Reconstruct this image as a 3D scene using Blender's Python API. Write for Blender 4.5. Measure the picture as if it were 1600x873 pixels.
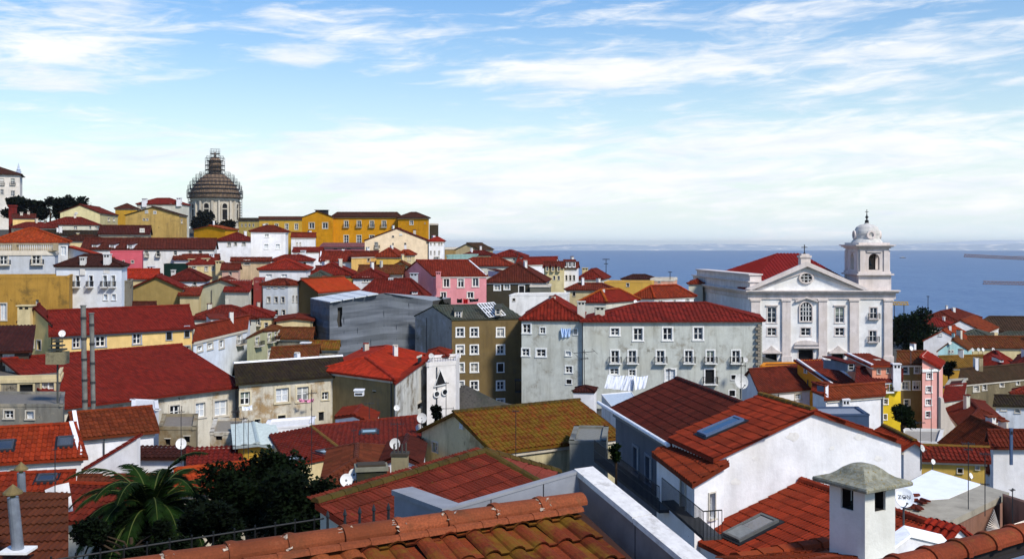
import bpy, math, random
import numpy as np
from mathutils import Vector, Matrix
random.seed(7)
R_ = math.radians
for o in list(bpy.data.objects): bpy.data.objects.remove(o)
S = bpy.context.scene
C = S.collection
# ---------------------------------------------------------------- camera, sky, sun, exposure
F, HZ, CZ = 1600.0, 381.0, 75.0          # focal length and horizon row of the photograph (pixels), eye height
cam = bpy.data.cameras.new('camera'); co = bpy.data.objects.new('camera', cam); C.objects.link(co)
co.location = (0, 0, CZ); co.rotation_euler = (R_(90), 0, 0)
cam.sensor_width = 36; cam.lens = 36; cam.shift_y = -55.5/1600
cam.clip_start = 0.1; cam.clip_end = 80000
S.camera = co
SUN_EL, SUN_AZ = 44.0, 138.0             # azimuth clockwise from the view direction
sd = Vector((math.sin(R_(SUN_AZ))*math.cos(R_(SUN_EL)), math.cos(R_(SUN_AZ))*math.cos(R_(SUN_EL)), math.sin(R_(SUN_EL))))
sl = bpy.data.lights.new('sun', 'SUN'); so = bpy.data.objects.new('sun', sl); C.objects.link(so)
sl.energy = 4.1; sl.angle = R_(8.0); sl.color = (1.0, 0.93, 0.82)
so.rotation_euler = sd.to_track_quat('Z', 'Y').to_euler(); so.location = (60, -40, 160)
wd = bpy.data.worlds.new('World'); S.world = wd; wd.use_nodes = True
S.view_settings.view_transform = 'Standard'; S.view_settings.look = 'None'
S.view_settings.exposure = 0.12; S.view_settings.gamma = 1.0; S.view_settings.use_curve_mapping = False
def build_world():
    nt = wd.node_tree; N = nt.nodes; L = nt.links; N.clear()
    def val(x, sock):
        if hasattr(x, 'is_output'): L.new(x, sock)
        else: sock.default_value = x
    def M(op, a, b=0.0, c=None, clamp=False):
        n = N.new('ShaderNodeMath'); n.operation = op; n.use_clamp = clamp
        val(a, n.inputs[0]); val(b, n.inputs[1])
        if c is not None: val(c, n.inputs[2])
        return n.outputs[0]
    out = N.new('ShaderNodeOutputWorld'); bg = N.new('ShaderNodeBackground'); L.new(bg.outputs[0], out.inputs[0])
    sky = N.new('ShaderNodeTexSky'); sky.sky_type = 'NISHITA'; sky.sun_disc = False
    sky.sun_elevation = R_(SUN_EL); sky.sun_rotation = R_(SUN_AZ); sky.altitude = 80
    sky.air_density = 1.25; sky.dust_density = 0.35; sky.ozone_density = 2.2
    tc = N.new('ShaderNodeTexCoord'); sp = N.new('ShaderNodeSeparateXYZ'); L.new(tc.outputs['Generated'], sp.inputs[0])
    x, y, z = sp.outputs
    u = M('MULTIPLY', M('ARCTAN2', x, y), 57.2958)                 # azimuth, degrees
    v = M('MULTIPLY', M('ARCSINE', z), 57.2958)                    # elevation, degrees
    cb = N.new('ShaderNodeCombineXYZ'); L.new(M('MULTIPLY', u, 0.055), cb.inputs[0])
    L.new(M('ADD', M('MULTIPLY', v, 0.30), M('MULTIPLY', u, -0.012)), cb.inputs[1]); cb.inputs[2].default_value = 3.7
    def noise(scale, det, rough, dist=0.0, off=0.0):
        n = N.new('ShaderNodeTexNoise'); n.inputs['Scale'].default_value = scale; n.inputs['Detail'].default_value = det
        n.inputs['Roughness'].default_value = rough; n.inputs['Distortion'].default_value = dist
        ad = N.new('ShaderNodeVectorMath'); ad.operation = 'ADD'; L.new(cb.outputs[0], ad.inputs[0]); ad.inputs[1].default_value = (off, off*1.7, off)
        L.new(ad.outputs[0], n.inputs['Vector']); return n.outputs['Fac']
    n1 = noise(1.5, 7, 0.58, 0.6); n2 = noise(4.4, 7, 0.6, 0.8, 5.0)
    n4 = noise(13.0, 5, 0.6, 1.2, 11.0)
    fb = M('ADD', M('MULTIPLY', n1, 0.55), M('ADD', M('MULTIPLY', n2, 0.38), M('MULTIPLY', n4, 0.06)))
    fb = M('ADD', M('MULTIPLY', M('SUBTRACT', fb, 0.5), 1.7), 0.5)
    def blob(u0, v0, a, b, amp):
        du = M('DIVIDE', M('SUBTRACT', u, u0), a); dv = M('DIVIDE', M('SUBTRACT', v, v0), b)
        return M('MULTIPLY', M('POWER', 2.71828, M('MULTIPLY', M('ADD', M('MULTIPLY', du, du), M('MULTIPLY', dv, dv)), -1.0)), amp)
    bias = 0.0
    for b in ((17, 4.9, 24, 2.0, .33), (-12, 4.3, 16, 1.6, .20), (19, 9.4, 12, 1.5, .26), (3.5, 9.7, 7, .75, .26), (-23.5, 11.6, 6, 2.6, .22),
              (-26, 8.2, 5, 1.1, .22), (-11.5, 10.2, 2.6, .75, .24), (-7, 11.3, 5, .55, .2), (8, 12.3, 11, .75, .22), (25, 12.8, 6, .8, .2),
              (10, 2.3, 20, 1.2, .10), (-13, 12.2, 1.4, .5, .16), (-4, 6.9, 12, .7, -.16), (-10, 8.2, 8, 1.0, -.16), (10, 7.7, 6, .45, -.12),
              (-2, 13.6, 7, .8, -.10)):
        bias = M('ADD', blob(*b), bias)
    dens = M('ADD', fb, bias)
    mr = N.new('ShaderNodeMapRange'); mr.interpolation_type = 'SMOOTHSTEP'; L.new(dens, mr.inputs[0])
    mr.inputs[1].default_value = 0.48; mr.inputs[2].default_value = 0.82; mr.inputs[3].default_value = 0; mr.inputs[4].default_value = 0.93
    cloud = M('MULTIPLY', mr.outputs[0], 1.0, clamp=True)
    # pale air towards the horizon, all round
    hz = M('MULTIPLY', M('POWER', 2.71828, M('MULTIPLY', M('MAXIMUM', v, 0.0), -0.115)), 1.03, None, True)
    sat = N.new('ShaderNodeHueSaturation'); sat.inputs['Hue'].default_value = .514; sat.inputs['Saturation'].default_value = 1.65; sat.inputs['Value'].default_value = 1.5
    L.new(sky.outputs[0], sat.inputs['Color'])
    def mix(f, a, b):
        m = N.new('ShaderNodeMix'); m.data_type = 'RGBA'; val(f, m.inputs[0])
        for s, k in ((a, 6), (b, 7)):
            if hasattr(s, 'is_output'): L.new(s, m.inputs[k])
            else: m.inputs[k].default_value = (*s, 1)
        return m.outputs[2]
    c1 = mix(hz, sat.outputs[0], (8.2, 9.5, 10.3))
    n3 = M('MULTIPLY_ADD', M('SUBTRACT', noise(3.2, 6, 0.6, 0.5, 9.0), 0.5), 3.2, 0.62, True)
    cc = mix(n3, (8.5, 9.2, 10.2), (10.9, 10.9, 10.9))
    c2 = mix(cloud, c1, cc)
    L.new(c2, bg.inputs[0]); bg.inputs[1].default_value = 0.092
build_world()

# ---------------------------------------------------------------- materials
def lin(c):
    return tuple(((x/255.0)/12.92 if x/255.0 <= .04045 else ((x/255.0+.055)/1.055)**2.4) for x in c)
MATS = {}
def newmat(name):
    m = bpy.data.materials.new(name); m.use_nodes = True; nt = m.node_tree
    b = nt.nodes['Principled BSDF']; return m, nt, b
def nd(nt, t, **kw):
    n = nt.nodes.new(t)
    for k, v in kw.items():
        if k in n.inputs: n.inputs[k].default_value = v
        else: setattr(n, k, v)
    return n
def ramp(nt, fac, a, b):
    r = nd(nt, 'ShaderNodeMapRange'); nt.links.new(fac, r.inputs[0]); r.inputs[1].default_value = a; r.inputs[2].default_value = b
    r.interpolation_type = 'SMOOTHSTEP'; return r.outputs[0]
def mixc(nt, f, a, b, mode='MIX'):
    m = nt.nodes.new('ShaderNodeMix'); m.data_type = 'RGBA'; m.blend_type = mode
    for s, k in ((f, 0), (a, 6), (b, 7)):
        if hasattr(s, 'is_output'): nt.links.new(s, m.inputs[k])
        elif k == 0: m.inputs[0].default_value = s
        else: m.inputs[k].default_value = (*s, 1) if len(s) == 3 else s
    return m.outputs[2]
def pos_noise(nt, scale, det=4, rough=.6, stretch=(1, 1, 1)):
    g = nd(nt, 'ShaderNodeNewGeometry'); mp = nd(nt, 'ShaderNodeMapping'); mp.inputs['Scale'].default_value = stretch
    nt.links.new(g.outputs['Position'], mp.inputs[0])
    n = nd(nt, 'ShaderNodeTexNoise', Scale=scale, Detail=det, Roughness=rough); nt.links.new(mp.outputs[0], n.inputs['Vector'])
    return n.outputs['Fac']
def bump(nt, b, h, strength=.3, dist=.02):
    bp = nd(nt, 'ShaderNodeBump', Strength=strength, Distance=dist); nt.links.new(h, bp.inputs['Height']); nt.links.new(bp.outputs[0], b.inputs['Normal'])
def plaster(c, dirt=.25, dc=(70, 62, 50), patch=0.0, pc=(150, 140, 122)):
    key = ('pl', c, dirt, dc, patch, pc)
    if key in MATS: return MATS[key]
    m, nt, b = newmat('plaster'); base = lin(c)
    n = pos_noise(nt, .9, 6, .65); fine = pos_noise(nt, 9, 4, .6)
    st = pos_noise(nt, .8, 5, .7, (1.6, 1.6, .22))                      # rain streaks
    lo = pos_noise(nt, .28, 5, .6)
    col = mixc(nt, ramp(nt, n, .35, .7), base, tuple(x*.80 for x in base)); col = mixc(nt, ramp(nt, lo, .42, .66), col, tuple(x*y for x, y in zip(base, (.86, .84, .80))))
    if patch:
        p = pos_noise(nt, .45, 7, .7); col = mixc(nt, ramp(nt, p, .58-.2*patch, .72-.14*patch), col, lin(pc))
        p2 = pos_noise(nt, .7, 7, .72, (1, 1, .8)); col = mixc(nt, ramp(nt, p2, .66-.16*patch, .74-.12*patch), col, lin(dc))
    f = nd(nt, 'ShaderNodeMath', operation='MULTIPLY'); nt.links.new(ramp(nt, st, .44, .75), f.inputs[0]); f.inputs[1].default_value = dirt
    col = mixc(nt, f.outputs[0], col, lin(dc))
    f2 = nd(nt, 'ShaderNodeMath', operation='MULTIPLY'); nt.links.new(ramp(nt, fine, .5, .72), f2.inputs[0]); f2.inputs[1].default_value = .12+dirt*.4
    col = mixc(nt, f2.outputs[0], col, tuple(x*.72 for x in base))
    nt.links.new(col, b.inputs['Base Color']); b.inputs['Roughness'].default_value = .92; b.inputs['Specular IOR Level'].default_value = .15
    bump(nt, b, fine, .35, .03)
    MATS[key] = m; return m
def tilemat(c, moss=0.0, mc=(104, 88, 18), var=.35, bleach=.2, wear=.3, uvrow=True):
    key = ('ti', c, moss, mc, var, bleach, wear)
    if key in MATS: return MATS[key]
    m, nt, b = newmat('clay_tile'); L3 = lin(c); sg = max(0, (L3[0]-L3[1])/L3[0])**3; base = (L3[0]*(.46+.13*sg), L3[1]*.46*(1+.55*sg), L3[2]*.46*(1-.2*sg))
    uv = nd(nt, 'ShaderNodeUVMap'); fl = nd(nt, 'ShaderNodeVectorMath', operation='FLOOR'); nt.links.new(uv.outputs[0], fl.inputs[0])
    oi = nd(nt, 'ShaderNodeObjectInfo'); ad = nd(nt, 'ShaderNodeVectorMath', operation='ADD')
    cmb = nd(nt, 'ShaderNodeCombineXYZ'); ml = nd(nt, 'ShaderNodeMath', operation='MULTIPLY'); nt.links.new(oi.outputs['Random'], ml.inputs[0]); ml.inputs[1].default_value = 517.3
    nt.links.new(ml.outputs[0], cmb.inputs[2]); nt.links.new(fl.outputs[0], ad.inputs[0]); nt.links.new(cmb.outputs[0], ad.inputs[1])
    wn = nd(nt, 'ShaderNodeTexWhiteNoise'); nt.links.new(ad.outputs[0], wn.inputs[0])
    col = mixc(nt, wn.outputs['Value'], tuple(x*(1-var) for x in base), tuple(min(1, x*(1+var)+.004) for x in base))
    big = pos_noise(nt, .55, 6, .66); fine = pos_noise(nt, 7, 5, .65)
    f = nd(nt, 'ShaderNodeMath', operation='MULTIPLY'); nt.links.new(ramp(nt, big, .45, .72), f.inputs[0]); f.inputs[1].default_value = wear*1.6
    col = mixc(nt, f.outputs[0], col, tuple(x*.42 for x in base))
    old = pos_noise(nt, .23, 6, .7); f = nd(nt, 'ShaderNodeMath', operation='MULTIPLY'); nt.links.new(ramp(nt, old, .46, .62), f.inputs[0]); f.inputs[1].default_value = .42
    col = mixc(nt, f.outputs[0], col, (base[0]*.80, base[1]*1.3+.002*sg, base[2]*1.25+.001*sg))
    soot = pos_noise(nt, 2.3, 7, .75, (1, 1, .5)); f = nd(nt, 'ShaderNodeMath', operation='MULTIPLY'); nt.links.new(ramp(nt, soot, .52, .72), f.inputs[0]); f.inputs[1].default_value = wear*1.5
    col = mixc(nt, f.outputs[0], col, (base[0]*.3+.006, base[1]*.5+.006, base[2]*.5+.005))
    f = nd(nt, 'ShaderNodeMath', operation='MULTIPLY'); nt.links.new(ramp(nt, fine, .55, .8), f.inputs[0]); f.inputs[1].default_value = bleach
    col = mixc(nt, f.outputs[0], col, lin((150, 84, 58)))
    grit = pos_noise(nt, 55, 4, .7); col = mixc(nt, ramp(nt, grit, .35, .7), mixc(nt, .55, col, (base[0]*.35, base[1]*.4, base[2]*.4)), col)
    if moss:
        mo = pos_noise(nt, 1.6, 7, .72)
        mo2 = mixc(nt, .4, mo, fine)
        f = nd(nt, 'ShaderNodeMath', operation='MULTIPLY', use_clamp=True); nt.links.new(ramp(nt, mo2, .60-.3*moss, .72-.16*moss), f.inputs[0]); f.inputs[1].default_value = .9
        col = mixc(nt, f.outputs[0], col, tuple(x*.6 for x in lin(mc)))
    nt.links.new(col, b.inputs['Base Color']); b.inputs['Roughness'].default_value = .88; b.inputs['Specular IOR Level'].default_value = .2
    fr = nd(nt, 'ShaderNodeVectorMath', operation='FRACTION'); nt.links.new(uv.outputs[0], fr.inputs[0]); sx = nd(nt, 'ShaderNodeSeparateXYZ'); nt.links.new(fr.outputs[0], sx.inputs[0])
    h = nd(nt, 'ShaderNodeMath', operation='MULTIPLY_ADD'); nt.links.new(fine, h.inputs[0]); h.inputs[1].default_value = .6; nt.links.new(sx.outputs[1], h.inputs[2])
    bump(nt, b, h.outputs[0], .45, .03)
    MATS[key] = m; return m
def flat(c, rough=.8, metal=0.0, spec=.3, var=.12, scale=6.0, name='paint', stain=0.0, sc=(60, 55, 48)):
    key = ('fl', c, rough, metal, spec, var, scale, stain, sc)
    if key in MATS: return MATS[key]
    m, nt, b = newmat(name); base = lin(c); n = pos_noise(nt, scale, 5, .62)
    col = mixc(nt, ramp(nt, n, .3, .7), tuple(min(1, x*(1+var)) for x in base), tuple(x*(1-var) for x in base))
    if stain:
        n2 = pos_noise(nt, scale*.4, 7, .7); f = nd(nt, 'ShaderNodeMath', operation='MULTIPLY'); nt.links.new(ramp(nt, n2, .5, .68), f.inputs[0]); f.inputs[1].default_value = stain
        col = mixc(nt, f.outputs[0], col, lin(sc))
    nt.links.new(col, b.inputs['Base Color']); b.inputs['Roughness'].default_value = rough; b.inputs['Metallic'].default_value = metal
    b.inputs['Specular IOR Level'].default_value = spec
    MATS[key] = m; return m
def glassmat():
    if 'glass' in MATS: return MATS['glass']
    m, nt, b = newmat('window_glass'); n = pos_noise(nt, .8, 3, .5)
    col = mixc(nt, ramp(nt, n, .4, .65), (.004, .006, .010), (.035, .05, .07)); nt.links.new(col, b.inputs['Base Color'])
    b.inputs['Roughness'].default_value = .12; b.inputs['Specular IOR Level'].default_value = .45
    MATS['glass'] = m; return m
def leafmat(c, var=.5, name='foliage'):
    key = ('lf', c, var)
    if key in MATS: return MATS[key]
    m, nt, b = newmat(name); base = lin(c); n = pos_noise(nt, 1.6, 4, .6)
    col = mixc(nt, ramp(nt, n, .35, .7), tuple(x*(1-var) for x in base), tuple(x*(1+var) for x in base))
    nt.links.new(col, b.inputs['Base Color']); b.inputs['Roughness'].default_value = .85; b.inputs['Specular IOR Level'].default_value = .06
    MATS[key] = m; return m
MOSS = (104, 88, 18)
TBASE = dict(red=(158, 32, 17), maroon=(130, 27, 16), bright=(182, 42, 18), orange=(190, 58, 20), dark=(92, 28, 18), redmoss=(150, 40, 24))
def tvar(name, seed):
    if name not in TBASE: return T[name]
    k = random.Random(seed+name).choice(((1, 1, 1), (1.06, 1.22, 1.1), (.84, 1.05, 1.2), (.95, 1.3, 1.0), (.9, .95, 1.0), (1.1, 1.12, .9), (1.12, 1.6, 1.2), (.86, 1.4, 1.4), (1.0, 1.5, 1.2)))
    return tilemat(tuple(min(255, int(a*b)) for a, b in zip(TBASE[name], k)), moss=.14 if name == 'redmoss' else .04, mc=(92, 72, 34))
T = dict(red=tilemat((158, 32, 17)), maroon=tilemat((126, 24, 15), wear=.3), dark=tilemat((88, 24, 16), wear=.35), orange=tilemat((190, 58, 20), var=.3),
         bright=tilemat((186, 40, 18), var=.25), mossy=tilemat((156, 66, 24), moss=.74, mc=(132, 108, 22), var=.4), rust=tilemat((134, 62, 26), moss=.35),
         black=tilemat((58, 40, 28), moss=.45, mc=(70, 62, 20), bleach=.3), clay=tilemat((186, 92, 52), moss=.08, var=.2, bleach=.35, wear=.3),
         brown=tilemat((92, 62, 40), wear=.35), grey=tilemat((104, 104, 92), moss=.3, mc=(84, 82, 40)), redmoss=tilemat((150, 40, 26), moss=.18),
         fore=tilemat((150, 58, 30), moss=.44, mc=(134, 100, 22), var=.45, bleach=.3, wear=.55), ridge=tilemat((170, 60, 34), var=.25, bleach=.3),
         mossridge=tilemat((112, 82, 30), moss=.45, mc=(84, 78, 24), wear=.6), tan=tilemat((172, 122, 44), var=.2))
WHITE = plaster((232, 232, 234), .24, (146, 142, 134)); WHITE2 = plaster((222, 222, 220), .30, (110, 105, 92))
FRAME = flat((226, 226, 222), .6); STONE = plaster((205, 198, 184), .25); DARKIRON = flat((22, 24, 26), .6, .2); GLASS = glassmat()
# ---------------------------------------------------------------- mesh helpers
def at(px, py, d): return Vector(((px-800)/F*d, d, CZ-(py-HZ)/F*d))
def zrow(py, d): return CZ-(py-HZ)/F*d
def px2m(n, d): return n*d/F
class MB:
    def __init__(s): s.v = []; s.f = []; s.m = []; s.u = []
    def poly(s, pts, mat=0, uv=None):
        i = len(s.v); s.v += [tuple(p) for p in pts]; s.f.append(tuple(range(i, i+len(pts)))); s.m.append(mat)
        s.u += (uv if uv else [(0, 0)]*len(pts))
    def box(s, o, ax, ay, az, mat=0):                # corner and three edge vectors
        o, ax, ay, az = map(Vector, (o, ax, ay, az)); p = lambda i, j, k: o+ax*i+ay*j+az*k
        for q in (((0,0,0),(0,1,0),(1,1,0),(1,0,0)), ((0,0,1),(1,0,1),(1,1,1),(0,1,1)), ((0,0,0),(1,0,0),(1,0,1),(0,0,1)),
                  ((1,0,0),(1,1,0),(1,1,1),(1,0,1)), ((1,1,0),(0,1,0),(0,1,1),(1,1,1)), ((0,1,0),(0,0,0),(0,0,1),(0,1,1))):
            s.poly([p(*c) for c in q], mat)
    def cbox(s, c, w, d, h, mat=0, rz=0.0):          # centre of the base, width, depth, height
        c = Vector(c); ca, sa = math.cos(rz), math.sin(rz); ax = Vector((ca, sa, 0)); ay = Vector((-sa, ca, 0))
        s.box(c-ax*w/2-ay*d/2, ax*w, ay*d, Vector((0, 0, h)), mat)
    def tube(s, pts, r, n=6, mat=0, cap=True):
        pts = [Vector(p) for p in pts]; rr = r if isinstance(r, (list, tuple)) else [r]*len(pts); rings = []
        for i, p in enumerate(pts):
            d = (pts[min(i+1, len(pts)-1)]-pts[max(i-1, 0)]).normalized(); a = d.orthogonal().normalized() if abs(d.z) > .95 else d.cross(Vector((0, 0, 1))).normalized()
            b = d.cross(a); rings.append([p+(a*math.cos(2*math.pi*k/n)+b*math.sin(2*math.pi*k/n))*rr[i] for k in range(n)])
        for i in range(len(rings)-1):
            for k in range(n): s.poly([rings[i][k], rings[i][(k+1) % n], rings[i+1][(k+1) % n], rings[i+1][k]], mat)
        if cap: s.poly(rings[0][::-1], mat); s.poly(rings[-1], mat)
    def lathe(s, c, prof, n=24, mat=0, a0=0.0, a1=2*math.pi):
        c = Vector(c)
        for i in range(len(prof)-1):
            (r0, z0), (r1, z1) = prof[i], prof[i+1]
            for k in range(n):
                t0 = a0+(a1-a0)*k/n; t1 = a0+(a1-a0)*(k+1)/n; P = lambda r, t, z: c+Vector((r*math.cos(t), r*math.sin(t), z))
                if r1 < 1e-4: s.poly([P(r0, t0, z0), P(r0, t1, z0), P(0, 0, z1)], mat)
                elif r0 < 1e-4: s.poly([P(0, 0, z0), P(r1, t1, z1), P(r1, t0, z1)], mat)
                else: s.poly([P(r0, t0, z0), P(r0, t1, z0), P(r1, t1, z1), P(r1, t0, z1)], mat)
    def prism(s, pts, vec, mat=0):                   # planar outline swept along vec
        pts = [Vector(p) for p in pts]; vec = Vector(vec); s.poly(pts, mat); s.poly([p+vec for p in reversed(pts)], mat)
        for i in range(len(pts)):
            a, b = pts[i], pts[(i+1) % len(pts)]; s.poly([a, a+vec, b+vec, b], mat)
    def mesh(s, name, mats, org=(0, 0, 0), smooth=False):
        me = bpy.data.meshes.new(name); o = Vector(org)
        me.from_pydata([(v[0]-o.x, v[1]-o.y, v[2]-o.z) for v in s.v], [], s.f)
        for m in (mats if isinstance(mats, (list, tuple)) else [mats]): me.materials.append(m)
        me.polygons.foreach_set('material_index', s.m)
        uvl = me.uv_layers.new(name='UVMap'); uvl.data.foreach_set('uv', [c for t in s.u for c in t])
        if smooth: me.polygons.foreach_set('use_smooth', [True]*len(me.polygons))
        me.update(); return me
    def build(s, name, mats, parent=None, smooth=False, kind=None):
        o = bpy.data.objects.new(name, s.mesh(name, mats, worg(parent), smooth)); C.objects.link(o); o.parent = parent
        if kind: o['kind'] = kind
        return o
def worg(o):
    v = Vector((0, 0, 0))
    while o is not None: v += o.location; o = o.parent
    return v
def root(name, label, cat, loc, group=None):
    o = bpy.data.objects.new(name, None); C.objects.link(o); o.location = loc; o.empty_display_size = .2
    o['label'] = label; o['category'] = cat
    if group: o['group'] = group
    return o
def tag(o, label, cat, group=None):
    o['label'] = label; o['category'] = cat
    if group: o['group'] = group
    return o
def struct(o): o['kind'] = 'structure'; return o
def recenter(o):                                     # put a one-mesh thing's origin at its base
    me = o.data; n = len(me.vertices); a = np.empty(n*3); me.vertices.foreach_get('co', a); a = a.reshape(-1, 3)
    c = Vector(((a[:, 0].min()+a[:, 0].max())/2, (a[:, 1].min()+a[:, 1].max())/2, a[:, 2].min()))
    a -= np.array(c); me.vertices.foreach_set('co', a.ravel()); me.update(); o.location = c; return o
def thing(mb, name, mats, label, cat, group=None, smooth=False): return recenter(tag(mb.build(name, mats, None, smooth), label, cat, group))

# ---------------------------------------------------------------- roofs
def plane_axes(poly):
    e0, e1 = poly[0], poly[1]; s = (e1-e0).normalized(); c = sum(poly, Vector())/len(poly)
    t = (c-e0); t = (t-s*t.dot(s)).normalized(); n = s.cross(t)
    if n.z < 0: n = -n
    return e0, s, t, n
def trange(P2, s0):
    ts = []
    for i in range(len(P2)):
        (a, b), (c, d) = P2[i], P2[(i+1) % len(P2)]
        if (a-s0)*(c-s0) <= 0 and abs(a-c) > 1e-7: ts.append(b+(d-b)*(s0-a)/(c-a))
    return (min(ts), max(ts)) if len(ts) >= 2 else None
PROF = ((0, 0), (.14, .75), (.33, 1.0), (.52, .75), (.66, 0))
def tiles_on(mb, poly, pitch=.26, row=.4, rib=.06, rows=False, step=.03, mat=0):
    o, s, t, n = plane_axes(poly); P2 = [((p-o).dot(s), (p-o).dot(t)) for p in poly]
    smin = min(p[0] for p in P2); smax = max(p[0] for p in P2)
    S_ = []; k = 0
    while smin+k*pitch < smax:
        for q, h in PROF:
            x = smin+(k+q)*pitch
            if x < smax: S_.append((x, h))
        k += 1
    S_.append((smax, 0)); S_ = [(min(max(x, smin+1e-4), smax-1e-4), h) for x, h in S_]
    R = [trange(P2, x) for x, h in S_]
    def P(x, tt, hh): return o+s*x+t*tt+n*hh
    for i in range(len(S_)-1):
        (x0, h0), (x1, h1) = S_[i], S_[i+1]; r0, r1 = R[i], R[i+1]
        if r0 is None or r1 is None: continue
        lo = min(r0[0], r1[0]); hi = max(r0[1], r1[1])
        cuts = [lo, hi]
        if rows: cuts = [lo]+[q*row for q in range(math.ceil(lo/row+1e-4), math.floor(hi/row-1e-4)+1)]+[hi]
        cl = lambda v, r: min(max(v, r[0]), r[1])
        for a, b in zip(cuts[:-1], cuts[1:]):
            a0, a1, b0, b1 = cl(a, r0), cl(a, r1), cl(b, r0), cl(b, r1)
            if b0-a0 < 1e-5 and b1-a1 < 1e-5: continue
            sb = step if rows else 0.0
            uu = (x0-smin)/pitch+.02; va, vb = (a-lo)/row+.5*rows*0+1e-3, (b-lo)/row-1e-3
            vv = [(uu, va), (uu, va), (uu, vb), (uu, vb)]
            if rows: kk = math.floor(a/row+1e-3); vv = [(uu, kk+.05), (uu, kk+.05), (uu, kk+.95), (uu, kk+.95)]
            mb.poly([P(x0, a0, h0*rib+sb+.012), P(x1, a1, h1*rib+sb+.012), P(x1, b1, h1*rib+.012), P(x0, b0, h0*rib+.012)], mat, vv)
            if rows: mb.poly([P(x0, a0, h0*rib-.01), P(x1, a1, h1*rib-.01), P(x1, a1, h1*rib+sb+.012), P(x0, a0, h0*rib+sb+.012)], mat, vv)
def slab(mb, poly, th=.12, mat=0):
    n = plane_axes(poly)[3]; top = list(poly)
    nn = (top[1]-top[0]).cross(top[2]-top[1])
    if nn.z < 0: top = top[::-1]
    bot = [p-Vector((0, 0, th)) for p in top]
    mb.poly(top, mat, [(p.x*2, p.y*2) for p in top]); mb.poly(bot[::-1], mat)
    for i in range(len(top)): j = (i+1) % len(top); mb.poly([top[i], bot[i], bot[j], top[j]], mat)
def ridge_on(mb, a, b, r=.13, seg=.42, mat=0):
    a, b = Vector(a), Vector(b); L = (b-a).length
    if L < .05: return
    d = (b-a)/L; n = max(1, min(60, round(L/seg)))
    for k in range(n):
        p, q = a+d*(L*k/n), a+d*(L*(k+1.08)/n); sd_ = d.cross(Vector((0, 0, 1))).normalized(); up = sd_.cross(d).normalized()
        if up.z < 0: up = -up
        A = [p+(sd_*math.cos(w)+up*math.sin(w)*.85)*r*1.08+up*.02 for w in (0, .8, 1.57, 2.34, 3.14)]
        B = [q+(sd_*math.cos(w)+up*math.sin(w)*.85)*r*.92+up*.02 for w in (0, .8, 1.57, 2.34, 3.14)]
        for i in range(4): mb.poly([A[i], A[i+1], B[i+1], B[i]], mat, [(k+.5, .5)]*4)
        mb.poly(A, mat, [(k+.5, .5)]*5); mb.poly(B[::-1], mat, [(k+.5, .5)]*5)
TILE_MESH = {}
FLAT2 = ((0, 0), (.05, .8), (.12, .8), (.17, .05), (.48, .05), (.53, .8), (.6, .8), (.65, .05), (1.0, 0))
def tile_pieces(parent, poly, m, pitch=.26, row=.4, rib=.06, name='roof_tile', limit=300, jit=.01, step=.035, flat2=False):
    """single clay tiles laid on a roof plane: those nearest the camera one by one, any beyond the limit joined"""
    o, s, t, n = plane_axes(poly); P2 = [((p-o).dot(s), (p-o).dot(t)) for p in poly]
    smin = min(p[0] for p in P2); smax = max(p[0] for p in P2); org = worg(parent); rnd = random.Random(int(abs(o.x*100+o.y*37)))
    key = (pitch, row, rib, id(m), flat2)
    prof = FLAT2 if flat2 else ((0, .0), (.06, .45), (.18, .85), (.33, 1.0), (.48, .85), (.60, .45), (.66, .02), (1.0, 0))
    if key not in TILE_MESH:
        b = MB(); q = [(x*pitch, h*rib) for x, h in prof]; th = .016
        for i in range(len(q)-1):
            (x0, h0), (x1, h1) = q[i], q[i+1]; uv = [(.5, .05), (.5, .05), (.5, .95), (.5, .95)]
            b.poly([(x0, 0, h0+step), (x1, 0, h1+step), (x1, row*1.06, h1), (x0, row*1.06, h0)], 0, uv)
            b.poly([(x0, 0, h0+step-th), (x1, 0, h1+step-th), (x1, 0, h1+step), (x0, 0, h0+step)], 0, uv)
        TILE_MESH[key] = b.mesh(name, m)
    spots = []
    x = smin
    while x+pitch*.6 < smax:
        ra = [trange(P2, min(max(x+pitch*w, smin+1e-3), smax-1e-3)) for w in (.1, .6)]
        if all(ra):
            lo = min(r[0] for r in ra); hi = max(r[1] for r in ra); k = math.floor(lo/row+1e-3)
            while k*row < hi-row*.35:
                if (k+.75)*row > lo: spots.append((o+s*x+t*max(k*row, lo-.03)+n*.012, k))
                k += 1
        x += pitch
    spots.sort(key=lambda p: (p[0]-Vector((0, 0, CZ))).length)
    rest = MB(); M3 = Matrix((s, t, n)).transposed()
    for i, (p, k) in enumerate(spots):
        J = Matrix.Rotation(rnd.gauss(0, jit*1.2), 3, n) @ Matrix.Rotation(rnd.gauss(0, jit), 3, s) @ M3; p = p+n*abs(rnd.gauss(0, .004))
        if i < limit:
            ob = bpy.data.objects.new(name, TILE_MESH[key]); C.objects.link(ob); ob.parent = parent
            ob.matrix_local = Matrix.Translation(p-org) @ J.to_4x4()
        else:
            me = TILE_MESH[key]; vs = [p+J @ v.co for v in me.vertices]
            for f in me.polygons: rest.poly([vs[j] for j in f.vertices], 0, [(i+.5, .5)]*len(f.vertices))
    if rest.f: rest.build('distant_'+name+'s', m, parent, kind='stuff')

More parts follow.
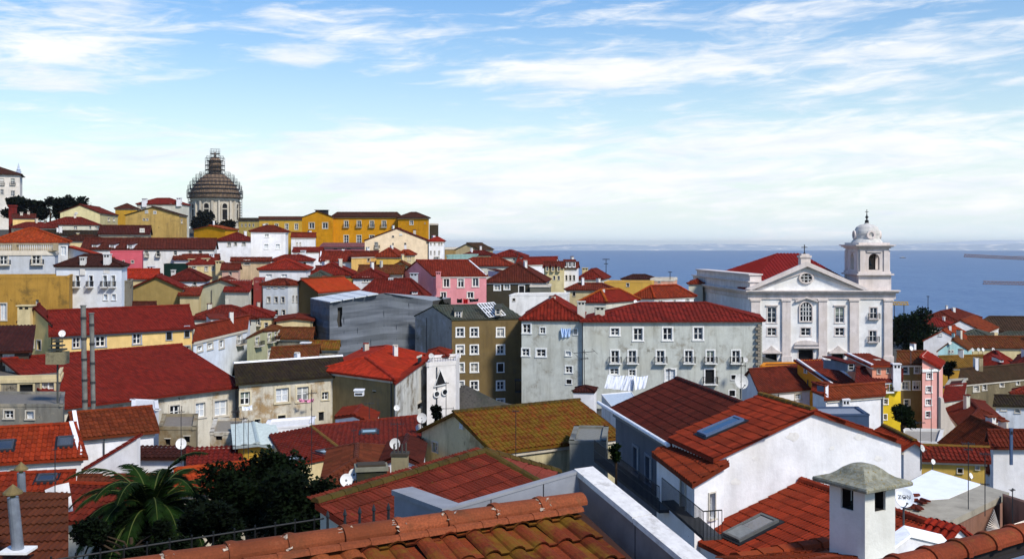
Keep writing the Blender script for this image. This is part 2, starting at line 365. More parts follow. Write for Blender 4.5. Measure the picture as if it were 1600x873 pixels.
# ---------------------------------------------------------------- houses
GROUND = []                                          # foot points the terrain passes under
def face_map(P0, P1, px):
    k = (px-800)/F; d = P1-P0; t = (k*P0.y-P0.x)/(d.x-k*d.y); return t, P0.y+t*d.y
class Face:
    def __init__(s, A, B, z0, z1):
        s.A = Vector((A.x, A.y, 0)); s.B = Vector((B.x, B.y, 0)); s.len = (s.B-s.A).length; s.d = (s.B-s.A)/s.len; s.n = Vector((s.d.y, -s.d.x, 0)); s.z0 = z0; s.z1 = z1; s.op = []
    def P(s, a, z, out=0.0): return Vector((s.A.x+s.d.x*a+s.n.x*out, s.A.y+s.d.y*a+s.n.y*out, z))
    def fbox(s, mb, a0, a1, z0, z1, o0, o1, mat=0): mb.box(s.P(a0, z0, o0), s.d*(a1-a0), s.n*(o1-o0), Vector((0, 0, z1-z0)), mat)
    def wall(s, mb, mat=0, rec=.2, rmat=0):
        xs = sorted({0.0, s.len, *[x for o in s.op for x in o[:2]]}); zs = sorted({s.z0, s.z1, *[z for o in s.op for z in o[2:4]]})
        for a, b in zip(xs[:-1], xs[1:]):
            if b-a < 1e-5: continue
            run = None
            for c, d in zip(zs[:-1], zs[1:]):
                hole = any(o[0] < (a+b)/2 < o[1] and o[2] < (c+d)/2 < o[3] for o in s.op)
                if hole:
                    if run: mb.poly([s.P(a, run[0]), s.P(b, run[0]), s.P(b, run[1]), s.P(a, run[1])], mat); run = None
                else: run = (run[0], d) if run else (c, d)
            if run: mb.poly([s.P(a, run[0]), s.P(b, run[0]), s.P(b, run[1]), s.P(a, run[1])], mat)
        for a, b, c, d in s.op:
            mb.poly([s.P(a, c), s.P(a, c, -rec), s.P(a, d, -rec), s.P(a, d)], rmat); mb.poly([s.P(b, c), s.P(b, d), s.P(b, d, -rec), s.P(b, c, -rec)], rmat)
            mb.poly([s.P(a, c), s.P(b, c), s.P(b, c, -rec), s.P(a, c, -rec)], rmat); mb.poly([s.P(a, d), s.P(a, d, -rec), s.P(b, d, -rec), s.P(b, d)], rmat)
def window(fc, a, z, w, h, style, parent, trim, frame, hole=True, glass=None, rec=.2):
    """surround, sash and bars in one mesh; the pane is its child; a railed balcony is another"""
    a0, a1, z0, z1 = a-w/2, a+w/2, z-h/2, z+h/2; t = min(.17, w*.16)
    if hole: fc.op.append((a0, a1, z0, z1))
    off = -rec if hole else .02
    mb = MB()
    if 't' not in style:
        for q in ((a0-t, a0, z0, z1), (a1, a1+t, z0, z1), (a0-t, a1+t, z1, z1+t)): fc.fbox(mb, *q, -.02, .045, 0)
        fc.fbox(mb, a0-t*1.25, a1+t*1.25, z0-t*.9, z0, -.02, .09, 0)
    if 'l' in style: fc.fbox(mb, a0-t*1.6, a1+t*1.6, z1+t*1.3, z1+t*2.3, 0, .2, 0)
    s = min(.085, w*.085); dark = 'd' in style
    if not dark:
        for q in ((a0, a0+s, z0, z1), (a1-s, a1, z0, z1), (a0+s, a1-s, z0, z0+s), (a0+s, a1-s, z1-s, z1)): fc.fbox(mb, *q, off, off+.06, 1)
        if w > .55 and 'o' not in style: fc.fbox(mb, a-s*.7, a+s*.7, z0+s, z1-s, off, off+.07, 1)
        if 'p' not in style:
            nb = 2 if h < 1.9 else 3
            for k in range(1, nb): zz = z0+h*k/nb; fc.fbox(mb, a0+s, a1-s, zz-s*.35, zz+s*.35, off, off+.05, 1)
    if not mb.f: fc.fbox(mb, a0-t, a1+t, z1, z1+t, -.02, .045, 0)
    wo = mb.build('doorway' if dark and h > 2 else 'window', [trim, frame], parent)
    pn = MB(); pn.poly([fc.P(a0, z0, off+.015), fc.P(a1, z0, off+.015), fc.P(a1, z1, off+.015), fc.P(a0, z1, off+.015)])
    rp = random.Random(int(a*977+z*131+w*71)); pk = rp.random()
    pn.build('pane', glass or (flat((14, 14, 16), .7) if dark else (flat((188, 194, 200), .5, name='blind') if 'g' in style else (GLASS if pk < .62 else flat(rp.choice(((120, 124, 126), (60, 66, 74), (150, 146, 136), (34, 36, 40))), .25, spec=.5, var=.35, scale=1.5, name='curtained_glass')))), wo)
    if not dark and 'g' not in style and pk > .8 and w > .6:                                            # a half drawn blind
        bl = MB(); zz = z0+h*rp.uniform(.35, .75); fc.fbox(bl, a0+s, a1-s, zz, z1-s, off+.018, off+.03); bl.build('blind', flat(rp.choice(((206, 204, 196), (170, 172, 168), (120, 130, 120))), .8), wo)
    if 'b' in style:
        bb = MB(); e = min(.35, w*.3); y1 = z0+min(1.0, h*.5); dp = .55
        fc.fbox(bb, a0-e, a1+e, z0-.14, z0-.02, .0, dp, 1)
        for q in ((a0-e, a1+e, y1-.04, y1, dp-.05, dp), (a0-e, a0-e+.04, y1-.04, y1, 0, dp), (a1+e-.04, a1+e, y1-.04, y1, 0, dp)): fc.fbox(bb, *q, 0)
        nb = max(6, int((w+2*e)/.16))
        for k in range(nb+1): x = a0-e+(w+2*e-.03)*k/nb; fc.fbox(bb, x, x+.03, z0-.02, y1-.04, dp-.04, dp-.01, 0)
        for k in (1, 2, 3):
            for x in (a0-e, a1+e-.03): fc.fbox(bb, x, x+.03, z0-.02, y1-.04, dp*k/4-.02, dp*k/4+.01, 0)
        bb.build('balcony', [DARKIRON, trim], wo)
    return wo
def chimney_part(px, py, w, h, d, parent, m, capm=None):
    """small plastered stack: shaft, projecting cap, dark mouths"""
    p = at(px, py+h, d); W_ = px2m(w, d); H_ = px2m(h, d)*1.0; mb = MB()
    mb.cbox(p-Vector((0, 0, 1.2)), W_, W_*.8, H_+1.2-.12, 0); mb.cbox(p+Vector((0, 0, H_-.12)), W_*1.18, W_*.98, .1, 1)
    for sx in (-1, 1): mb.cbox(p+Vector((sx*W_*.22, -W_*.41, H_-.42)), W_*.26, .03, .22, 2)
    mb.build('chimney', [m, capm or m, flat((20, 18, 17))], parent)
def dormer_part(px, py, w, h, d, parent, m, tm, back=2.2, style='n', dirx=0.0):
    p = at(px, py+h/2, d); W_ = px2m(w, d); H_ = px2m(h, d); mb = MB()
    bk = Vector((dirx, 1, 0)).normalized()*back
    A, B = p+Vector((-W_/2, 0, 0)), p+Vector((W_/2, 0, 0)); fc = Face(A, B, p.z, p.z+H_)
    do = bpy.data.objects.new('dormer', None)
    mb2 = MB()
    mb.poly([A, A+bk, A+bk+Vector((0, 0, H_)), A+Vector((0, 0, H_))]); mb.poly([B, B+Vector((0, 0, H_)), B+bk+Vector((0, 0, H_)), B+bk])
    e = .12; q = [A+Vector((-e, -e, H_)), B+Vector((e, -e, H_)), B+bk+Vector((e, 0, H_+.35)), A+bk+Vector((-e, 0, H_+.35))]
    slab(mb, q, .1, 1)
    fc.op.append((W_*.16, W_*.84, p.z+H_*.16, p.z+H_*.86)); fc.wall(mb, 0, .08)
    do = mb.build('dormer', [m, tm], parent); fc.op = []
    window(fc, W_/2, p.z+H_*.51, W_*.68, H_*.7, style+'t', do, m, FRAME, True, None, .08)
def skylight_part(poly, parent, u, v, w, h, frame=(70, 74, 80), blind=False):
    """roof window lying on a roof plane at metres u along the eave, v up the slope"""
    o, s, t, n = plane_axes(poly); mb = MB(); p = o+s*u+t*v; f = .09
    for a, b, c, d in ((0, w, 0, f), (0, w, h-f, h), (0, f, f, h-f), (w-f, w, f, h-f)): mb.box(p+s*a+t*c, s*(b-a), t*(d-c), n*.16)
    mb.box(p+s*-.12+t*-.12, s*(w+.24), t*(h+.24), n*.07, 1)
    ob = mb.build('skylight', [flat(frame, .5, .3), flat((24, 26, 30), .6)], parent)
    g = MB(); g.poly([p+s*f+t*f+n*.13, p+s*(w-f)+t*f+n*.13, p+s*(w-f)+t*(h-f)+n*.13, p+s*f+t*(h-f)+n*.13]); g.build('pane', skyglass(), ob)
    if blind: g = MB(); g.box(p+s*f+t*f+n*.132, s*(w-2*f), t*(h*.38), n*.012); g.build('blind', flat((120, 124, 122), .6), ob)
def skyglass():
    if 'sg' in MATS: return MATS['sg']
    m, nt, b = newmat('skylight_glass'); b.inputs['Base Color'].default_value = (.03, .04, .05, 1); b.inputs['Roughness'].default_value = .06
    b.inputs['Specular IOR Level'].default_value = .9; b.inputs['Coat Weight'].default_value = 1; MATS['sg'] = m; return m
def house(label, c, L, R, h, roof, wall, tile='red', wins=(), name='house', cat='house', trim=None, frame=None, ov=.3, rows=None, pitch=None, chim=(), dorm=(),
          cornice=True, ridgem=None, sky=(), coping=(), group=None, pieces=False):
    """c = (column, row, distance) of the nearest eave corner; L, R = where the two eaves running away from it end; sizes then follow in metres"""
    D = c[2]; P0 = at(*c); ze = P0.z; P0 = Vector((P0.x, P0.y, 0))
    def end(q):
        d = q[2] if len(q) > 2 else D*(c[1]-HZ)/(q[1]-HZ); w_ = abs(q[0]-c[0])/F*D
        if len(q) == 2 and abs(q[1]-c[1]) < 8 and d > D+.18*w_ and q[0] < c[0]: d = D+.12*w_     # rows too close together to read the turn of a front from them
        return Vector(((q[0]-800)/F*d, d, 0))
    P1, P2 = end(L), end(R); eu, ev = P1-P0, P2-P0
    if roof[0] in ('gu', 'hip') and len(R) > 2 and abs(R[0]-c[0]) < 60 and len(roof) > 1 and roof[1] > 30:                      # a hidden back eave: bring it in until the slope is a real roof's
        for k in range(30):
            rc = P0+eu*.5+ev*.5
            if (zrow(roof[1], rc.y)-ze)/(min(ev.length, eu.length if roof[0] == 'hip' else 1e9)/2) > .42 or ev.length < 2.5: break
            ev = ev*.93
        P2 = P0+ev
    lu, lv = eu.length, ev.length; P3 = P1+ev
    z0 = ze-h; rt = root(name, label, cat, (P0.x, P0.y, z0), group)
    for k in ((0, 0), (1, 0), (0, 1), (1, 1), (.5, .5)): g = P0+eu*k[0]+ev*k[1]; GROUND.append((g.x, g.y, z0+.4))
    wm = plaster(*wall) if isinstance(wall, tuple) else wall; trim = trim or STONE; frame = frame or FRAME
    tm = tvar(tile, label) if isinstance(tile, str) else tile; rm = tvar(ridgem, label) if isinstance(ridgem, str) else (ridgem or tm)
    ty = roof[0]
    if len(roof) > 1 and ty != 'flat':
        rc = P0+eu*.5+ev*.5
        if ty == 'su': rc = P1+ev*.5
        if ty == 'sv': rc = P2+eu*.5
        if ty in ('su-', 'sv-'): rc = P0+(ev if ty == 'su-' else eu)*.5
        rise = roof[1] if roof[1] < 30 else max(.15, zrow(roof[1], rc.y)-ze)
    else: rise = roof[1] if len(roof) > 1 else .5
    faces = {'L': Face(P1, P0, z0, ze), 'R': Face(P0, P2, z0, ze), 'b1': Face(P3, P1, z0, ze), 'b2': Face(P2, P3, z0, ze)}
    cpx = 800+F*P0.x/P0.y
    for wn in wins:
        px, py, w, hh = wn[:4]; st = wn[4] if len(wn) > 4 else 'n'; fn = 'L' if (wn[5] if len(wn) > 5 else ('L' if px < cpx else 'R')) == 'L' else 'R'
        q = P1 if fn == 'L' else P2; (t0, d0), (t1, d1) = face_map(P0, q, px-w/2), face_map(P0, q, px+w/2); tc = (t0+t1)/2; dc = (d0+d1)/2
        fl = lu if fn == 'L' else lv; a = (1-tc)*lu if fn == 'L' else tc*lv; wm_ = abs(t1-t0)*fl; zc = zrow(py, dc); hm = px2m(hh, dc)
        if a-wm_/2 < .05 or a+wm_/2 > fl-.05: continue
        hole = zc+hm/2 < ze-.04 and zc-hm/2 > z0+.05
        window(faces[fn], a, zc, wm_, hm, st, rt, trim, frame, hole)
    wb = MB()
    for fc in faces.values(): fc.wall(wb, 0)
    up = lambda p, z: Vector((p.x, p.y, z))
    pt = lambda u, v, z: up(P0+eu*u+ev*v, z)
    g3 = lambda a, b, c_, top: wb.poly([up(a, ze), up(b, ze), up(c_, ze+top)], 0)
    if ty == 'gu': g3(P0, P2, (P0+P2)/2, rise); g3(P3, P1, (P1+P3)/2, rise)
    elif ty == 'gv': g3(P1, P0, (P0+P1)/2, rise); g3(P2, P3, (P2+P3)/2, rise)
    elif ty in ('su', 'su-', 'sv', 'sv-'):
        H = {'su': (0, rise, 0, rise), 'su-': (rise, 0, rise, 0), 'sv': (0, 0, rise, rise), 'sv-': (rise, rise, 0, 0)}[ty]; PP = (P0, P1, P2, P3)
        for i, j in ((1, 0), (0, 2), (3, 1), (2, 3)):
            q = [up(PP[i], ze), up(PP[j], ze)]+([up(PP[j], ze+H[j])] if H[j] else [])+([up(PP[i], ze+H[i])] if H[i] else [])
            if len(q) > 2: wb.poly(q, 0)
    wb.build('wall', wm, rt)
    if cornice:
        cb = MB()
        for fn in 'LR':
            fc = faces[fn]; hh = min(.3, h*.06)
            if (ty == 'gu' and fn == 'R') or (ty == 'gv' and fn == 'L'): continue
            fc.fbox(cb, -.06, fc.len+.06, ze-hh, ze-.03, 0, .12)
        if cb.f: cb.build('cornice', trim, rt)
    ou, ow = ov/lu, ov/lv; zo = ze+.02
    planes = []; ridges = []
    if ty == 'gu':
        a, b = pt(-ou, .5, ze+rise), pt(1+ou, .5, ze+rise)
        planes = [[pt(1+ou, -ow, zo), pt(-ou, -ow, zo), a, b], [pt(-ou, 1+ow, zo), pt(1+ou, 1+ow, zo), b, a]]; ridges = [(a, b)]
    elif ty == 'gv':
        a, b = pt(.5, -ow, ze+rise), pt(.5, 1+ow, ze+rise)
        planes = [[pt(-ou, -ow, zo), pt(-ou, 1+ow, zo), b, a], [pt(1+ou, 1+ow, zo), pt(1+ou, -ow, zo), a, b]]; ridges = [(a, b)]
    elif ty in ('hip', 'hu'):
        c4 = [pt(-ou, -ow, zo), pt(1+ou, -ow, zo), pt(1+ou, 1+ow, zo), pt(-ou, 1+ow, zo)]
        if lu >= lv:
            k = min(.5, (roof[2] if len(roof) > 2 else .5)*lv/lu); a, b = pt(k, .5, ze+rise), pt(1-k, .5, ze+rise)
            planes = [[c4[1], c4[0], a, b], [c4[3], c4[2], b, a], [c4[0], c4[3], a], [c4[2], c4[1], b]]; ridges = [(a, b), (c4[0], a), (c4[3], a), (c4[1], b), (c4[2], b)]
        else:
            k = min(.5, (roof[2] if len(roof) > 2 else .5)*lu/lv); a, b = pt(.5, k, ze+rise), pt(.5, 1-k, ze+rise)
            planes = [[c4[0], c4[3], b, a], [c4[2], c4[1], a, b], [c4[1], c4[0], a], [c4[3], c4[2], b]]; ridges = [(a, b), (c4[0], a), (c4[1], a), (c4[2], b), (c4[3], b)]
        planes = [[q for i, q in enumerate(p) if (q-p[i-1]).length > 1e-3] for p in planes]
    elif ty in ('su', 'su-'):
        h0, h1 = (0, rise) if ty == 'su' else (rise, 0); q = [pt(-ou, -ow, ze+h0+.02), pt(-ou, 1+ow, ze+h0+.02), pt(1+ou, 1+ow, ze+h1+.02), pt(1+ou, -ow, ze+h1+.02)]
        planes = [q if ty == 'su' else [q[2], q[3], q[0], q[1]]]
    elif ty in ('sv', 'sv-'):
        h0, h1 = (0, rise) if ty == 'sv' else (rise, 0); q = [pt(1+ou, -ow, ze+h0+.02), pt(-ou, -ow, ze+h0+.02), pt(-ou, 1+ow, ze+h1+.02), pt(1+ou, 1+ow, ze+h1+.02)]
        planes = [q if ty == 'sv' else [q[2], q[3], q[0], q[1]]]
    if ty == 'flat':
        rb = MB(); rb.poly([pt(0, 0, ze-.02), pt(0, 1, ze-.02), pt(1, 1, ze-.02), pt(1, 0, ze-.02)]); rb.build('roof', tm, rt)
        pb = MB(); w_ = .22
        for fc in faces.values(): fc.fbox(pb, -.03, fc.len+.03, ze-.04, ze+rise, -w_, .03)
        pb.build('parapet', trim if cornice else wm, rt)
    else:
        d_ = D; rows = (d_ < 75) if rows is None else rows; pitch = pitch or (.26 if d_ < 75 else (.29 if d_ < 125 else (.36 if d_ < 170 else .5)))
        rb = MB(); tb = MB()
        for p in planes: slab(rb, p, .14)
        ro = rb.build('roof', tm, rt)
        for p in planes:
            n = plane_axes(p)[3]; ctr = sum(p, Vector())/len(p)
            if n.dot(Vector((0, 0, CZ))-ctr) > -2.5*d_*.02:
                if pieces: tile_pieces(ro, p, tm, pitch, .4, .028, limit=pieces, step=.026, flat2=True)
                else: tiles_on(tb, p, pitch, .42, pitch*(.22 if d_ < 75 else .17), rows)
        if tb.f: tb.build('roof_tiles', tm, ro, kind='stuff')
        if ridges:
            gb = MB(); rr = .13 if d_ < 75 else (.17 if d_ < 130 else .22)
            for a, b in ridges: ridge_on(gb, a, b, rr, .42 if d_ < 110 else 1.0)
            gb.build('ridge_tiles', rm, ro)
        if coping:
            gb = MB()
            for (ua, va), (ub, vb) in coping:         # plastered verge walls along roof edges, in footprint fractions
                def zt(u, v):
                    if ty == 'gu': return ze+rise*(1-abs(v-.5)*2)
                    if ty == 'gv': return ze+rise*(1-abs(u-.5)*2)
                    return ze+{'su': u, 'su-': 1-u, 'sv': v, 'sv-': 1-v}.get(ty, 0)*rise
                a, b = pt(ua, va, zt(ua, va)), pt(ub, vb, zt(ub, vb)); d = (b-a); sdv = d.cross(Vector((0, 0, 1))).normalized()*.11
                gb.box(a-sdv-Vector((0, 0, .3)), sdv*2, d, Vector((0, 0, .46)))
            gb.build('verge_coping', WHITE, rt)
        for s_ in sky: skylight_part(planes[s_[0]], ro, *s_[1:])
    rn = random.Random(label)
    if 60 < D < 260 and ty in ('gu', 'gv', 'hip') and not chim and rise > .8 and rn.random() < .75:      # small stacks near the ridge
        for k_ in range(rn.choice((1, 1, 2))):
            u_, v_ = rn.uniform(.25, .8), rn.uniform(.25, .8); cb = MB(); zz = ze+rise*(1-2*max(abs(v_-.5) if ty != 'gv' else 0, abs(u_-.5) if ty != 'gu' else 0)); w_ = rn.uniform(.35, .6); hh = rn.uniform(.7, 1.3); b_ = pt(u_, v_, zz-.4)
            cb.cbox(b_, w_, w_*rn.uniform(.7, 1.5), hh+.4, 0, rn.uniform(0, 1)); cb.cbox(b_+Vector((0, 0, hh+.4)), w_*1.2, w_*1.2, .09, 1); cb.build('chimney', [rn.choice((WHITE, WHITE2, STONE, wm)), rn.choice((tm, STONE))], rt)
    if 45 < D < 150 and h > 5 and rn.random() < .6:                                                     # rainwater pipe down one corner
        fc = faces['L']; a_ = fc.len*rn.choice((.02, .33, .97)); db = MB()
        if not any(o[0]-.2 < a_ < o[1]+.2 for o in fc.op): db.tube([fc.P(a_, z0, .09), fc.P(a_, ze-.1, .09)], .05, 6); db.build('downpipe', flat((70, 72, 74), .6), rt)
    for q in chim: chimney_part(*q[:4], q[4] if len(q) > 4 else D+lv*.3, rt, (q[5] if len(q) > 5 else WHITE2))
    for q in dorm: dormer_part(*q[:5], rt, q[5] if len(q) > 5 else WHITE, tm, *(q[6:]))
    return rt
# ---------------------------------------------------------------- the town
def WR(xs, y, w, h, st='n'): return [(x, y, w, h, st) for x in xs]
_ = None
CREAM = ((214, 196, 150), .3, (96, 82, 56)); YEL = ((230, 198, 132), .22, (130, 104, 56)); OCHRE = ((176, 136, 62), .5, (84, 66, 34), .25, (120, 96, 52))
STAIN = ((206, 200, 184), .55, (72, 64, 52), .5, (156, 130, 92)); STAIN2 = ((150, 140, 116), .6, (58, 52, 42), .5, (120, 100, 70)); GREEN = ((196, 200, 192), .42, (104, 100, 88), .2, (150, 146, 132))
PALE = ((206, 204, 190), .3, (120, 112, 92)); GREYW = ((186, 192, 200), .25, (110, 112, 116)); PINK = ((226, 150, 156), .15, (150, 90, 92)); BROWNW = ((146, 126, 86), .4, (82, 68, 48), .2, (120, 108, 86))
PALACE = ((206, 144, 24), .25, (120, 84, 20), .05, (170, 110, 20)); SALMON = ((224, 150, 122), .15, (150, 100, 80)); LEMON = ((222, 190, 44), .18, (140, 110, 40))
RUIN = ((196, 196, 190), .6, (64, 58, 50), .5, (120, 110, 92)); DIRTY = ((120, 116, 106), .6, (44, 40, 36), .5, (150, 140, 120))
BLUE = ((226, 234, 244), .12, (140, 150, 160)); DUSK = ((112, 122, 138), .4, (60, 62, 66))
GREYSTONE = flat((150, 156, 166), .9); WTRIM = flat((230, 230, 226), .8)
# -- left foreground roofs around the palm
house('white house with orange tiled roof and two skylights at the left edge', (127, 714, 55), (-70, 727), (82, _, 63), 6, ('gu', 667), WHITE, 'orange', name='white_house', ridgem='orange',
      sky=((0, 2.05, 1.1, .8, 1.0), (0, 5.0, 1.1, .8, 1.0)), coping=(((0, 0), (0, .5)),), wins=[(20, 738, 10, 9)])
house('white house with darker red tiled roof above the orange roofed one', (240, 673, 60), (122, 684), (205, _, 68), 7, ('gu', 640), WHITE, 'redmoss', name='white_house', coping=(((1, 0), (1, .5)),), ridgem='bright')
house('tall white party wall block rising behind the dark red roof', (248, 640, 66), (206, 636, 66.5), (246, _, 70), 9, ('flat', .04), WHITE, flat((200, 200, 198)), name='white_house', cornice=False)
house('bright white low block with purple red lean-to roof beside the palm', (292, 714, 57), (214, _, 57), (291, _, 58.3), 6, ('sv', .3), WHITE, 'dark', name='white_annex', cornice=False)
house('low house with weathered pink tile roof directly behind the palm', (226, 818, 40), (100, 812), (212, _, 47), 5, ('gu', 757), STAIN, 'redmoss', name='low_house', ridgem='orange')
house('low red roofed house behind the two metal flues', (108, 780, 45), (-30, 786), (108, _, 49), 5, ('gu', 739), STAIN, 'red', name='low_house', sky=((0, 2.2, 1.4, .8, .6),))
house('low shed with short red roof between palm and dark tree', (386, 758, 50), (282, 770), (372, _, 56), 5, ('gu', 727), STAIN, 'bright', name='tiled_shed', ridgem='orange')
house('narrow red roof lying below the bright white block', (305, 762, 53), (128, 764), (300, _, 58), 5, ('gu', 742), WHITE2, 'redmoss', name='low_house', chim=((172, 738, 14, 12, 54, STONE),))
house('small red lean-to roof beside the round dish and pale wall', (372, 726, 55), (300, 729), (369, _, 57), 4, ('sv', .55), STAIN, 'red', name='lean_to')
# -- left middle ground
house('long decayed house with the large plain maroon roof', (375, 603, 88), (100, 636), (193, _, 101.3), 8.5, ('gu', 549), STAIN, tilemat((150, 32, 18), wear=.3), name='decayed_house', ov=.45,
      wins=[(273, 643, 15, 20, 'n'), (313, 640, 15, 22, 'g'), (345, 637, 20, 24, 'g'), (283, 638, 3, 8, 'dt')], trim=STONE)
house('decayed house with black mossy sagging roof and cream quoins', (537, 586, 92), (374, 599), (505, _, 106), 8, ('gu', 562), STAIN, 'black', name='decayed_house', ov=.35, ridgem=WHITE,
      wins=[(383, 622, 15, 20, 'n'), (441, 617, 20, 22, 'g'), (473, 615, 18, 22, 'n'), (508, 618, 10, 12), (402, 661, 9, 13), (440, 655, 12, 13, 'd'), (502, 650, 8, 14, 'dt')], trim=plaster((214, 204, 176), .3))
house('red roofed house with bare brown wall and white vent box', (616, 593, 86), (500, 578), (668, 556), 7.5, ('hip', 549, .4), BROWNW, 'bright', name='red_roofed_house', ridgem='bright', wins=[(585, 612, 4, 3, 'dt')])
house('ruined wall house with peeling plaster beside the triangle window block', (618, 598, 85.5), (614, _, 86.5), (671, 574, 96), 7, ('sv', 1.0), RUIN, 'red', name='ruined_house', cornice=False, wins=[(655, 562, 6, 8, 'dt'), (656, 634, 7, 10, 'dt')])
house('small hip roofed cream house with red roof below the netted block', (590, 573, 118), (546, 570), (616, 566, 124), 5, ('hip', 544), CREAM, 'red', name='cream_house', wins=[(600, 571, 3, 4), (609, 567, 3, 4)])
house('yellow house with slate framed windows and long maroon roof', (300, 512, 112), (82, 524), (268, _, 130), 9, ('gu', 481), YEL, tilemat((148, 30, 18), wear=.3), name='yellow_house', trim=GREYSTONE, ov=.4,
      wins=[(214, 529, 12, 16), (264, 522, 8, 17, 'd'), (292, 518, 7, 17, 'd'), (292, 545, 9, 9), (157, 533, 15, 16), (119.5, 535, 11, 16)], chim=((223, 494, 22, 11, 114, YEL and plaster(*CREAM)), (150, 470, 12, 10, 124, plaster(*CREAM))))
house('plain pale yellow gable house left of the slate framed windows', (80, 508, 104), (28, 496, 108), (86, 500, 112), 8, ('gv', 478), ((222, 196, 130), .25, (140, 110, 66)), 'maroon', name='yellow_house', wins=[(50, 536, 6, 12), (61, 539, 6, 14, 'd')], chim=((41, 476, 20, 14, 106, plaster(*CREAM)),))
house('ochre stained windowless wall house at the left edge', (108, 434, 117), (-40, _, 116), (114, 431, 124), 10, ('flat', .25), OCHRE, flat((110, 90, 60)), name='ochre_house', wins=[(5, 487, 10, 26, 'g'), (58, 474, 5, 12, 't')], cornice=False)
house('bright white house with four tall blue framed balcony windows', (190, 416, 123), (88, _, 123.5), (203, _, 132), 7, ('hip', 398), BLUE, 'dark', name='white_house', trim=WTRIM, frame=flat((196, 210, 226)),
      wins=WR((121, 142, 164, 177), 439, 6, 17, 'b')+WR((165, 178), 464, 6, 9, 'g'), chim=((130, 401, 8, 13, 123.4), (168, 396, 10, 16, 123.4)))
house('pale grey house with stone balustrade terrace at the left edge', (86, 395, 128), (-40, 395.6), (91, _, 137), 7, ('flat', .3), GREYW, flat((150, 150, 146)), name='grey_house', trim=STONE, wins=[(6, 406, 12, 14, 'b'), (57, 405, 13, 15, 'b')])
house('low house with broad flame orange hip roof above the balustrade', (106, 378, 142), (-14, _, 140), (110, _, 156), 6, ('hip', 357), WHITE2, 'orange', name='orange_roofed_house', wins=[(99, 392, 8, 14, 'gt')])
house('white stair block with steep red roof falling to the right', (172, 404, 136), (106, 383, 144), (178, _, 146), 6, ('su', 1.6), WHITE, 'bright', name='white_house')
house('dim stained house with dark framed windows at the lower left edge', (93, 590, 79), (-30, 593), (103, _, 88), 7, ('flat', .25), DIRTY, flat((90, 86, 80)), name='stained_house', wins=[(41, 616, 21, 32, 'd'), (75, 607, 19, 21, 'n'), (-6, 616, 12, 30, 'd')], trim=plaster((206, 190, 150), .3))
house('small maroon roofed attic hut with white shuttered window', (45, 548, 84), (-30, 550), (50, _, 90), 3.2, ('sv', 1.6), ((70, 62, 54), .5), 'dark', name='attic_hut', wins=[(13, 562, 19, 18, 'gt')], cornice=False)
house('white house with small square windows right of the yellow one', (386, 514, 120), (302, 534), (392, 506, 128), 6, ('gu', 500), BLUE, 'maroon', name='white_house', wins=[(312, 544, 8, 8), (328, 540, 8, 9), (346, 537, 7, 12), (374, 530, 7, 14, 'b')],
      dorm=((342, 508, 25, 22, 121, WHITE, 3.0, 'n', -.5),))
house('red hip roofed pale house above the white dormer', (400, 497, 130), (300, 498), (408, _, 140), 6, ('hip', 478), PALE, 'red', name='pale_house', wins=[(320, 510, 8, 8), (380, 505, 6, 8)])
house('ochre gable house with bare wall in the left middle', (286, 452, 138), (203, 449), (292, 449, 146), 8, ('gv', 430), ((170, 146, 88), .35, (92, 78, 46)), 'red', name='ochre_house')
house('pale grey green gable house with bare wall left of the tall narrow flats', (386, 452, 140), (304, 450), (396, 448, 150), 8, ('gv', 434), ((186, 184, 158), .3, (110, 104, 82)), 'maroon', name='pale_house', wins=[(347, 466, 1, 1)])
house('white house under wide maroon hip roof behind the ochre gable', (322, 438, 150), (262, 438), (328, 436, 158), 4, ('hip', 420), WHITE, 'maroon', name='white_house', wins=[(304, 443, 5, 5)], chim=((271, 421, 6, 8, 151),))
house('small bright red roofed house beside the white balcony house', (245, 435, 148), (190, 435), (250, _, 156), 5, ('gu', 421), CREAM, 'bright', name='red_roofed_house', chim=((236, 415, 10, 10, 152, WHITE),))
house('cluster house of cream walls with three square chimneys', (345, 412, 166), (294, 413), (350, _, 174), 5, ('hip', 401), CREAM, 'red', name='cream_house', wins=[(303, 418, 6, 5), (322, 420, 5, 7), (333, 419, 5, 7)], chim=((302, 404, 12, 10, 165, plaster(*CREAM)), (320, 403, 12, 10, 165, plaster(*CREAM)), (343, 407, 10, 12, 164, plaster(*CREAM))))
house('raspberry pink house front with two tiny windows', (222, 392.5, 160), (172, _, 158), (224, _, 168), 5, ('flat', .1), ((200, 92, 104), .2, (140, 70, 74)), 'maroon', name='pink_house', wins=[(193, 409, 3, 4), (207, 409, 4, 4)], cornice=False)
house('long white terrace with balconies under a continuous maroon roof', (334, 389, 176), (128, _, 170), (340, _, 186), 6, ('gu', 373), WHITE2, 'maroon', name='white_terrace', wins=WR((229, 247), 396, 5, 9, 'b')+WR((274, 297, 313), 395, 5, 7)+[(340, 394, 1, 1)], dorm=((148, 385, 9, 8, 171), (175, 385, 9, 8, 171.5), (203, 385, 9, 8, 172)), chim=((278, 372, 8, 6, 182), (303, 371, 12, 6, 184)))
house('dark maroon attic house with skylight left of the mustard block', (232, 366, 196), (155, _, 192), (238, _, 206), 6, ('gu', 353), DIRTY, 'dark', name='maroon_roofed_house', chim=((184, 352, 8, 5, 198),), wins=[(222, 360, 6, 5)])
house('white house with three windows and short red roof left of the white cube', (396, 376, 204), (339, _, 202), (400, _, 214), 5, ('hip', 364), WHITE, 'maroon', name='white_house', wins=[(358, 382, 5, 6), (368, 381, 4, 5), (381, 381, 5, 5)])
house('mustard low gable block below the scaffolded dome', (352, 358, 236), (303, _, 240), (372, _, 246), 6, ('gv', 353), ((204, 146, 22), .2, (130, 90, 20)), 'orange', name='mustard_house', cornice=False)
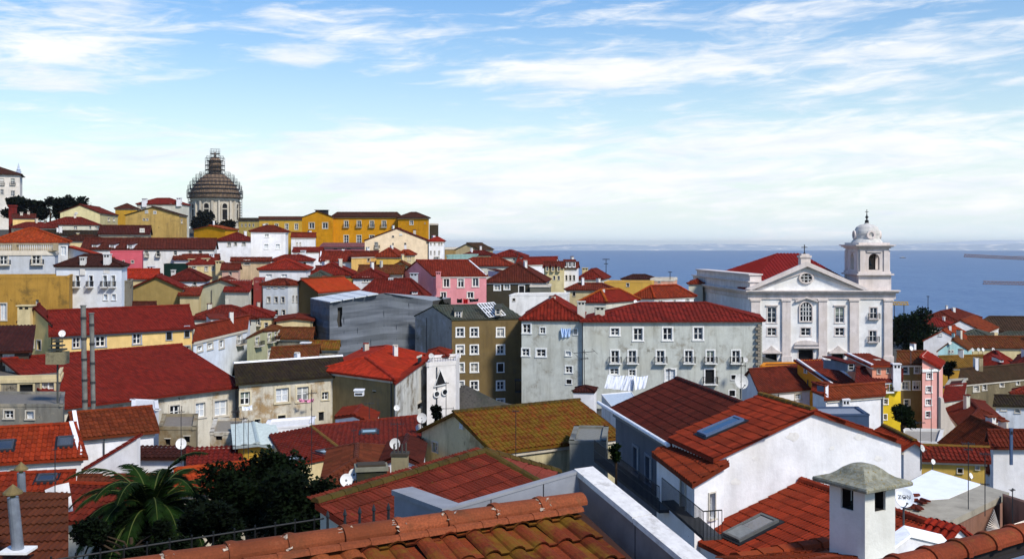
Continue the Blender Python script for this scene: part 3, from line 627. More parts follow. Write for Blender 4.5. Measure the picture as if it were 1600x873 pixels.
house('white cube house with blind windows and small maroon roof', (446, 362, 190), (392, _, 186), (456, _, 202), 6.5, ('hip', 353), WHITE, 'maroon', name='white_house', wins=[(417, 368, 6, 5), (416, 385, 6, 7, 'g'), (434, 385, 6, 7, 'g'), (451, 369, 2.5, 6), (451, 387, 3, 7)], trim=WTRIM)
house('white house with stepped gable between white cube and yellow palace', (492, 371, 214), (455, _, 206), (496, _, 226), 5, ('gu', 364), WHITE, 'maroon', name='white_house', wins=[(464, 381, 2, 4), (469, 381, 2, 4)])
# -- far left hill
house('stained yellow gable house with four small windows on the hill', (280, 336, 262), (196, _, 262), (292, _, 272), 9, ('gv', 324), ((190, 158, 92), .45, (90, 74, 44), .25, (150, 126, 84)), 'brown', name='hill_house', wins=[(229, 331, 4, 4), (242, 332, 4, 4), (225, 343, 3, 3), (230, 343, 3, 3), (284, 346, 2.5, 5)])
house('white and yellow house with twin chimneys beside the scaffolded dome', (282, 319, 300), (214, _, 300), (300, _, 312), 13, ('hip', 310), PALE, 'maroon', name='hill_house', wins=[(267, 320, 3, 3), (290, 345, 3, 8), (296, 345, 3, 8)], chim=((226, 310, 7, 7, 300, WHITE), (280, 309, 7, 7, 300, WHITE)))
house('dark roofed yellow house between pale gable and stained gable', (214, 326, 288), (180, _, 288), (219, _, 300), 9, ('hip', 319), ((196, 150, 50), .4), 'dark', name='hill_house')
house('pale cream gable house right of the hilltop trees', (156, 333, 255), (94, _, 250), (184, _, 275), 8, ('gv', 322), ((206, 196, 150), .25), 'maroon', name='hill_house', wins=[(119, 333, 4, 2), (170, 343, 3, 5), (178, 343, 3, 5)])
house('white walled house with spreading red hip roof under the hilltop trees', (152, 351, 225), (72, _, 220), (158, _, 238), 6, ('hip', 340), PALE, 'red', name='hill_house', wins=[(118, 356, 5, 5), (141, 356, 3, 6), (150, 355, 3, 6)])
house('dim house with low dark red roof under the trees', (92, 356, 215), (18, _, 212), (98, _, 226), 6, ('hip', 348), DIRTY, 'red', name='hill_house', wins=[(40, 362, 5, 5)], trim=STONE)
house('small yellow walled hut below the hilltop trees', (54, 341, 246), (20, _, 244), (56, _, 254), 5, ('gu', 335), YEL, 'maroon', name='hill_house')
house('stained shed with black roof in front of the white walled hill house', (150, 368, 200), (70, _, 196), (154, _, 210), 6, ('gu', 361), DIRTY, 'black', name='hill_shed')
house('pale house behind the raspberry front with red roof edge', (164, 376, 185), (95, _, 182), (168, _, 194), 5, ('hip', 368), CREAM, 'dark', name='hill_house')
# -- centre left
house('square white villa under a wide red hip roof in the centre left', (478, 421, 160), (405, 421), (490, 417.5, 172), 5.5, ('hip', 405), WHITE, 'red', name='white_villa', wins=[(420, 431, 9, 5, 'gt'), (444, 431, 9, 5, 'gt')])
house('white house with red hip roof just behind the square villa', (486, 407, 178), (425, 407), (496, _, 188), 6, ('hip', 399), WHITE, 'maroon', name='white_house', wins=[(476, 411, 4, 4, 'd'), (494, 410, 2, 5)])
house('cream house with pink wall and dark double window', (422, 408, 172), (362, 408), (428, _, 182), 8, ('gu', 403), ((212, 186, 150), .3), 'maroon', name='cream_house', wins=[(386, 410, 8, 6, 'd')])
house('tall narrow pale flats with three window columns', (450, 445, 142), (411, 444), (470, 451, 144), 9, ('hip', 436), ((196, 202, 208), .3, (120, 120, 116)), 'maroon', name='pale_flats', wins=WR((420, 430.5, 442), 447, 5, 6)+WR((420, 431.5, 442), 468, 5, 9)+WR((432, 443), 488, 5, 8)+WR((458, 463.5), 467, 2.5, 10))
house('narrow house of flaking red plaster beside the pale flats', (411, 437, 146), (396, 436), (414, _, 152), 10, ('flat', .2), ((150, 62, 58), .5, (110, 80, 70), .4, (190, 180, 170)), 'red', name='red_house', cornice=False)
house('house with flame orange roof slope and brown gable', (520, 452, 152), (452, 455, 146), (556, 449, 160), 6, ('su-', .1), BROWNW, 'orange', name='orange_roofed_house') if False else None
house('house with flame orange roof slope above the netted block', (497, 457, 140), (448, 451, 146), (560, 449, 150), 5, ('gv', 434), ((110, 92, 58), .4), tilemat((214, 66, 24), var=.15), name='orange_roofed_house', ridgem='rust')
house('cream house with red roof corner left of the netted block', (488, 500, 128), (432, 501), (492, _, 136), 7, ('gv', 493), CREAM, 'maroon', name='cream_house', wins=[(480, 519, 2, 5, 'd'), (486, 482, 4, 8)])
house('cream house with balcony rooms under a red hip roof', (424, 495, 131), (350, 496), (428, _, 139), 7, ('hip', 478), CREAM, 'red', name='cream_house', wins=[(380, 505, 6, 8), (402, 503, 8, 9, 'b'), (416, 508, 5, 8)])
house('pale green fronted house with long iron balcony', (434, 516, 122), (386, 528), (446, _, 130), 8, ('gv', 512), ((176, 176, 140), .35), 'rust', name='balcony_house', wins=[(421, 527, 5, 12, 'b'), (431, 524, 4, 11, 'b'), (402, 533, 6, 12, 'b'), (421, 553, 5, 12), (432, 548, 5, 11), (448, 542, 6, 9)])
house('dark mossy roofed house below the cream balcony house', (486, 529, 121), (430, 524), (492, _, 128), 6, ('gu', 512), DIRTY, 'rust', name='mossy_house')
house('low house with rust brown roof behind the wavy white ridge', (494, 560, 104), (424, 565), (500, _, 111), 5, ('gu', 541), PALE, 'rust', name='low_house', chim=((478, 534, 14, 13, 110, WHITE),))
house('low house with mustard tile roof at the foot of the netted block', (527, 545, 117), (487, 545), (530, _, 122), 5, ('gu', 533), DIRTY, 'mossy', name='low_house')
# -- centre
house('pink gable house with double windows and red roof', (677, 431, 158), (628, 426, 168), (760, 431, 159), 8, ('gv', 407), PINK, 'red', name='pink_house', trim=flat((214, 206, 196)), ov=.2, ridgem=T['red'],
      wins=[(697.5, 442, 9, 13, 'p'), (720, 442, 9, 13, 'p'), (743, 441, 9, 13, 'p'), (693, 461, 8, 9, 'p'), (735, 461, 9, 9, 'p')], chim=((685, 424, 7, 14, 157, plaster(*PINK)), (647, 426, 12, 12, 160, GREYW and plaster(*GREYW))), coping=(((0, 1), (.5, 1)),))
house('maroon roofed house squeezed between netted block and pink gable', (664, 466, 148), (556, 466), (670, _, 156), 5, ('hip', 436, .3), PALE, 'maroon', name='maroon_roofed_house', chim=((611, 434, 7, 6, 152, WHITE),), dorm=((648, 457, 9, 5, 148.5),))
house('small white house with one wide window left of the maroon roof', (602, 434, 156), (552, 434), (606, 431, 164), 5, ('hip', 420), WHITE, 'maroon', name='white_house', wins=[(572, 437, 9, 7)])
house('ochre house with dark opening and red roofs behind the orange slope', (552, 430, 166), (478, 428), (560, 427, 174), 6, ('hip', 411, .3), ((186, 150, 76), .3), 'maroon', name='ochre_house', wins=[(528, 433, 6, 8, 'd'), (484, 436, 5, 4, 'd')], coping=())
house('rust roofed house left of the pink gable', (628, 428, 164), (560, 427), (634, _, 172), 5, ('gu', 415), PALE, 'rust', name='low_house')
house('yellow block house with blank wall under red roof', (622, 401, 186), (588, 401), (634, 399, 198), 6, ('hip', 388), ((220, 178, 84), .2), 'red', name='yellow_house')
house('cream flats corner with two thin windows beside the yellow block', (636, 398, 190), (622, 398), (648, 396, 194), 6, ('hip', 391), CREAM, 'orange', name='cream_house', wins=[(637.5, 404, 1.6, 6), (641, 404, 1.6, 6)])
house('low yellow house with long red roof left of the yellow block', (590, 400, 192), (549, 401), (594, _, 202), 5, ('gu', 393), ((224, 184, 110), .2), 'maroon', name='yellow_house', wins=[(576, 406, 4, 4, 'd')])
house('white walled house with crimson roof below the palace', (550, 408, 184), (500, 408), (552, _, 194), 5, ('gu', 393), WHITE, 'red', name='white_house', wins=[(516, 411, 3, 4), (533, 411, 4, 3)], coping=(((1, 0), (1, .5)),))
house('white house with short crimson roof and gabled party wall', (502, 393, 206), (458, _, 202), (510, _, 214), 5, ('gu', 387), WHITE, 'red', name='white_house', coping=(((0, 0), (0, 1)),), chim=((474, 391, 7, 4, 203, WHITE),))
house('large cream gable house with scattered small windows', (668, 376, 222), (570, _, 214), (672, _, 232), 12, ('gv', 357), ((226, 204, 172), .15, (150, 130, 100)), 'maroon', name='cream_gable_house', ov=.2, wins=[(588, 383, 5, 9, 'b'), (614, 369.5, 3, 2.5, 'd'), (614, 381, 2, 3, 'd'), (633, 381, 3, 3, 'd'), (626, 366.5, 4, 2)])
house('white narrow flats with red cap roof right of the cream gable', (693, 377, 226), (670, _, 222), (697, _, 236), 10, ('hip', 371), WHITE, 'red', name='white_flats', wins=WR((673, 679, 686, 690), 380.5, 2, 5)+WR((673, 679, 686), 395, 2, 6)+[(682, 404, 8, 5, 'b')])
house('yellow palace wing with four tall windows and arched ground floor', (625, 339, 300), (520, _, 300), (628, _, 316), 16, ('hip', 332, .15), PALACE, 'dark', name='yellow_palace', cat='building', trim=flat((190, 184, 160)), ov=.5, wins=WR((541, 561, 581, 600), 350, 6, 10, 'b')+WR((541, 561, 581), 374, 7, 13))
house('yellow palace gable block with two windows and roof hut', (520, 339, 296), (472, _, 297), (524, _, 312), 16, ('gv', 331), PALACE, 'dark', name='yellow_palace', cat='building', trim=flat((200, 190, 166)), ov=.25, wins=WR((487, 508), 352.5, 8, 9, 'p'), chim=((503, 328, 18, 6, 300, flat((40, 40, 44))),))
house('yellow palace corner pavilion with pyramid roof', (668, 340, 296), (622, _, 298), (672, _, 310), 15, ('hip', 332), PALACE, 'dark', name='yellow_palace', cat='building', trim=flat((200, 196, 184)), ov=.5, wins=[(643, 348, 5, 6), (664, 349, 1.5, 2, 'd')])
house('long low yellow wing with dark roof left of the palace', (472, 343, 318), (405, _, 318), (474, _, 330), 11, ('gu', 339), ((206, 164, 62), .3), 'dark', name='yellow_wing', cat='building', trim=flat((210, 200, 170)), wins=WR((416, 432, 448, 463), 354, 5, 9))
house('stone yellow low building with many windows right of the dome', (405, 345, 400), (373, _, 400), (408, _, 414), 12, ('gu', 341), ((168, 146, 82), .4), 'black', name='stone_building', cat='building', wins=WR((378, 384, 390, 396), 352, 2, 5))
house('brown tower like block right of the palace pavilion', (684, 350, 312), (671, _, 312), (685, _, 320), 14, ('flat', .2), ((70, 60, 44), .4), 'dark', name='brown_block', cat='building')
house('low rosy annex with dark windows at the palace foot', (580, 386, 244), (500, _, 244), (584, _, 252), 5, ('sv', 1.0), ((150, 96, 104), .3), tilemat((170, 96, 104)), name='rosy_annex', wins=WR((524, 535, 545), 388.3, 6, 3, 'dt'))
# -- brown and green flats in the middle
BF = [(x, y, 11, 13, 'n') for x in (719, 741, 782) for y in (519, 546, 574, 602, 630) if not (x == 782 and y == 574)]+[(782, 574, 9, 13, 'd')]
house('brown rendered flats with white framed windows in the centre', (706, 499, 128), (649, _, 134.5), (816, 497, 130.5), 12.5, ('gv', 477), ((118, 100, 66), .4, (70, 60, 44), .12, (104, 92, 70)), 'grey', name='brown_flats', cat='building', trim=WTRIM, ov=.12, cornice=False, wins=BF, dorm=((716, 492, 12, 15, 128.6, STONE, 2.5), (778, 487, 9, 11, 129, STONE, 2.5)))
GW9 = [(823, 513, 12, 14), (848, 516, 8, 9), (899, 518, 6, 9), (821.5, 550, 11, 11), (845.5, 551, 14, 11), (888, 552, 8, 7, 'g'), (820, 572, 9, 6), (889, 577, 10, 10), (889, 596, 8, 7, 'd')]
house('pale green flats left wing with raised red roof and small windows', (910, 500, 124.1), (815, _, 124.9), (912, _, 136), 13, ('hip', 464, .25), GREEN, tilemat((150, 34, 18), var=.5), name='green_flats', cat='building', trim=flat((224, 226, 224)), wins=GW9, cornice=False, pitch=.42)
GW10 = [(961, 518, 13, 11), (997, 522, 14, 19), (1043, 521.5, 14, 19), (1091, 521, 14, 19)]+WR((961, 988, 1032, 1076, 1110, 1150), 557, 12, 19, 'b')+[(960, 580, 13, 9), (988, 582, 10, 9), (1047.5, 586, 15, 18, 'g'), (1109, 588, 14, 22, 'db'), (1146, 589, 7, 7, 'd'), (1144, 614, 9, 9, 'd')]
house('long pale green flats with iron balconies under one red roof', (1191, 501, 124), (911, 501.5), (1181, _, 135), 13.5, ('hip', 473, .75), GREEN, tilemat((146, 30, 18), var=.5), name='green_flats', cat='building', trim=flat((228, 228, 224)), wins=GW10, cornice=False, ov=.4, pitch=.5, chim=((937, 478, 15, 20, 125, plaster((206, 206, 190), .3)), (862+46, 470, 12, 26, 126, plaster((206, 206, 196), .3))))
# -- right of the pink house
house('dark stained house with white framed windows and deep red roof', (850, 441, 160), (760, 441), (858, _, 172), 5, ('hip', 411, .35), ((66, 62, 50), .5), 'maroon', name='dark_house', trim=WTRIM, wins=[(777, 449, 9, 8), (792, 448, 8, 8), (815, 452, 8, 11, 'd')], dorm=((786, 428, 11, 9, 162, WHITE, 3.0, 'n', -.8),))
house('grey lean-to wing at the right end of the dark house', (858, 446, 158), (828, 446), (861, _, 164), 4.5, ('flat', .1), ((110, 110, 100), .5), 'grey', name='lean_to')
house('plain white terrace wall house below the dark house', (884, 461, 146), (796, 462), (890, _, 152), 5, ('flat', .15), WHITE2, flat((190, 188, 180)), name='white_house', cornice=False, wins=[(803, 468, 4, 4, 'd')])
house('red roofed house with white dormer band behind pink gable', (800, 415, 182), (716, 415), (806, _, 196), 5, ('hip', 403, .4), PALE, 'red', name='red_roofed_house', dorm=((766, 412, 12, 4, 183),))
house('red roofed house with bare grey side above the dark house', (815, 401, 212), (770, 401), (824, 400, 222), 6, ('hip', 391), PALE, 'maroon', name='red_roofed_house', wins=[(803, 405, 4, 4)])
house('low house with teal wall and white parapet behind the pink gable', (742, 399, 206), (698, 400), (746, _, 212), 4, ('flat', .25), ((140, 172, 166), .2), flat((200, 200, 196)), name='teal_house', cornice=False)
house('jumbled cream house with stacked brown roofs on the skyline', (748, 390, 240), (712, _, 240), (770, _, 250), 6, ('gv', 380), ((176, 160, 124), .4), 'brown', name='skyline_house', wins=[(758, 391, 3, 3)])
house('tan house with flat roof at the skyline beside white flats', (722, 388, 252), (692, _, 250), (726, _, 260), 6, ('flat', .3), ((150, 126, 82), .4), 'brown', name='skyline_house')
house('low red roofed house in front of the jumbled skyline house', (768, 398, 222), (726, _, 220), (774, _, 230), 4, ('hip', 392), CREAM, 'maroon', name='skyline_house')
house('white house with two long red roofs near the water', (868, 412, 222), (806, 414), (878, 409, 236), 5, ('gu', 402), WHITE, 'red', name='white_house', sky=())
house('cream house with three ogee dormers', (880, 418, 196), (850, 418), (884, _, 206), 9, ('gu', 409), ((214, 200, 152), .25), 'maroon', name='dormered_house', wins=[(866, 434, 3, 6), (873, 434, 3, 6)], dorm=((855, 420, 5, 9, 195.5, plaster(*CREAM), 1.2), (864, 420, 5, 9, 195.5, plaster(*CREAM), 1.2), (873, 420, 5, 9, 195.5, plaster(*CREAM), 1.2)))
house('bright white house with three gabled dormers by the water', (901, 419, 200), (880, 419), (907, _, 210), 9, ('gu', 410), WHITE, 'maroon', name='dormered_house', wins=WR((885, 891, 897), 434, 3, 8), dorm=((884, 413, 5, 10, 199.5), (890.5, 413, 5, 10, 199.5), (897, 413, 5, 10, 199.5)))
house('red roofed house with square chimney right of the white dormers', (940, 436, 206), (903, 436), (952, 433, 218), 4, ('hip', 420), PALE, 'maroon', name='red_roofed_house', chim=((914, 418, 9, 7, 208, plaster(*CREAM)),))
house('long ochre yellow wall house with tiny window near the water', (1018, 442, 188), (944, 440), (1022, _, 196), 7, ('flat', .2), ((214, 170, 78), .25, (150, 116, 60)), flat((120, 90, 60)), name='ochre_house', wins=[(981, 445, 4, 5)], cornice=False)
house('cream house with low red roof left of the red pyramid roof', (956, 453, 168), (885, 452.5), (962, 450, 178), 5, ('hip', 443, .4), CREAM, 'red', name='cream_house', wins=[(897, 459, 4, 6, 'd')])
house('low house under a broad red pyramid roof behind the green flats', (947, 472, 146), (908, 465), (996, 468, 152), 4, ('hip', 452), PALE, 'red', name='red_roofed_house', ridgem='orange')
house('white house with red hip roof left of the church', (1022, 466, 160), (988, 460), (1084, 464.5, 166), 6, ('hip', 446, .5), WHITE, 'red', name='white_house', ridgem='orange', wins=[(1032, 469, 6, 7), (1054, 468, 3, 7), (1074, 469, 5, 7), (1003, 465, 1.5, 3)])
house('pink house with brown roof at the waterside skyline', (1052, 437, 230), (1016, 437), (1058, _, 240), 6, ('flat', .3), ((214, 160, 136), .2), 'brown', name='pink_house', wins=[(1030, 440, 4, 3)])
house('brown roofed shed on the waterside skyline', (1022, 436, 245), (972, 436), (1026, _, 252), 5, ('hip', 429), DIRTY, 'dark', name='skyline_shed')
house('small red roofed house tucked left of the church flank', (1098, 443, 190), (1076, 443), (1102, _, 200), 6, ('hip', 436), PALE, 'red', name='red_roofed_house')
# -- under the church
house('low house with big maroon roof under the church steps', (1270, 606, 104), (1188, 613), (1236, _, 112), 6, ('gu', 574), WHITE, 'maroon', name='maroon_roofed_house', wins=[(1247, 619, 9, 8)])
house('orange house with white capped stepped firewalls', (1300, 600, 100), (1246, _, 106), (1342, 598, 100.6), 6, ('su', 562), ((246, 156, 46), .12, (170, 104, 36)), 'bright', name='orange_house', wins=[(1259, 579, 4, 6), (1315, 603, 4, 3)], coping=(((0, 0), (1, 0)), ((0, 1), (1, 1))), cornice=False)
house('long orange wall house at the church foot', (1250, 572, 110), (1188, 573), (1254, _, 113), 6, ('flat', .15), ((222, 140, 40), .15), 'dark', name='orange_house', cornice=False)
house('bright yellow house with three windows in a column', (1407, 594, 97), (1340, 597), (1409, _, 106), 9.5, ('gu', 573), LEMON, 'maroon', name='yellow_house', wins=[(1385, 604, 8, 13, 'b'), (1384, 627, 6, 8), (1383, 651, 5, 8), (1363, 605, 8, 11, 'g')], trim=WTRIM, dorm=((1330, 573, 12, 14, 99, plaster(*DUSK), 3.0, 'n', -.6),))
house('salmon attic house with white round chimney', (1363, 571, 96.5), (1325, _, 102.5), (1395, _, 96.8), 2.2, ('su', 553), SALMON, 'bright', name='salmon_house', wins=[(1373, 580, 5, 7), (1388, 579, 5, 7)], coping=(((0, 0), (1, 0)),), cornice=False, chim=((1400, 567, 12, 23, 96.6, WHITE),))
house('olive stained house with tall white windows and mossy roof', (1441, 568, 99), (1405, 568), (1443, _, 108), 9.5, ('gu', 549), ((128, 112, 76), .45, (70, 60, 44), .3, (150, 130, 90)), 'rust', name='olive_house', trim=WTRIM, wins=[(1415, 578, 8, 11), (1433, 577, 8, 11), (1415, 602, 11, 12), (1432, 602, 10, 12), (1417, 629, 8, 10)])
house('slim pink house with four stacked windows', (1466, 575, 98), (1441, 576), (1473, 573, 103), 9.5, ('su', 551), ((232, 174, 166), .15), 'red', name='pink_house', trim=WTRIM, wins=[(1452, 587, 8, 9), (1451, 608, 8, 9), (1450.5, 628, 8, 9), (1450, 647, 7, 9)])
house('white house with red roof and blue sided dormer below the yellow house', (1380, 616, 84), (1292, 623), (1373, _, 92), 8, ('gu', 601), WHITE, 'bright', name='white_house', coping=(((1, 0), (1, .5)),), dorm=((1322, 611, 10, 9, 84.5, plaster(*DUSK), 2.4, 'n', -.9),), chim=((1321, 622, 11, 9, 82, WHITE),))
house('narrow white link house with red ridge left of the dormered white house', (1290, 618, 86), (1270, 610), (1296, _, 92), 7, ('gu', 602), WHITE, 'red', name='white_house', cornice=False)
house('blue grey metal roofed workshop behind the white gable', (1358, 648, 62), (1262, 649), (1340, 636), 6, ('flat', .06), ((64, 82, 110), .3, (50, 56, 66)), flat((142, 146, 152), .5, .3), name='workshop', cornice=False)
# -- right edge cluster
house('low yellow house under long red roof with yellowed ridge', (1540, 720, 60), (1430, 716), (1532, _, 66), 4.5, ('gu', 697), ((198, 164, 80), .35), 'redmoss', name='yellow_house', ridgem='tan', wins=[(1527, 730, 6, 6, 'g'), (1500, 735, 8, 7, 'd')])
house('white house under large red hip roof at the right edge', (1546, 736, 68), (1474, 694), (1625, 733), 6, ('hip', 661, .35), WHITE2, 'redmoss', name='white_house', wins=[(1560, 744, 6, 9), (1580, 743, 8, 8)], ridgem='redmoss')
house('white lean-to house inside the large red roof at the right edge', (1552, 698, 66), (1546, 692, 68), (1630, 700, 66), 4, ('gv', 672), WHITE, 'maroon', name='white_house', cornice=False, chim=((1580, 668, 4, 28, 65, flat((70, 90, 120))),))
house('red roofed house in the hollow with curved white wall beside it', (1504, 668, 92), (1480, 640), (1566, 655), 6, ('hip', 631, .3), PALE, 'maroon', name='red_roofed_house')
house('low red roof right of the white gable house ridge', (1412, 702, 52), (1370, 680), (1440, 702), 4, ('gu', 676), WHITE, 'red', name='low_house', ridgem='tan')
house('white rendered yard house below the slim pink house', (1468, 694, 84), (1400, 690), (1474, _, 90), 6, ('flat', .2), WHITE2, flat((150, 146, 138)), name='yard_house', cornice=False)
house('stained house row with faded windows in the right hollow', (1604, 590, 124), (1498, 600), (1612, _, 134), 9, ('gu', 572), ((118, 108, 84), .55, (62, 56, 44), .45, (150, 138, 110)), 'brown', name='stained_row', wins=[(1525, 607, 8, 8), (1538, 605, 6, 8), (1565, 600, 6, 7), (1590, 597, 5, 7, 'g')])
house('bluish white cottage in the right hollow', (1606, 634, 104), (1556, 628), (1612, _, 110), 5, ('gu', 618), ((206, 214, 224), .35), 'black', name='white_cottage', wins=[(1568, 627+10, 8, 8, 'g'), (1590, 640, 8, 9)])
house('grey white wall block with small lean-to beside the pink house', (1504, 604, 112), (1476, 606), (1510, _, 118), 7, ('flat', .2), ((176, 172, 160), .4), 'dark', name='grey_block', cornice=False)
house('small maroon roofed hut under the grey white wall block', (1504, 622, 108), (1474, 626), (1508, _, 113), 4, ('sv', .9), PALE, 'maroon', name='hut', cornice=False)
house('mustard roofed house right of the slim pink house', (1530, 573, 138), (1466, 575), (1540, _, 148), 6, ('gu', 556), ((170, 132, 52), .3), 'tan', name='mustard_house')
house('red roofed house with round dormer right of the mustard roof', (1572, 584, 132), (1516, 570), (1600, 577, 140), 6, ('hip', 549), DIRTY, 'red', name='red_roofed_house', dorm=((1565, 563, 6, 5, 133),))
house('red roofed house cut by the right edge', (1640, 580, 128), (1578, 572), (1650, _, 140), 6, ('hip', 550), DIRTY, 'maroon', name='red_roofed_house')
house('dark red roofed house low at the right edge', (1640, 615, 112), (1582, 612), (1650, _, 120), 4, ('hip', 604), DIRTY, 'red', name='red_roofed_house')
house('turquoise gable house with twin windows below the white gable', (1512, 546, 152), (1466, 549), (1520, 545, 158), 5, ('gv', 527), ((158, 196, 200), .2), 'rust', name='turquoise_house', wins=[(1483, 549, 3, 4), (1488, 549, 3, 4)])
house('long low building with orange brown roof and row of dishes', (1640, 544, 156), (1510, 543), (1650, _, 168), 5, ('gu', 526), CREAM, 'rust', name='long_house')
house('white gable house with one window by the dark trees', (1504, 533, 166), (1443, 530), (1520, 528, 176), 7, ('gv', 512), WHITE, 'bright', name='white_house', wins=[(1469, 523, 5, 4, 'g')], ov=.15)
house('long white gable with wide slopes behind the one window gable', (1540, 520, 186), (1462, 518), (1560, _, 198), 6, ('gv', 496), WHITE, 'bright', name='white_house', ov=.15)
house('house with grey flat cap roof over a red band', (1544, 526, 172), (1500, 525), (1548, _, 180), 4, ('hip', 515), ((140, 40, 36), .3), 'grey', name='grey_capped_house')
house('red roofed house cluster at the waterfront skyline', (1500, 504, 212), (1428, 503), (1532, 500, 226), 6, ('hip', 484, .3), PALE, 'maroon', name='red_roofed_house')
house('red roofed house in front of the waterfront skyline cluster', (1488, 510, 198), (1432, 508), (1496, _, 208), 5, ('hip', 497), PALE, 'red', name='red_roofed_house')
house('huge brown shed roof at the right waterfront', (1700, 519, 200), (1512, 517), (1705, _, 222), 6, ('hip', 495, .3), ((130, 118, 100), .5), 'brown', name='dock_shed', cat='building', wins=[(1596, 521, 8, 4, 'd')], cornice=False)
house('pale low warehouse in front of the brown shed', (1660, 527, 182), (1556, 523), (1670, _, 190), 4, ('hip', 519), ((190, 184, 174), .3), 'grey', name='warehouse', cat='building')
# -- lower centre
house('yellow walled shed with ribbed grey metal roof above the dark tree', (434, 698, 56), (372, 694), (424, _, 62), 4, ('gv', 676), ((206, 164, 64), .3), flat((176, 188, 184), .5, .3), name='yellow_shed', cornice=False)
house('house with red roof, two skylights and yellow verge', (545, 706, 55), (418, 714), (520, 664), 5, ('gv', 664), CREAM, 'redmoss', name='red_roofed_house', ridgem='tan', sky=()) if False else None
house('low white garden wall house under the decayed facade', (488, 664, 66), (412, 670), (492, _, 69), 4, ('flat', .1), WHITE, flat((214, 212, 204)), name='white_wall_house', cornice=False)
house('small white gable house with red coping in front of the brown wall', (582, 661, 68), (524, 652), (592, _, 72), 4, ('gv', 640), WHITE, 'red', name='white_house', ov=.1, cornice=False)
house('white terrace block with triangular window and two portholes', (712, 569, 94), (667, 572), (718, _, 100), 9, ('flat', .35), ((224, 220, 216), .15), flat((190, 186, 180)), name='white_terrace_block', cat='building', cornice=False)
house('small white rooftop room with red roof on the terrace block', (697, 556, 99), (668, 552), (702, _, 103), 2.6, ('hip', 545), WHITE, 'bright', name='rooftop_room', wins=[(677, 560, 4, 9, 'd')], cornice=False)
house('mossy orange roofed house with water stained gable', (772, 706, 50), (659, 673), (966, 682), 6, ('gv', 634), ((206, 196, 160), .6, (70, 62, 46), .35, (140, 128, 98)), 'mossy', name='mossy_roofed_house', ridgem='mossridge', ov=.2, wins=[(722, 664, 5, 10, 'g'), (680, 698, 7, 14, 'n')], pieces=0)
house('grey concrete annex with arched hollow right of the mossy roof', (946, 692, 48), (890, 690), (950, _, 52), 6, ('flat', .1), ((128, 130, 124), .5), flat((120, 120, 112)), name='concrete_annex', cornice=False)
house('white gable house with skylit orange red roof', (1117, 716, 34.8), (1050, _, 38.3), (1408, _, 37.7), 9, ('gu', 628), WHITE, tilemat((172, 52, 26), moss=.06, var=.35), name='white_gable_house', ov=.12, ridgem='tan', pieces=300, pitch=.27, cornice=False, sky=((0, 1.0, .8, .75, 1.6, (90, 110, 140)),))
house('grey walled alley house with dark maroon roof and white gutter', (1056, 694, 38.6), (962, 640), (1287, _, 39.6), 9, ('gu', 612), ((96, 104, 116), .45, (52, 54, 58)), tilemat((98, 26, 18), var=.4, wear=.4), name='alley_house', ov=.22, wins=[(994, 719, 8, 40, 'n', 'L'), (1014, 735, 9, 42, 'n', 'L'), (1036, 748, 9, 40, 'n', 'L')], trim=plaster((120, 128, 140), .3), pieces=0)
house('white porch block with stained tile lean-to roof and narrow windows', (1085, 754, 33.6), (1026, _, 38.2), (1131, _, 34.6), 6, ('sv', .45), WHITE, tilemat((160, 54, 24), moss=.12, mc=(40, 30, 22), wear=.6), name='porch_block', ov=.2, wins=[(1068, 772, 7, 46, 'n', 'L'), (1112, 790, 9, 40, 'n', 'R')], cornice=False)

# -- small annexes wedged between the larger houses
house('stained grey shed wedged right of the bright white balcony house', (206, 440, 126), (190, _, 126), (208, _, 132), 7, ('flat', .15), DIRTY, 'dark', name='grey_shed', cornice=False)
house('low white rooftop shed behind the yellow house ridge', (240, 480, 127), (204, _, 127), (243, _, 131), 2.5, ('gu', 472), WHITE, 'dark', name='white_shed', cornice=False)
house('red lean-to roof stepping down the pale grey green gable', (388, 455, 138.6), (352, _, 139), (392, _, 142), 3, ('sv', 1.4), PALE, 'red', name='lean_to', cornice=False)
house('tiny tile roofed porch between ochre and grey green gables', (310, 461, 137), (281, _, 137.3), (314, _, 140), 4, ('sv', 1.0), CREAM, 'maroon', name='porch', cornice=False)
house('small pink walled house stacked right of the cream cluster', (372, 421, 160), (347, _, 160), (378, _, 167), 4.5, ('gu', 412), ((216, 176, 158), .25), 'maroon', name='pink_house', wins=[(360, 427, 4, 4)])
house('grey pyramid canopy beside the flame orange roof', (512, 433, 153), (486, _, 153), (515, _, 159), 3, ('hip', 424), DIRTY, 'grey', name='canopy', cornice=False)
house('low shed wrapped in dark green sheeting below the white terrace', (296, 413, 165), (256, _, 165), (299, _, 169), 4, ('flat', .1), ((18, 46, 40), .2, (12, 24, 22)), flat((22, 50, 44)), name='green_shed', cornice=False)
house('white attic strip with maroon roof below the long terrace', (340, 405, 173), (272, _, 173), (344, _, 179), 3, ('gu', 398), WHITE, 'maroon', name='white_attic', cornice=False, chim=((331, 396, 6, 7, 173, WHITE),))
house('crumbling grey yard house beside the tall white party wall', (306, 670, 64), (248, _, 64), (309, _, 69), 6.5, ('flat', .15), STAIN2, flat((120, 112, 100)), name='yard_house', cornice=False, wins=[(262, 690, 8, 10, 'dt'), (292, 686, 9, 10, 'dt')])
house('rough stained yard block above the short red lean-to', (382, 678, 61), (328, _, 61), (385, _, 66), 5, ('flat', .12), STAIN, flat((130, 122, 106)), name='yard_house', cornice=False, wins=[(342, 684, 10, 7, 'dt')])
house('dim pale house front above the orange roof at the left edge', (98, 634, 71), (-40, _, 71), (101, _, 77), 6, ('flat', .15), ((128, 126, 118), .55, (54, 50, 46), .45, (160, 150, 130)), flat((110, 106, 98)), name='stained_house', cornice=False, wins=[(14, 647, 14, 12, 'n'), (47, 648, 12, 12, 'g')])
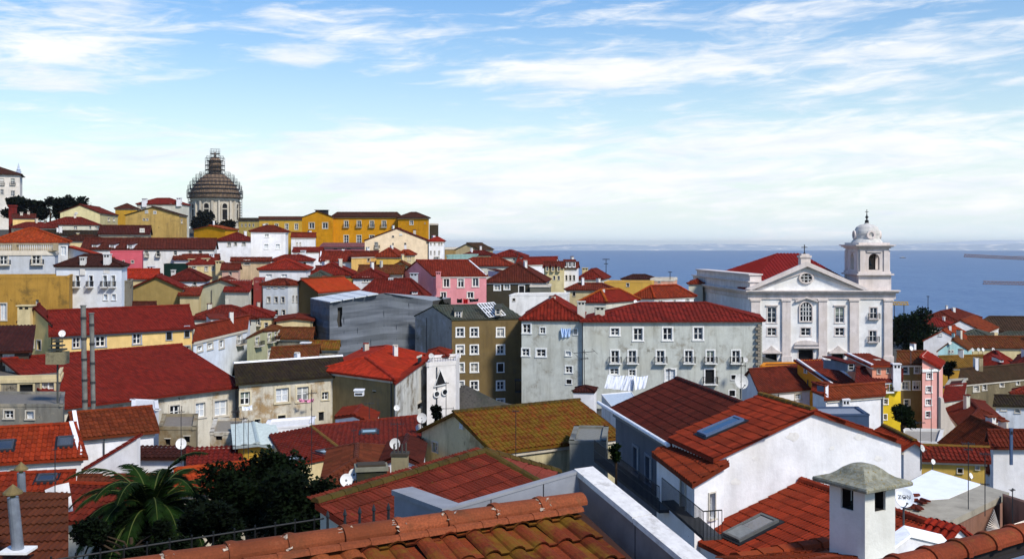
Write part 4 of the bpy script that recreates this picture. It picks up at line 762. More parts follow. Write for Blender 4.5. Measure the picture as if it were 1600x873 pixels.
house('small grey roofed hut on the slope right of the red flaking house', (432, 507, 133), (404, _, 133), (436, _, 138), 3, ('gu', 499), PALE, 'brown', name='hut', cornice=False)
house('low red roofed cottage tucked between villa and flame orange roof', (524, 424, 170), (494, _, 170), (530, _, 176), 4, ('gu', 416), WHITE2, 'maroon', name='cottage', wins=[(508, 428, 4, 4)])
house('narrow cream house wedged left of the pink gable', (640, 417, 176), (612, _, 176), (644, _, 182), 5, ('gv', 408), CREAM, 'rust', name='cream_house', wins=[(626, 419, 3, 4)])
# ---------------------------------------------------------------- special buildings
def poly_roof(label, planes, tile, wallm, h, name='house', cat='house', ridges=(), ridgem=None, pieces=None, pitch=.26, row=.4, rows=True, rr=.13, sky=(), skirts=True, jit=.01, rootat=None):
    """roof planes given corner by corner (eave edge first) with the walls that carry them"""
    pl = [[at(*q) if not isinstance(q, Vector) else q for q in p] for p in planes]
    c = sum(pl[0], Vector())/len(pl[0]); zmin = min(q.z for p in pl for q in p); rt = root(name, label, cat, (c.x, c.y, zmin-h))
    tl = tile if isinstance(tile, (list, tuple)) else [tile]*len(pl)
    rb = MB()
    for p in pl:
        slab(rb, p, .12)
        for q in p: GROUND.append((q.x, q.y, zmin-h+.4))
    ro = rb.build('roof', tl[0], rt)
    tb = MB()
    for i, p in enumerate(pl):
        if pieces and pieces[i]: tile_pieces(ro, p, tl[i], pitch, row, .028, limit=pieces[i], jit=jit, step=.026, flat2=True)
        else: tiles_on(tb, p, pitch, row, pitch*.22, rows)
    if tb.f: tb.build('roof_tiles', tl[0], ro, kind='stuff')
    if ridges:
        gb = MB()
        for a, b in ridges: ridge_on(gb, at(*a) if not isinstance(a, Vector) else a, at(*b) if not isinstance(b, Vector) else b, rr)
        gb.build('ridge_tiles', ridgem or tl[0], ro)
    if skirts:
        wb = MB()
        for p in pl:
            cc = sum(p, Vector())/len(p)
            q = [cc+(v-cc)*.97 for v in p]
            for i in range(len(q)):
                a, b = q[i]-Vector((0, 0, .08)), q[(i+1) % len(q)]-Vector((0, 0, .08)); wb.poly([a, b, Vector((b.x, b.y, zmin-h)), Vector((a.x, a.y, zmin-h))])
        wb.build('wall', plaster(*wallm) if isinstance(wallm, tuple) else wallm, rt)
    for s_ in sky: skylight_part(pl[s_[0]], ro, *s_[1:])
    return rt, pl, ro
def arch_pts(fc, a, w, zb, zt, out, n=10):
    r = w/2; zs = zt-r; return [fc.P(a-r, zb, out), fc.P(a+r, zb, out)]+[fc.P(a+r*math.cos(math.pi*k/n), zs+r*math.sin(math.pi*k/n), out) for k in range(n+1)]
def arch_wall(mb, fc, a0, a1, z0, z1, a, w, zb, zt, mat=0, rec=.5):
    r = w/2; zs = zt-r; q = lambda *p: mb.poly([fc.P(*x) for x in p], mat)
    q((a0, z0), (a-r, z0), (a-r, z1), (a0, z1)); q((a+r, z0), (a1, z0), (a1, z1), (a+r, z1))
    if zb > z0: q((a-r, z0), (a+r, z0), (a+r, zb), (a-r, zb))
    n = 10; arc = [(a+r*math.cos(math.pi*k/n), zs+r*math.sin(math.pi*k/n)) for k in range(n+1)]
    for k in range(n): x0, x1 = arc[k], arc[k+1]; q((x0[0], x0[1]), (x0[0], z1), (x1[0], z1), (x1[0], x1[1]))
    pr = [(a-r, zb), (a+r, zb)]+arc+[(a-r, zb)]
    for b, c in zip(pr[:-1], pr[1:]): mb.poly([fc.P(*b), fc.P(*c), fc.P(c[0], c[1], -rec), fc.P(b[0], b[1], -rec)], mat)
def church():
    D = 165.0; u = D/F; X = lambda px: (px-800)*u; Z = lambda py: zrow(py, D)
    zb = Z(575); rt = root('church', 'large white church with red roof, pediment and domed bell tower', 'church', (X(1280), D, zb))
    for q in (1172, 1280, 1393):
        for d in (0, 20, 40): GROUND.append((X(q)*(1 if not d else .98), D+d, zb+.4))
    white = plaster((236, 236, 234), .14, (160, 150, 138)); stone = plaster((222, 212, 206), .35, (140, 128, 118)); dk = flat((12, 12, 14), .8)
    A, B = Vector((X(1172), D, 0)), Vector((X(1394), D, 0)); fc = Face(A, B, zb, Z(455)); a_ = lambda px: X(px)-X(1172)
    sg = flat((120, 126, 132), .5)
    for px in (1206, 1312):
        window(fc, a_(px), Z(492), 14*u, 24*u, 'l', rt, stone, FRAME, True); window(fc, a_(px), Z(518), 14*u, 12*u, 'n', rt, stone, FRAME, True)
    window(fc, a_(1259), Z(518), 15*u, 12*u, 'n', rt, stone, FRAME, True)
    for px, py in ((1365, 489), (1364, 525)): window(fc, a_(px), Z(py), 11*u, 17*u, 'b', rt, stone, FRAME, True)
    for px, w in ((1205, 18), (1259, 23), (1309, 18)):
        top = 553 if w < 20 else 546
        window(fc, a_(px), (Z(top)+Z(572))/2, w*u, Z(top)-Z(572), 'd', rt, stone, FRAME, True, dk, .6)
    wb = MB(); fc.wall(wb, 0, .35)
    P = lambda px, py, y: Vector((X(px), y, Z(py)))
    # flank going back, rear block, tower side
    la, lb = Vector((X(1172), D, 0)), Vector((35.2, 200, 0)); fl = Face(lb, la, zb, Z(455)); fl.wall(wb)
    wb.poly([Vector((X(1394), D, zb)), Vector((X(1394), D+30, zb)), Vector((X(1394), D+30, Z(455))), Vector((X(1394), D, Z(455)))])
    wb.poly([Vector((X(1394), D+30, zb)), Vector((35.2, 200, zb)), Vector((35.2, 200, Z(455))), Vector((X(1394), D+30, Z(455)))])
    wb.build('wall', white, rt)
    # arched middle window
    ab = MB(); ap = arch_pts(fc, a_(1259), 18*u, Z(501), Z(472), .03); ab.poly(ap, 1)
    for k in range(-1, 2): fc.fbox(ab, a_(1259)+k*4.4*u-.06, a_(1259)+k*4.4*u+.06, Z(501), Z(475 if k else 473), .03, .1, 0)
    for py in (480, 486, 493): fc.fbox(ab, a_(1259)-9*u, a_(1259)+9*u, Z(py)-.05, Z(py)+.05, .03, .1, 0)
    outl = arch_pts(fc, a_(1259), 18*u, Z(501), Z(472), 0); outo = arch_pts(fc, a_(1259), 22*u, Z(503), Z(469.5), 0)
    for i in range(len(outl)):
        j = (i+1) % len(outl); ab.poly([outo[i]+fc.n*.22, outo[j]+fc.n*.22, outl[j]+fc.n*.22, outl[i]+fc.n*.22], 2); ab.poly([outl[i]+fc.n*.22, outl[j]+fc.n*.22, outl[j], outl[i]], 2); ab.poly([outo[i], outo[j], outo[j]+fc.n*.22, outo[i]+fc.n*.22], 2)
    for s in (-1, 1): ab.prism([fc.P(a_(1259), Z(463), .1), fc.P(a_(1259)+s*17*u, Z(469), .1), fc.P(a_(1259)+s*17*u, Z(471.5), .1), fc.P(a_(1259), Z(466), .1)], fc.n*.45, 2)
    ab.build('arched_window', [FRAME, GLASS, stone], rt)
    for px, w in ((1180, 14), (1228, 13), (1285, 13), (1334, 14), (1387, 13)):
        pb = MB(); fc.fbox(pb, a_(px)-w*u/2, a_(px)+w*u/2, zb, Z(468), -.02, .35); fc.fbox(pb, a_(px)-w*u/2-.15, a_(px)+w*u/2+.15, Z(556)-1.5, Z(556), -.02, .55); fc.fbox(pb, a_(px)-w*u/2-.15, a_(px)+w*u/2+.15, Z(470), Z(467), -.02, .5)
        pb.build('pilaster', stone, rt)
    for px, w, arched in ((1205, 13, 0), (1309, 13, 0), (1259, 17, 1)):
        hb = MB(); zt = Z(549 if not arched else 541)
        if arched:
            n = 12; o = [fc.P(a_(px)+w*u*1.1*math.cos(math.pi*k/n), zt+.75*w*u*.55*math.sin(math.pi*k/n)+.3, 0) for k in range(n+1)]
        else: o = [fc.P(a_(px)+w*u, zt, 0), fc.P(a_(px)+w*u*.5, zt+.35, 0), fc.P(a_(px), zt+.95, 0), fc.P(a_(px)-w*u*.5, zt+.35, 0), fc.P(a_(px)-w*u, zt, 0)]
        hb.prism(o, fc.n*.5); fc.fbox(hb, a_(px)-w*u*1.15, a_(px)+w*u*1.15, zt-.25, zt, -.02, .6); hb.build('door_hood', stone, rt)
    # entablature
    cb = MB(); L_ = fc.len
    for z0, z1, o in ((Z(467), Z(458), .2), (Z(458), Z(455), .7), (Z(455), Z(453), 1.0)): fc.fbox(cb, -.4, L_+.4+o*.6, z0, z1, -.3, o); fl.fbox(cb, 0, fl.len+o, z0, z1, -.3, o)
    cb.build('entablature', stone, rt)
    # pediment with oculus
    pb = MB(); z0 = Z(453); ap = P(1259, 416, D); l, r = P(1172, 453, D), P(1347, 453, D)
    pb.poly([l+Vector((0, -.1, 0)), r+Vector((0, -.1, 0)), ap+Vector((0, -.1, 0))], 0)
    for e in (l, r): pb.prism([e, ap, ap+Vector((0, 0, .75)), e+(e-ap).normalized()*.9+Vector((0, 0, .55))], (0, -1.0, 0), 1); pb.prism([e*.86+ap*.14-Vector((0, .1, .35)), ap-Vector((0, .1, .95)), ap-Vector((0, .1, .75)), e*.9+ap*.1-Vector((0, .1, .1))], (0, -.25, 0), 1)
    po = pb.build('pediment', [white, stone], rt)
    ob = MB(); c = P(1259, 434, D-.12); n = 24; rx, rz = 9*u, 7*u
    for k in range(n):
        t0, t1 = 2*math.pi*k/n, 2*math.pi*(k+1)/n; e = lambda t, s, y: c+Vector((rx*s*math.cos(t), y, rz*s*math.sin(t)))
        ob.poly([e(t0, 1, -.3), e(t1, 1, -.3), e(t1, 1.3, -.3), e(t0, 1.3, -.3)], 0); ob.poly([e(t0, 1, 0), e(t1, 1, 0), e(t1, 1, -.3), e(t0, 1, -.3)], 0); ob.poly([e(t0, 1.3, -.3), e(t1, 1.3, -.3), e(t1, 1.3, .1), e(t0, 1.3, .1)], 0); ob.poly([c, e(t0, 1, 0), e(t1, 1, 0)], 1)
    for k in (-.35, .35): ob.box(c+Vector((rx*k-.05, -.1, -rz)), (.1, 0, 0), (0, .06, 0), (0, 0, 2*rz), 2); ob.box(c+Vector((-rx, -.1, rz*k-.05)), (2*rx, 0, 0), (0, .06, 0), (0, 0, .1), 2)
    ob.build('oculus', [stone, dk, FRAME], po)
    # apex pedestal with cross
    sb = MB(); b0 = P(1258, 418, D+.4); sb.cbox(b0, 1.55, 1.5, 1.6, 0); sb.cbox(b0+Vector((0, 0, 1.6)), 1.9, 1.8, .35, 0); sb.cbox(b0+Vector((0, 0, 1.95)), 1.3, 1.3, .25, 0); so_ = sb.build('apex_pedestal', stone, rt)
    kb = MB(); kb.cbox(b0+Vector((0, 0, 2.2)), .12, .12, 1.5); kb.cbox(b0+Vector((0, 0, 3.2)), .95, .1, .12); kb.lathe(b0+Vector((0, 0, 2.1)), [(.35, 0), (.12, .3)], 8); kb.build('cross', DARKIRON, so_)
    # roofs
    rb = MB(); tb = MB(); tm = tilemat((168, 24, 14), var=.12, bleach=.05, wear=.15)
    e1, e2 = P(1168, 451, D+1.2), P(1352, 451, D+1.2); zr = zrow(396, 184); r1, r2 = Vector((X(1214)*184/D, 184, zr)), Vector((X(1250)*184/D, 184, zr)); e3, e4 = Vector((36.2, 201, e1.z)), Vector((e2.x, 201, e1.z))
    for p in ([e1, e2, r2, r1], [e3, e1, r1], [e2, e4, r2], [e4, e3, r1, r2]): slab(rb, p, .2); tiles_on(tb, p, .6, .5, .1)
    ro = rb.build('roof', tm, rt); tb.build('roof_tiles', tm, ro, kind='stuff')
    # stepped parapet block over the left flank
    qb = MB(); q0 = fl
    fl.fbox(qb, 1.0, fl.len+.2, Z(453)-.2, Z(441), -2.2, .1, 0); fl.fbox(qb, .8, fl.len+.4, Z(441), Z(439), -2.4, .4, 0); fl.fbox(qb, 3.0, fl.len-.4, Z(439), Z(430), -2.0, -.1, 0); fl.fbox(qb, 2.8, fl.len-.2, Z(430), Z(428), -2.2, .15, 0)
    qb.build('flank_parapet', stone, rt)
    # bell tower
    tx0, tx1 = X(1343), X(1390); dp = 7.2
    tb = MB(); bx = lambda x0, x1, y0, y1, z0, z1, m=0: tb.box((x0, y0, z0), (x1-x0, 0, 0), (0, y1-y0, 0), (0, 0, z1-z0), m)
    bx(tx0-.1, tx1+.3, D+.1, D+dp, Z(453), Z(430)); bx(tx0-.5, tx1+.6, D-.4, D+dp+.4, Z(430), Z(427.5)); bx(tx0-.2, tx1+.2, D-.1, D+dp+.1, Z(427.5), Z(424))
    z0, z1 = Z(424), Z(388)
    F1 = Face(Vector((tx0, D+.2, 0)), Vector((tx1, D+.2, 0)), z0, z1); F2 = Face(Vector((tx0, D+dp-.2, 0)), Vector((tx0, D+.2, 0)), z0, z1); F3 = Face(Vector((tx1, D+.2, 0)), Vector((tx1, D+dp-.2, 0)), z0, z1); F4 = Face(Vector((tx1, D+dp-.2, 0)), Vector((tx0, D+dp-.2, 0)), z0, z1)
    for f in (F1, F2, F3):
        arch_wall(tb, f, 0, f.len, z0, z1, f.len*.5, 1.75, z0+.25, Z(396), 0, .7)
        f.fbox(tb, .12, .9, z0, z1-.3, 0, .18); f.fbox(tb, f.len-.9, f.len-.12, z0, z1-.3, 0, .18); f.fbox(tb, f.len*.5-1.2, f.len*.5+1.2, Z(394), Z(392.5), 0, .2)
    F4.wall(tb)
    for z_, zz, o in ((Z(388), Z(386), .25), (Z(386), Z(384), .55), (Z(384), Z(382.2), .8), (Z(382.2), Z(379), .1)): bx(tx0-o, tx1+o, D+.2-o, D+dp-.2+o, z_, zz)
    to = tb.build('bell_tower', stone, rt)
    bl = MB(); cx, cy = (tx0+tx1)/2, D+dp/2; bl.lathe((cx, cy, Z(416)), [(.9, 0), (.75, .3), (.5, 1.0), (.3, 1.3), (0, 1.35)], 14); bl.cbox((cx, cy, Z(403)), .15, dp-1, .2); bl.build('bell', flat((52, 58, 50), .5, .6), to)
    db = MB(); rz = lambda py: zrow(py, D+dp/2)
    db.lathe((cx, cy, 0), [(2.6, rz(380)), (2.3, rz(376)), (2.0, rz(373)), (1.95, rz(368)), (2.05, rz(365)), (2.0, rz(361)), (1.7, rz(355)), (1.15, rz(351.5)), (.45, rz(350)), (.35, rz(348.5)), (0, rz(348.4))], 32)
    do = db.build('dome', plaster((206, 204, 198), .35, (110, 104, 96)), rt, True)
    for k in range(4):
        ang = k*math.pi/2-math.pi/2; d = Vector((math.cos(ang), math.sin(ang), 0)); s = Vector((-d.y, d.x, 0)); wb2 = MB(); c = Vector((cx, cy, rz(367)))+d*1.7; n = 16
        for j in range(n):
            t0, t1 = 2*math.pi*j/n, 2*math.pi*(j+1)/n; e = lambda t, r, o: c+(s*math.cos(t)+Vector((0, 0, 1))*math.sin(t))*r+d*o
            wb2.poly([e(t0, .42, .5), e(t1, .42, .5), e(t1, .72, .5), e(t0, .72, .5)]); wb2.poly([e(t0, .72, .5), e(t1, .72, .5), e(t1, .78, -.3), e(t0, .78, -.3)]); wb2.poly([e(t0, .42, .5), e(t0, .42, .2), e(t1, .42, .2), e(t1, .42, .5)]); wb2.poly([c+d*.2, e(t0, .42, .2), e(t1, .42, .2)], 1)
        wb2.build('round_window', [stone, dk], do)
    fb = MB(); zt = rz(349); fb.lathe((cx, cy, zt), [(.35, 0), (.3, .5), (.1, .6), (.12, .8), (.3, 1.0), (.12, 1.25), (.07, 1.5), (.05, 2.3)], 10); fb.cbox((cx, cy, zt+1.85), .55, .07, .09); fb.build('finial_cross', DARKIRON, do)
church()
def pantheon():
    D = 573.0; cx = (336-800)/F*D; u = D/F; Z = lambda py: zrow(py, D); zb = Z(366)
    rt = root('domed_church', 'great stone domed church on the hill, wrapped in scaffolding', 'church', (cx, D, zb))
    for k in range(8): GROUND.append((cx+14*math.cos(k*.785), D+14*math.sin(k*.785), zb+.5))
    stone = plaster((198, 190, 174), .35, (110, 102, 90)); tarp = flat((118, 98, 78), .9, var=.3, scale=.9, stain=.5, sc=(70, 52, 38)); dk = flat((16, 15, 16), .9)
    db = MB(); db.lathe((cx, D, 0), [(36*u, zb), (36*u, Z(358)), (37*u, Z(357)), (37*u, Z(355)), (35.5*u, Z(354)), (35.5*u, Z(315)), (37*u, Z(314)), (37.5*u, Z(311))], 64); dr = db.build('drum', stone, rt)
    for k in range(8):
        t = R_(-90-47+43*(k)) if k < 4 else R_(-90-47+43*3+49*(k-3)); d = Vector((math.cos(t), math.sin(t), 0)); s = Vector((-d.y, d.x, 0)); c = Vector((cx, D, 0))+d*(35.3*u)
        f = Face(c-s*4, c+s*4, Z(352), Z(316)); f.n = d; nb = MB(); w = 8*u; n = 10; a = 4.0; zt = Z(319); zbm = Z(344)
        inner = arch_pts(f, a, w, zbm, zt, .75); outer = arch_pts(f, a, w*1.45, zbm-.6, zt+.8, .75)
        for i in range(len(inner)):
            j = (i+1) % len(inner); nb.poly([outer[i], outer[j], inner[j], inner[i]], 0); nb.poly([inner[i], inner[j], inner[j]-d*1.0, inner[i]-d*1.0], 0); nb.poly([outer[i], outer[j], outer[j]-d*1.2, outer[i]-d*1.2], 0)
        nb.poly([p-d*.62 for p in inner], 1); f.fbox(nb, a-w/2, a+w/2, Z(328), Z(326.5), .1, .6, 0)
        for q in (-1, 1): f.fbox(nb, a+q*w*1.15-.5, a+q*w*1.15+.5, Z(354), Z(315), -.5, .9, 0)
        nb.build('arched_window', [stone, dk], dr)
    ob = MB(); ob.lathe((cx, D, 0), [(38.5*u, Z(311)), (39*u, Z(306)), (37.5*u, Z(301)), (35*u, Z(296)), (31.5*u, Z(290)), (27*u, Z(284)), (21*u, Z(278)), (15*u, Z(273.5)), (11*u, Z(272))], 48); do = ob.build('dome', tarp, rt)
    lb = MB(); lb.lathe((cx, D, 0), [(10*u, Z(272.5)), (9.5*u, Z(255)), (10*u, Z(254)), (8*u, Z(249)), (5*u, Z(246)), (1.5*u, Z(245)), (.8*u, Z(238)), (0, Z(237))], 20); lb.build('lantern', tarp, do)
    st = root('scaffolding', 'metal scaffolding tiers standing around the stone dome and lantern', 'scaffold', (cx, D, Z(306)))
    pole = flat((44, 46, 56), .6, .3); plank = flat((60, 52, 46), .9)
    tiers = [(40, 309, 298, 44), (38.5, 302, 291, 42), (35.5, 295, 285, 40), (31.5, 289.5, 280, 36), (27, 284.5, 274, 30), (21, 279, 270, 24), (13, 272, 263, 12), (13, 265, 256, 12), (13, 258, 248, 12), (11, 251, 245, 10), (5.5, 246, 240, 6), (5.5, 240, 234, 6)]
    for r, y0, y1, n in tiers:
        lb = MB(); r0, r1 = (r-2.0)*u, (r+2.2)*u
        for k in range(n):
            t0, t1 = 2*math.pi*k/n, 2*math.pi*(k+1)/n; e = lambda t, rr, z: Vector((cx+rr*math.cos(t), D+rr*math.sin(t), z))
            lb.poly([e(t0, r0, Z(y0)), e(t1, r0, Z(y0)), e(t1, r1, Z(y0)), e(t0, r1, Z(y0))], 1); lb.poly([e(t0, r1, Z(y0)-.35), e(t1, r1, Z(y0)-.35), e(t1, r1, Z(y0)), e(t0, r1, Z(y0))], 1)
            lb.tube([e(t0, r1, Z(y0)), e(t0, r1, Z(y1))], .09, 4, 0, False)
            for zz in (Z(y0)*.45+Z(y1)*.55, Z(y1)+.3): lb.tube([e(t0, r1, zz), e(t1, r1, zz)], .07, 4, 0, False)
        lb.build('scaffold_tier', [pole, plank], st)
    lb = MB()
    for s in (-1, 1):
        top = 300 if s > 0 else 296
        for dx in (38, 42): lb.tube([(cx+s*dx*u, D, Z(358 if s > 0 else 340)), (cx+s*dx*u, D, Z(top))], .16, 4, 0)
        for k in range(14): py = top+k*4.1; lb.tube([(cx+s*38*u, D, Z(py)), (cx+s*42*u, D, Z(py))], .15, 4, 0) if py < (358 if s > 0 else 340) else None
    lb.build('ladder_tower', pole, st)
pantheon()
rv = house('pale monastery corner block with dark roof high at the left edge', (31, 273, 380), (-70, _, 372), (35, _, 394), 22, ('hip', 3.2), ((222, 216, 206), .2), 'dark', name='monastery', cat='building', ov=.9, wins=[(3, 284, 6, 10, 'b'), (20, 284, 6, 10, 'b'), (3, 300, 5, 8), (20, 302, 6, 8)], trim=plaster((196, 190, 180), .3))
pb = MB(); p = at(29, 272, 383); pb.cbox(p, 1.4, 1.4, 1.2); pb.lathe(p+Vector((0, 0, 1.2)), [(.5, 0), (.75, .5), (.4, .9), (.35, 1.4), (0, 3.2)], 10); pb.build('pinnacle', flat((176, 188, 206)), rv)
def netted_block():
    c, l, r = at(515, 473, 126), at(485, 466, 133), at(676, 470, 138.5); m_ = at(600, 457.5, 132); zb = c.z-9.5
    rt = root('netted_building', 'building shrouded in blue grey scaffold netting with white sheet roof', 'building', (c.x, c.y, zb))
    for q in (c, l, r, m_): GROUND.append((q.x, q.y, zb+.4))
    m, nt, b = newmat('debris_netting'); g = nd(nt, 'ShaderNodeNewGeometry'); mp = nd(nt, 'ShaderNodeMapping'); mp.inputs['Scale'].default_value = (.35, .35, 1.6); nt.links.new(g.outputs['Position'], mp.inputs[0])
    n1 = nd(nt, 'ShaderNodeTexNoise', Scale=1.1, Detail=4.0, Roughness=.5); mp.inputs['Scale'].default_value = (.12, .12, 2.4); nt.links.new(mp.outputs[0], n1.inputs['Vector']); n2 = pos_noise(nt, .25, 5, .6)
    col = mixc(nt, ramp(nt, n1.outputs['Fac'], .3, .7), lin((80, 86, 94)), lin((106, 112, 120))); col = mixc(nt, ramp(nt, n2, .4, .65), col, lin((92, 98, 104))); nt.links.new(col, b.inputs['Base Color']); b.inputs['Roughness'].default_value = .85; bump(nt, b, n1.outputs['Fac'], .35, .12)
    rnd = random.Random(3)
    for a, bb, mid in ((l, c, None), (c, r, m_)):
        nb = MB(); nx, nz = 26, 12; fl = 'net'
        d = Vector((bb.x-a.x, bb.y-a.y, 0)); nn = Vector((d.y, -d.x, 0)).normalized()
        def top(t):
            if mid is None: return a.z+(bb.z-a.z)*t
            tm = (m_.x-a.x)/(bb.x-a.x); return a.z+(m_.z-a.z)*t/tm if t < tm else m_.z+(bb.z-m_.z)*(t-tm)/(1-tm)
        G = {}
        for i in range(nx+1):
            for k in range(nz+1):
                t, s = i/nx, k/nz; bow = .16*math.sin(s*nz/2*math.pi)**2*-1 + rnd.uniform(-.06, .06)+.12*math.sin(t*17+k); edge = 0 if i in (0, nx) else 1
                G[i, k] = Vector((a.x+d.x*t, a.y+d.y*t, zb+(top(t)-zb)*s))+nn*bow*edge
        for i in range(nx):
            for k in range(nz):
                if mid is not None and i == 2 and k in (8, 9, 10): continue                  # torn panel
                nb.poly([G[i, k], G[i+1, k], G[i+1, k+1], G[i, k+1]])
        nb.build('netting', m, rt, True)
    ib = MB(); off = Vector((.3, 1.2, 0)); q = [l+off, c+off, r+off]
    ib.poly([q[0]-Vector((0, 0, .5)), q[1]-Vector((0, 0, .5)), Vector((q[1].x, q[1].y, zb)), Vector((q[0].x, q[0].y, zb))]); ib.poly([q[1]-Vector((0, 0, .5)), q[2]-Vector((0, 0, .5)), Vector((q[2].x, q[2].y, zb)), Vector((q[1].x, q[1].y, zb))])
    bk = [l+Vector((2, 7, 0)), r+Vector((2, 8, 0))]
    ib.poly([r, bk[1], Vector((bk[1].x, bk[1].y, zb)), Vector((r.x, r.y, zb))]); ib.poly([bk[0], bk[1], Vector((bk[1].x, bk[1].y, zb)), Vector((bk[0].x, bk[0].y, zb))]); ib.build('inner_wall', flat((60, 58, 54), .9), rt)
    rb = MB(); rb.poly([m_, r, bk[1], at(590, 459, 140)]); rb.build('roof_deck', flat((130, 136, 140), .7), rt)
    A, B, Cc, Dd = at(484, 467.5, 133), at(515, 473.5, 125.6), at(592, 460, 131), at(562, 455, 139)
    for k in range(4):
        pb = MB(); t0, t1 = k/4+.012, (k+1)/4-.012; q = [A.lerp(Dd, t0), B.lerp(Cc, t0), B.lerp(Cc, t1), A.lerp(Dd, t1)]; up = Vector((0, 0, .15)); slab(pb, [p+up for p in q], .12); pb.build('roof_sheet', flat((196, 202, 204), .6), rt)
    sb = MB()
    for k in range(9):
        t = k/8; p = c.lerp(r, t); sb.tube([Vector((p.x, p.y+.25, zb)), Vector((p.x, p.y+.25, c.z-.6))], .05, 5)
    sb.build('scaffold_poles', flat((70, 78, 88), .6, .4), rt)
netted_block()
def terrace_windows():
    rt = next(o for o in bpy.data.objects if o.get('label', '').startswith('white terrace block')); A, B = at(667, 572, 92.5), at(712, 572, 94); f = Face(A, B, 0, 0); f.A.y -= .05; f.B.y -= .05
    d = 93.2; u = d/F; a_ = lambda px: (at(px, 500, d)-A).dot(f.d)
    tb = MB(); tri = [(676, 602), (698, 599.5), (687, 578)]; q = [f.P(a_(x), zrow(y, d), .02) for x, y in tri]; c = sum(q, Vector())/3; tb.poly(q, 1)
    for i in range(3): a, b = q[i], q[(i+1) % 3]; a2, b2 = c+(a-c)*1.14, c+(b-c)*1.14; tb.poly([a+f.n*.1, b+f.n*.1, b2+f.n*.1, a2+f.n*.1], 0); tb.poly([a2+f.n*.1, b2+f.n*.1, b2-f.n*.1, a2-f.n*.1], 0); tb.poly([a, b, b+f.n*.1, a+f.n*.1], 0)
    tb.build('triangular_window', [FRAME, flat((18, 18, 20))], rt)
    for x, y in ((680, 614.5), (696.5, 612.5)):
        wb = MB(); n = 20; c = f.P(a_(x), zrow(y, d), .02); e = lambda t, r, o: c+f.d*math.cos(t)*r+Vector((0, 0, math.sin(t)*r))+f.n*o
        for j in range(n): t0, t1 = 2*math.pi*j/n, 2*math.pi*(j+1)/n; wb.poly([c, e(t0, .24, 0), e(t1, .24, 0)], 1); wb.poly([e(t0, .24, .1), e(t1, .24, .1), e(t1, .32, .1), e(t0, .32, .1)], 0); wb.poly([e(t0, .32, .1), e(t1, .32, .1), e(t1, .32, -.1), e(t0, .32, -.1)], 0); wb.poly([e(t0, .24, .1), e(t1, .24, .1), e(t1, .24, 0), e(t0, .24, 0)], 0)
        wb.build('porthole', [FRAME, GLASS], rt)
    rb = MB(); z = zrow(565, d)
    for k in range(12): p = f.P(k*f.len/11, 0, 0); rb.tube([Vector((p.x, p.y+.2, z-.7)), Vector((p.x, p.y+.2, z+.35))], .02, 4)
    rb.tube([Vector((A.x, A.y+.2, z+.35)), Vector((B.x, B.y+.2, z+.35))], .025, 4); rb.build('railing', DARKIRON, rt)
terrace_windows()
def balustrade():
    rt = next(o for o in bpy.data.objects if 'stone balustrade' in o.get('label', '')); d = 127.6; z0, z1 = zrow(391.5, d), zrow(380.5, d); st = plaster((176, 160, 130), .5)
    b = MB(); A, B = at(-40, 390, d), at(87, 390, d); b.box((A.x, d-.2, z1-.16), (B.x-A.x, 0, 0), (0, .45, 0), (0, 0, .16)); b.box((A.x, d-.15, z0-.1), (B.x-A.x, 0, 0), (0, .35, 0), (0, 0, .14)); b.build('balustrade_rail', st, rt)
    n = 44; me = None
    for k in range(n+1):
        x = A.x+(B.x-A.x)*k/n; big = k in (0, 22, 44)
        if big: q = MB(); q.cbox((x, d, z0), .5, .5, z1-z0+.05); q.build('balustrade_post', st, rt); continue
        if me is None: q = MB(); q.lathe((0, 0, 0), [(.05, 0), (.09, .12), (.06, .4), (.05, z1-z0-.16)], 7); me = q.mesh('baluster', st)
        o = bpy.data.objects.new('baluster', me); C.objects.link(o); o.parent = rt; o.location = Vector((x, d, z0))-worg(rt)
balustrade()
# extra houses that need their own roof shapes
poly_roof('house with red roof and yellow verge above the dark tree', [[(450, 726, 50), (540, 709, 52), (486, 667, 60), (420, 679, 58)]], T['redmoss'], CREAM, 5, name='red_roofed_house', ridges=[((540, 709, 52), (486, 667, 60))], ridgem=T['tan'], sky=((0, 2.2, .5, .75, .9), (0, .3, .3, .7, .9)))
poly_roof('house with wide weathered red roof and one skylight in the lower centre', [[(542, 709, 52), (664, 703, 52.5), (655, 650, 63), (487, 667, 60)]], T['redmoss'], CREAM, 5, name='red_roofed_house', sky=((0, .6, 5.0, .9, 1.2),), ridges=[((487, 667, 60), (655, 650, 63))])
house('low red roofed house in front of the wide weathered roof', (598, 746, 43), (512, 752), (596, _, 49), 4, ('hip', 706, .6), WHITE2, 'redmoss', name='low_house', ridgem='redmoss')
house('white gable hut behind the chimney with four pots', (657, 726, 44.5), (596, 722), (664, _, 49), 4, ('gv', 695), WHITE, 'dark', name='white_hut', ov=.1, cornice=False)
rr_, pl_, ro_ = poly_roof('red tiled roof edged with moss behind the foreground ridge', [[at(492, 786, 22)+Vector((3.6, -2.33, -1.55)), at(757, 706, 27.4)+Vector((3.6, -2.33, -1.55)), at(757, 706, 27.4), at(492, 786, 22)]], tilemat((150, 50, 38), moss=.1, var=.4, wear=.35), PALE, 5, name='mossy_edged_house', ridges=[(at(492, 786, 22), at(757, 706, 27.4)), (at(757, 706, 27.4), at(757, 706, 27.4)+Vector((3.6, -2.33, -1.55)))], ridgem=T['mossridge'], pieces=[300], pitch=.27, row=.4, rr=.12)
b_ = MB(); q_ = [at(757, 706, 27.4)+Vector((1.6, -1.04, -.7)), at(872, 738, 29.5), at(757, 706, 27.4)]; slab(b_, q_, .12); so_ = b_.build('end_slope', tilemat((164, 66, 62), var=.2, wear=.15), rr_)
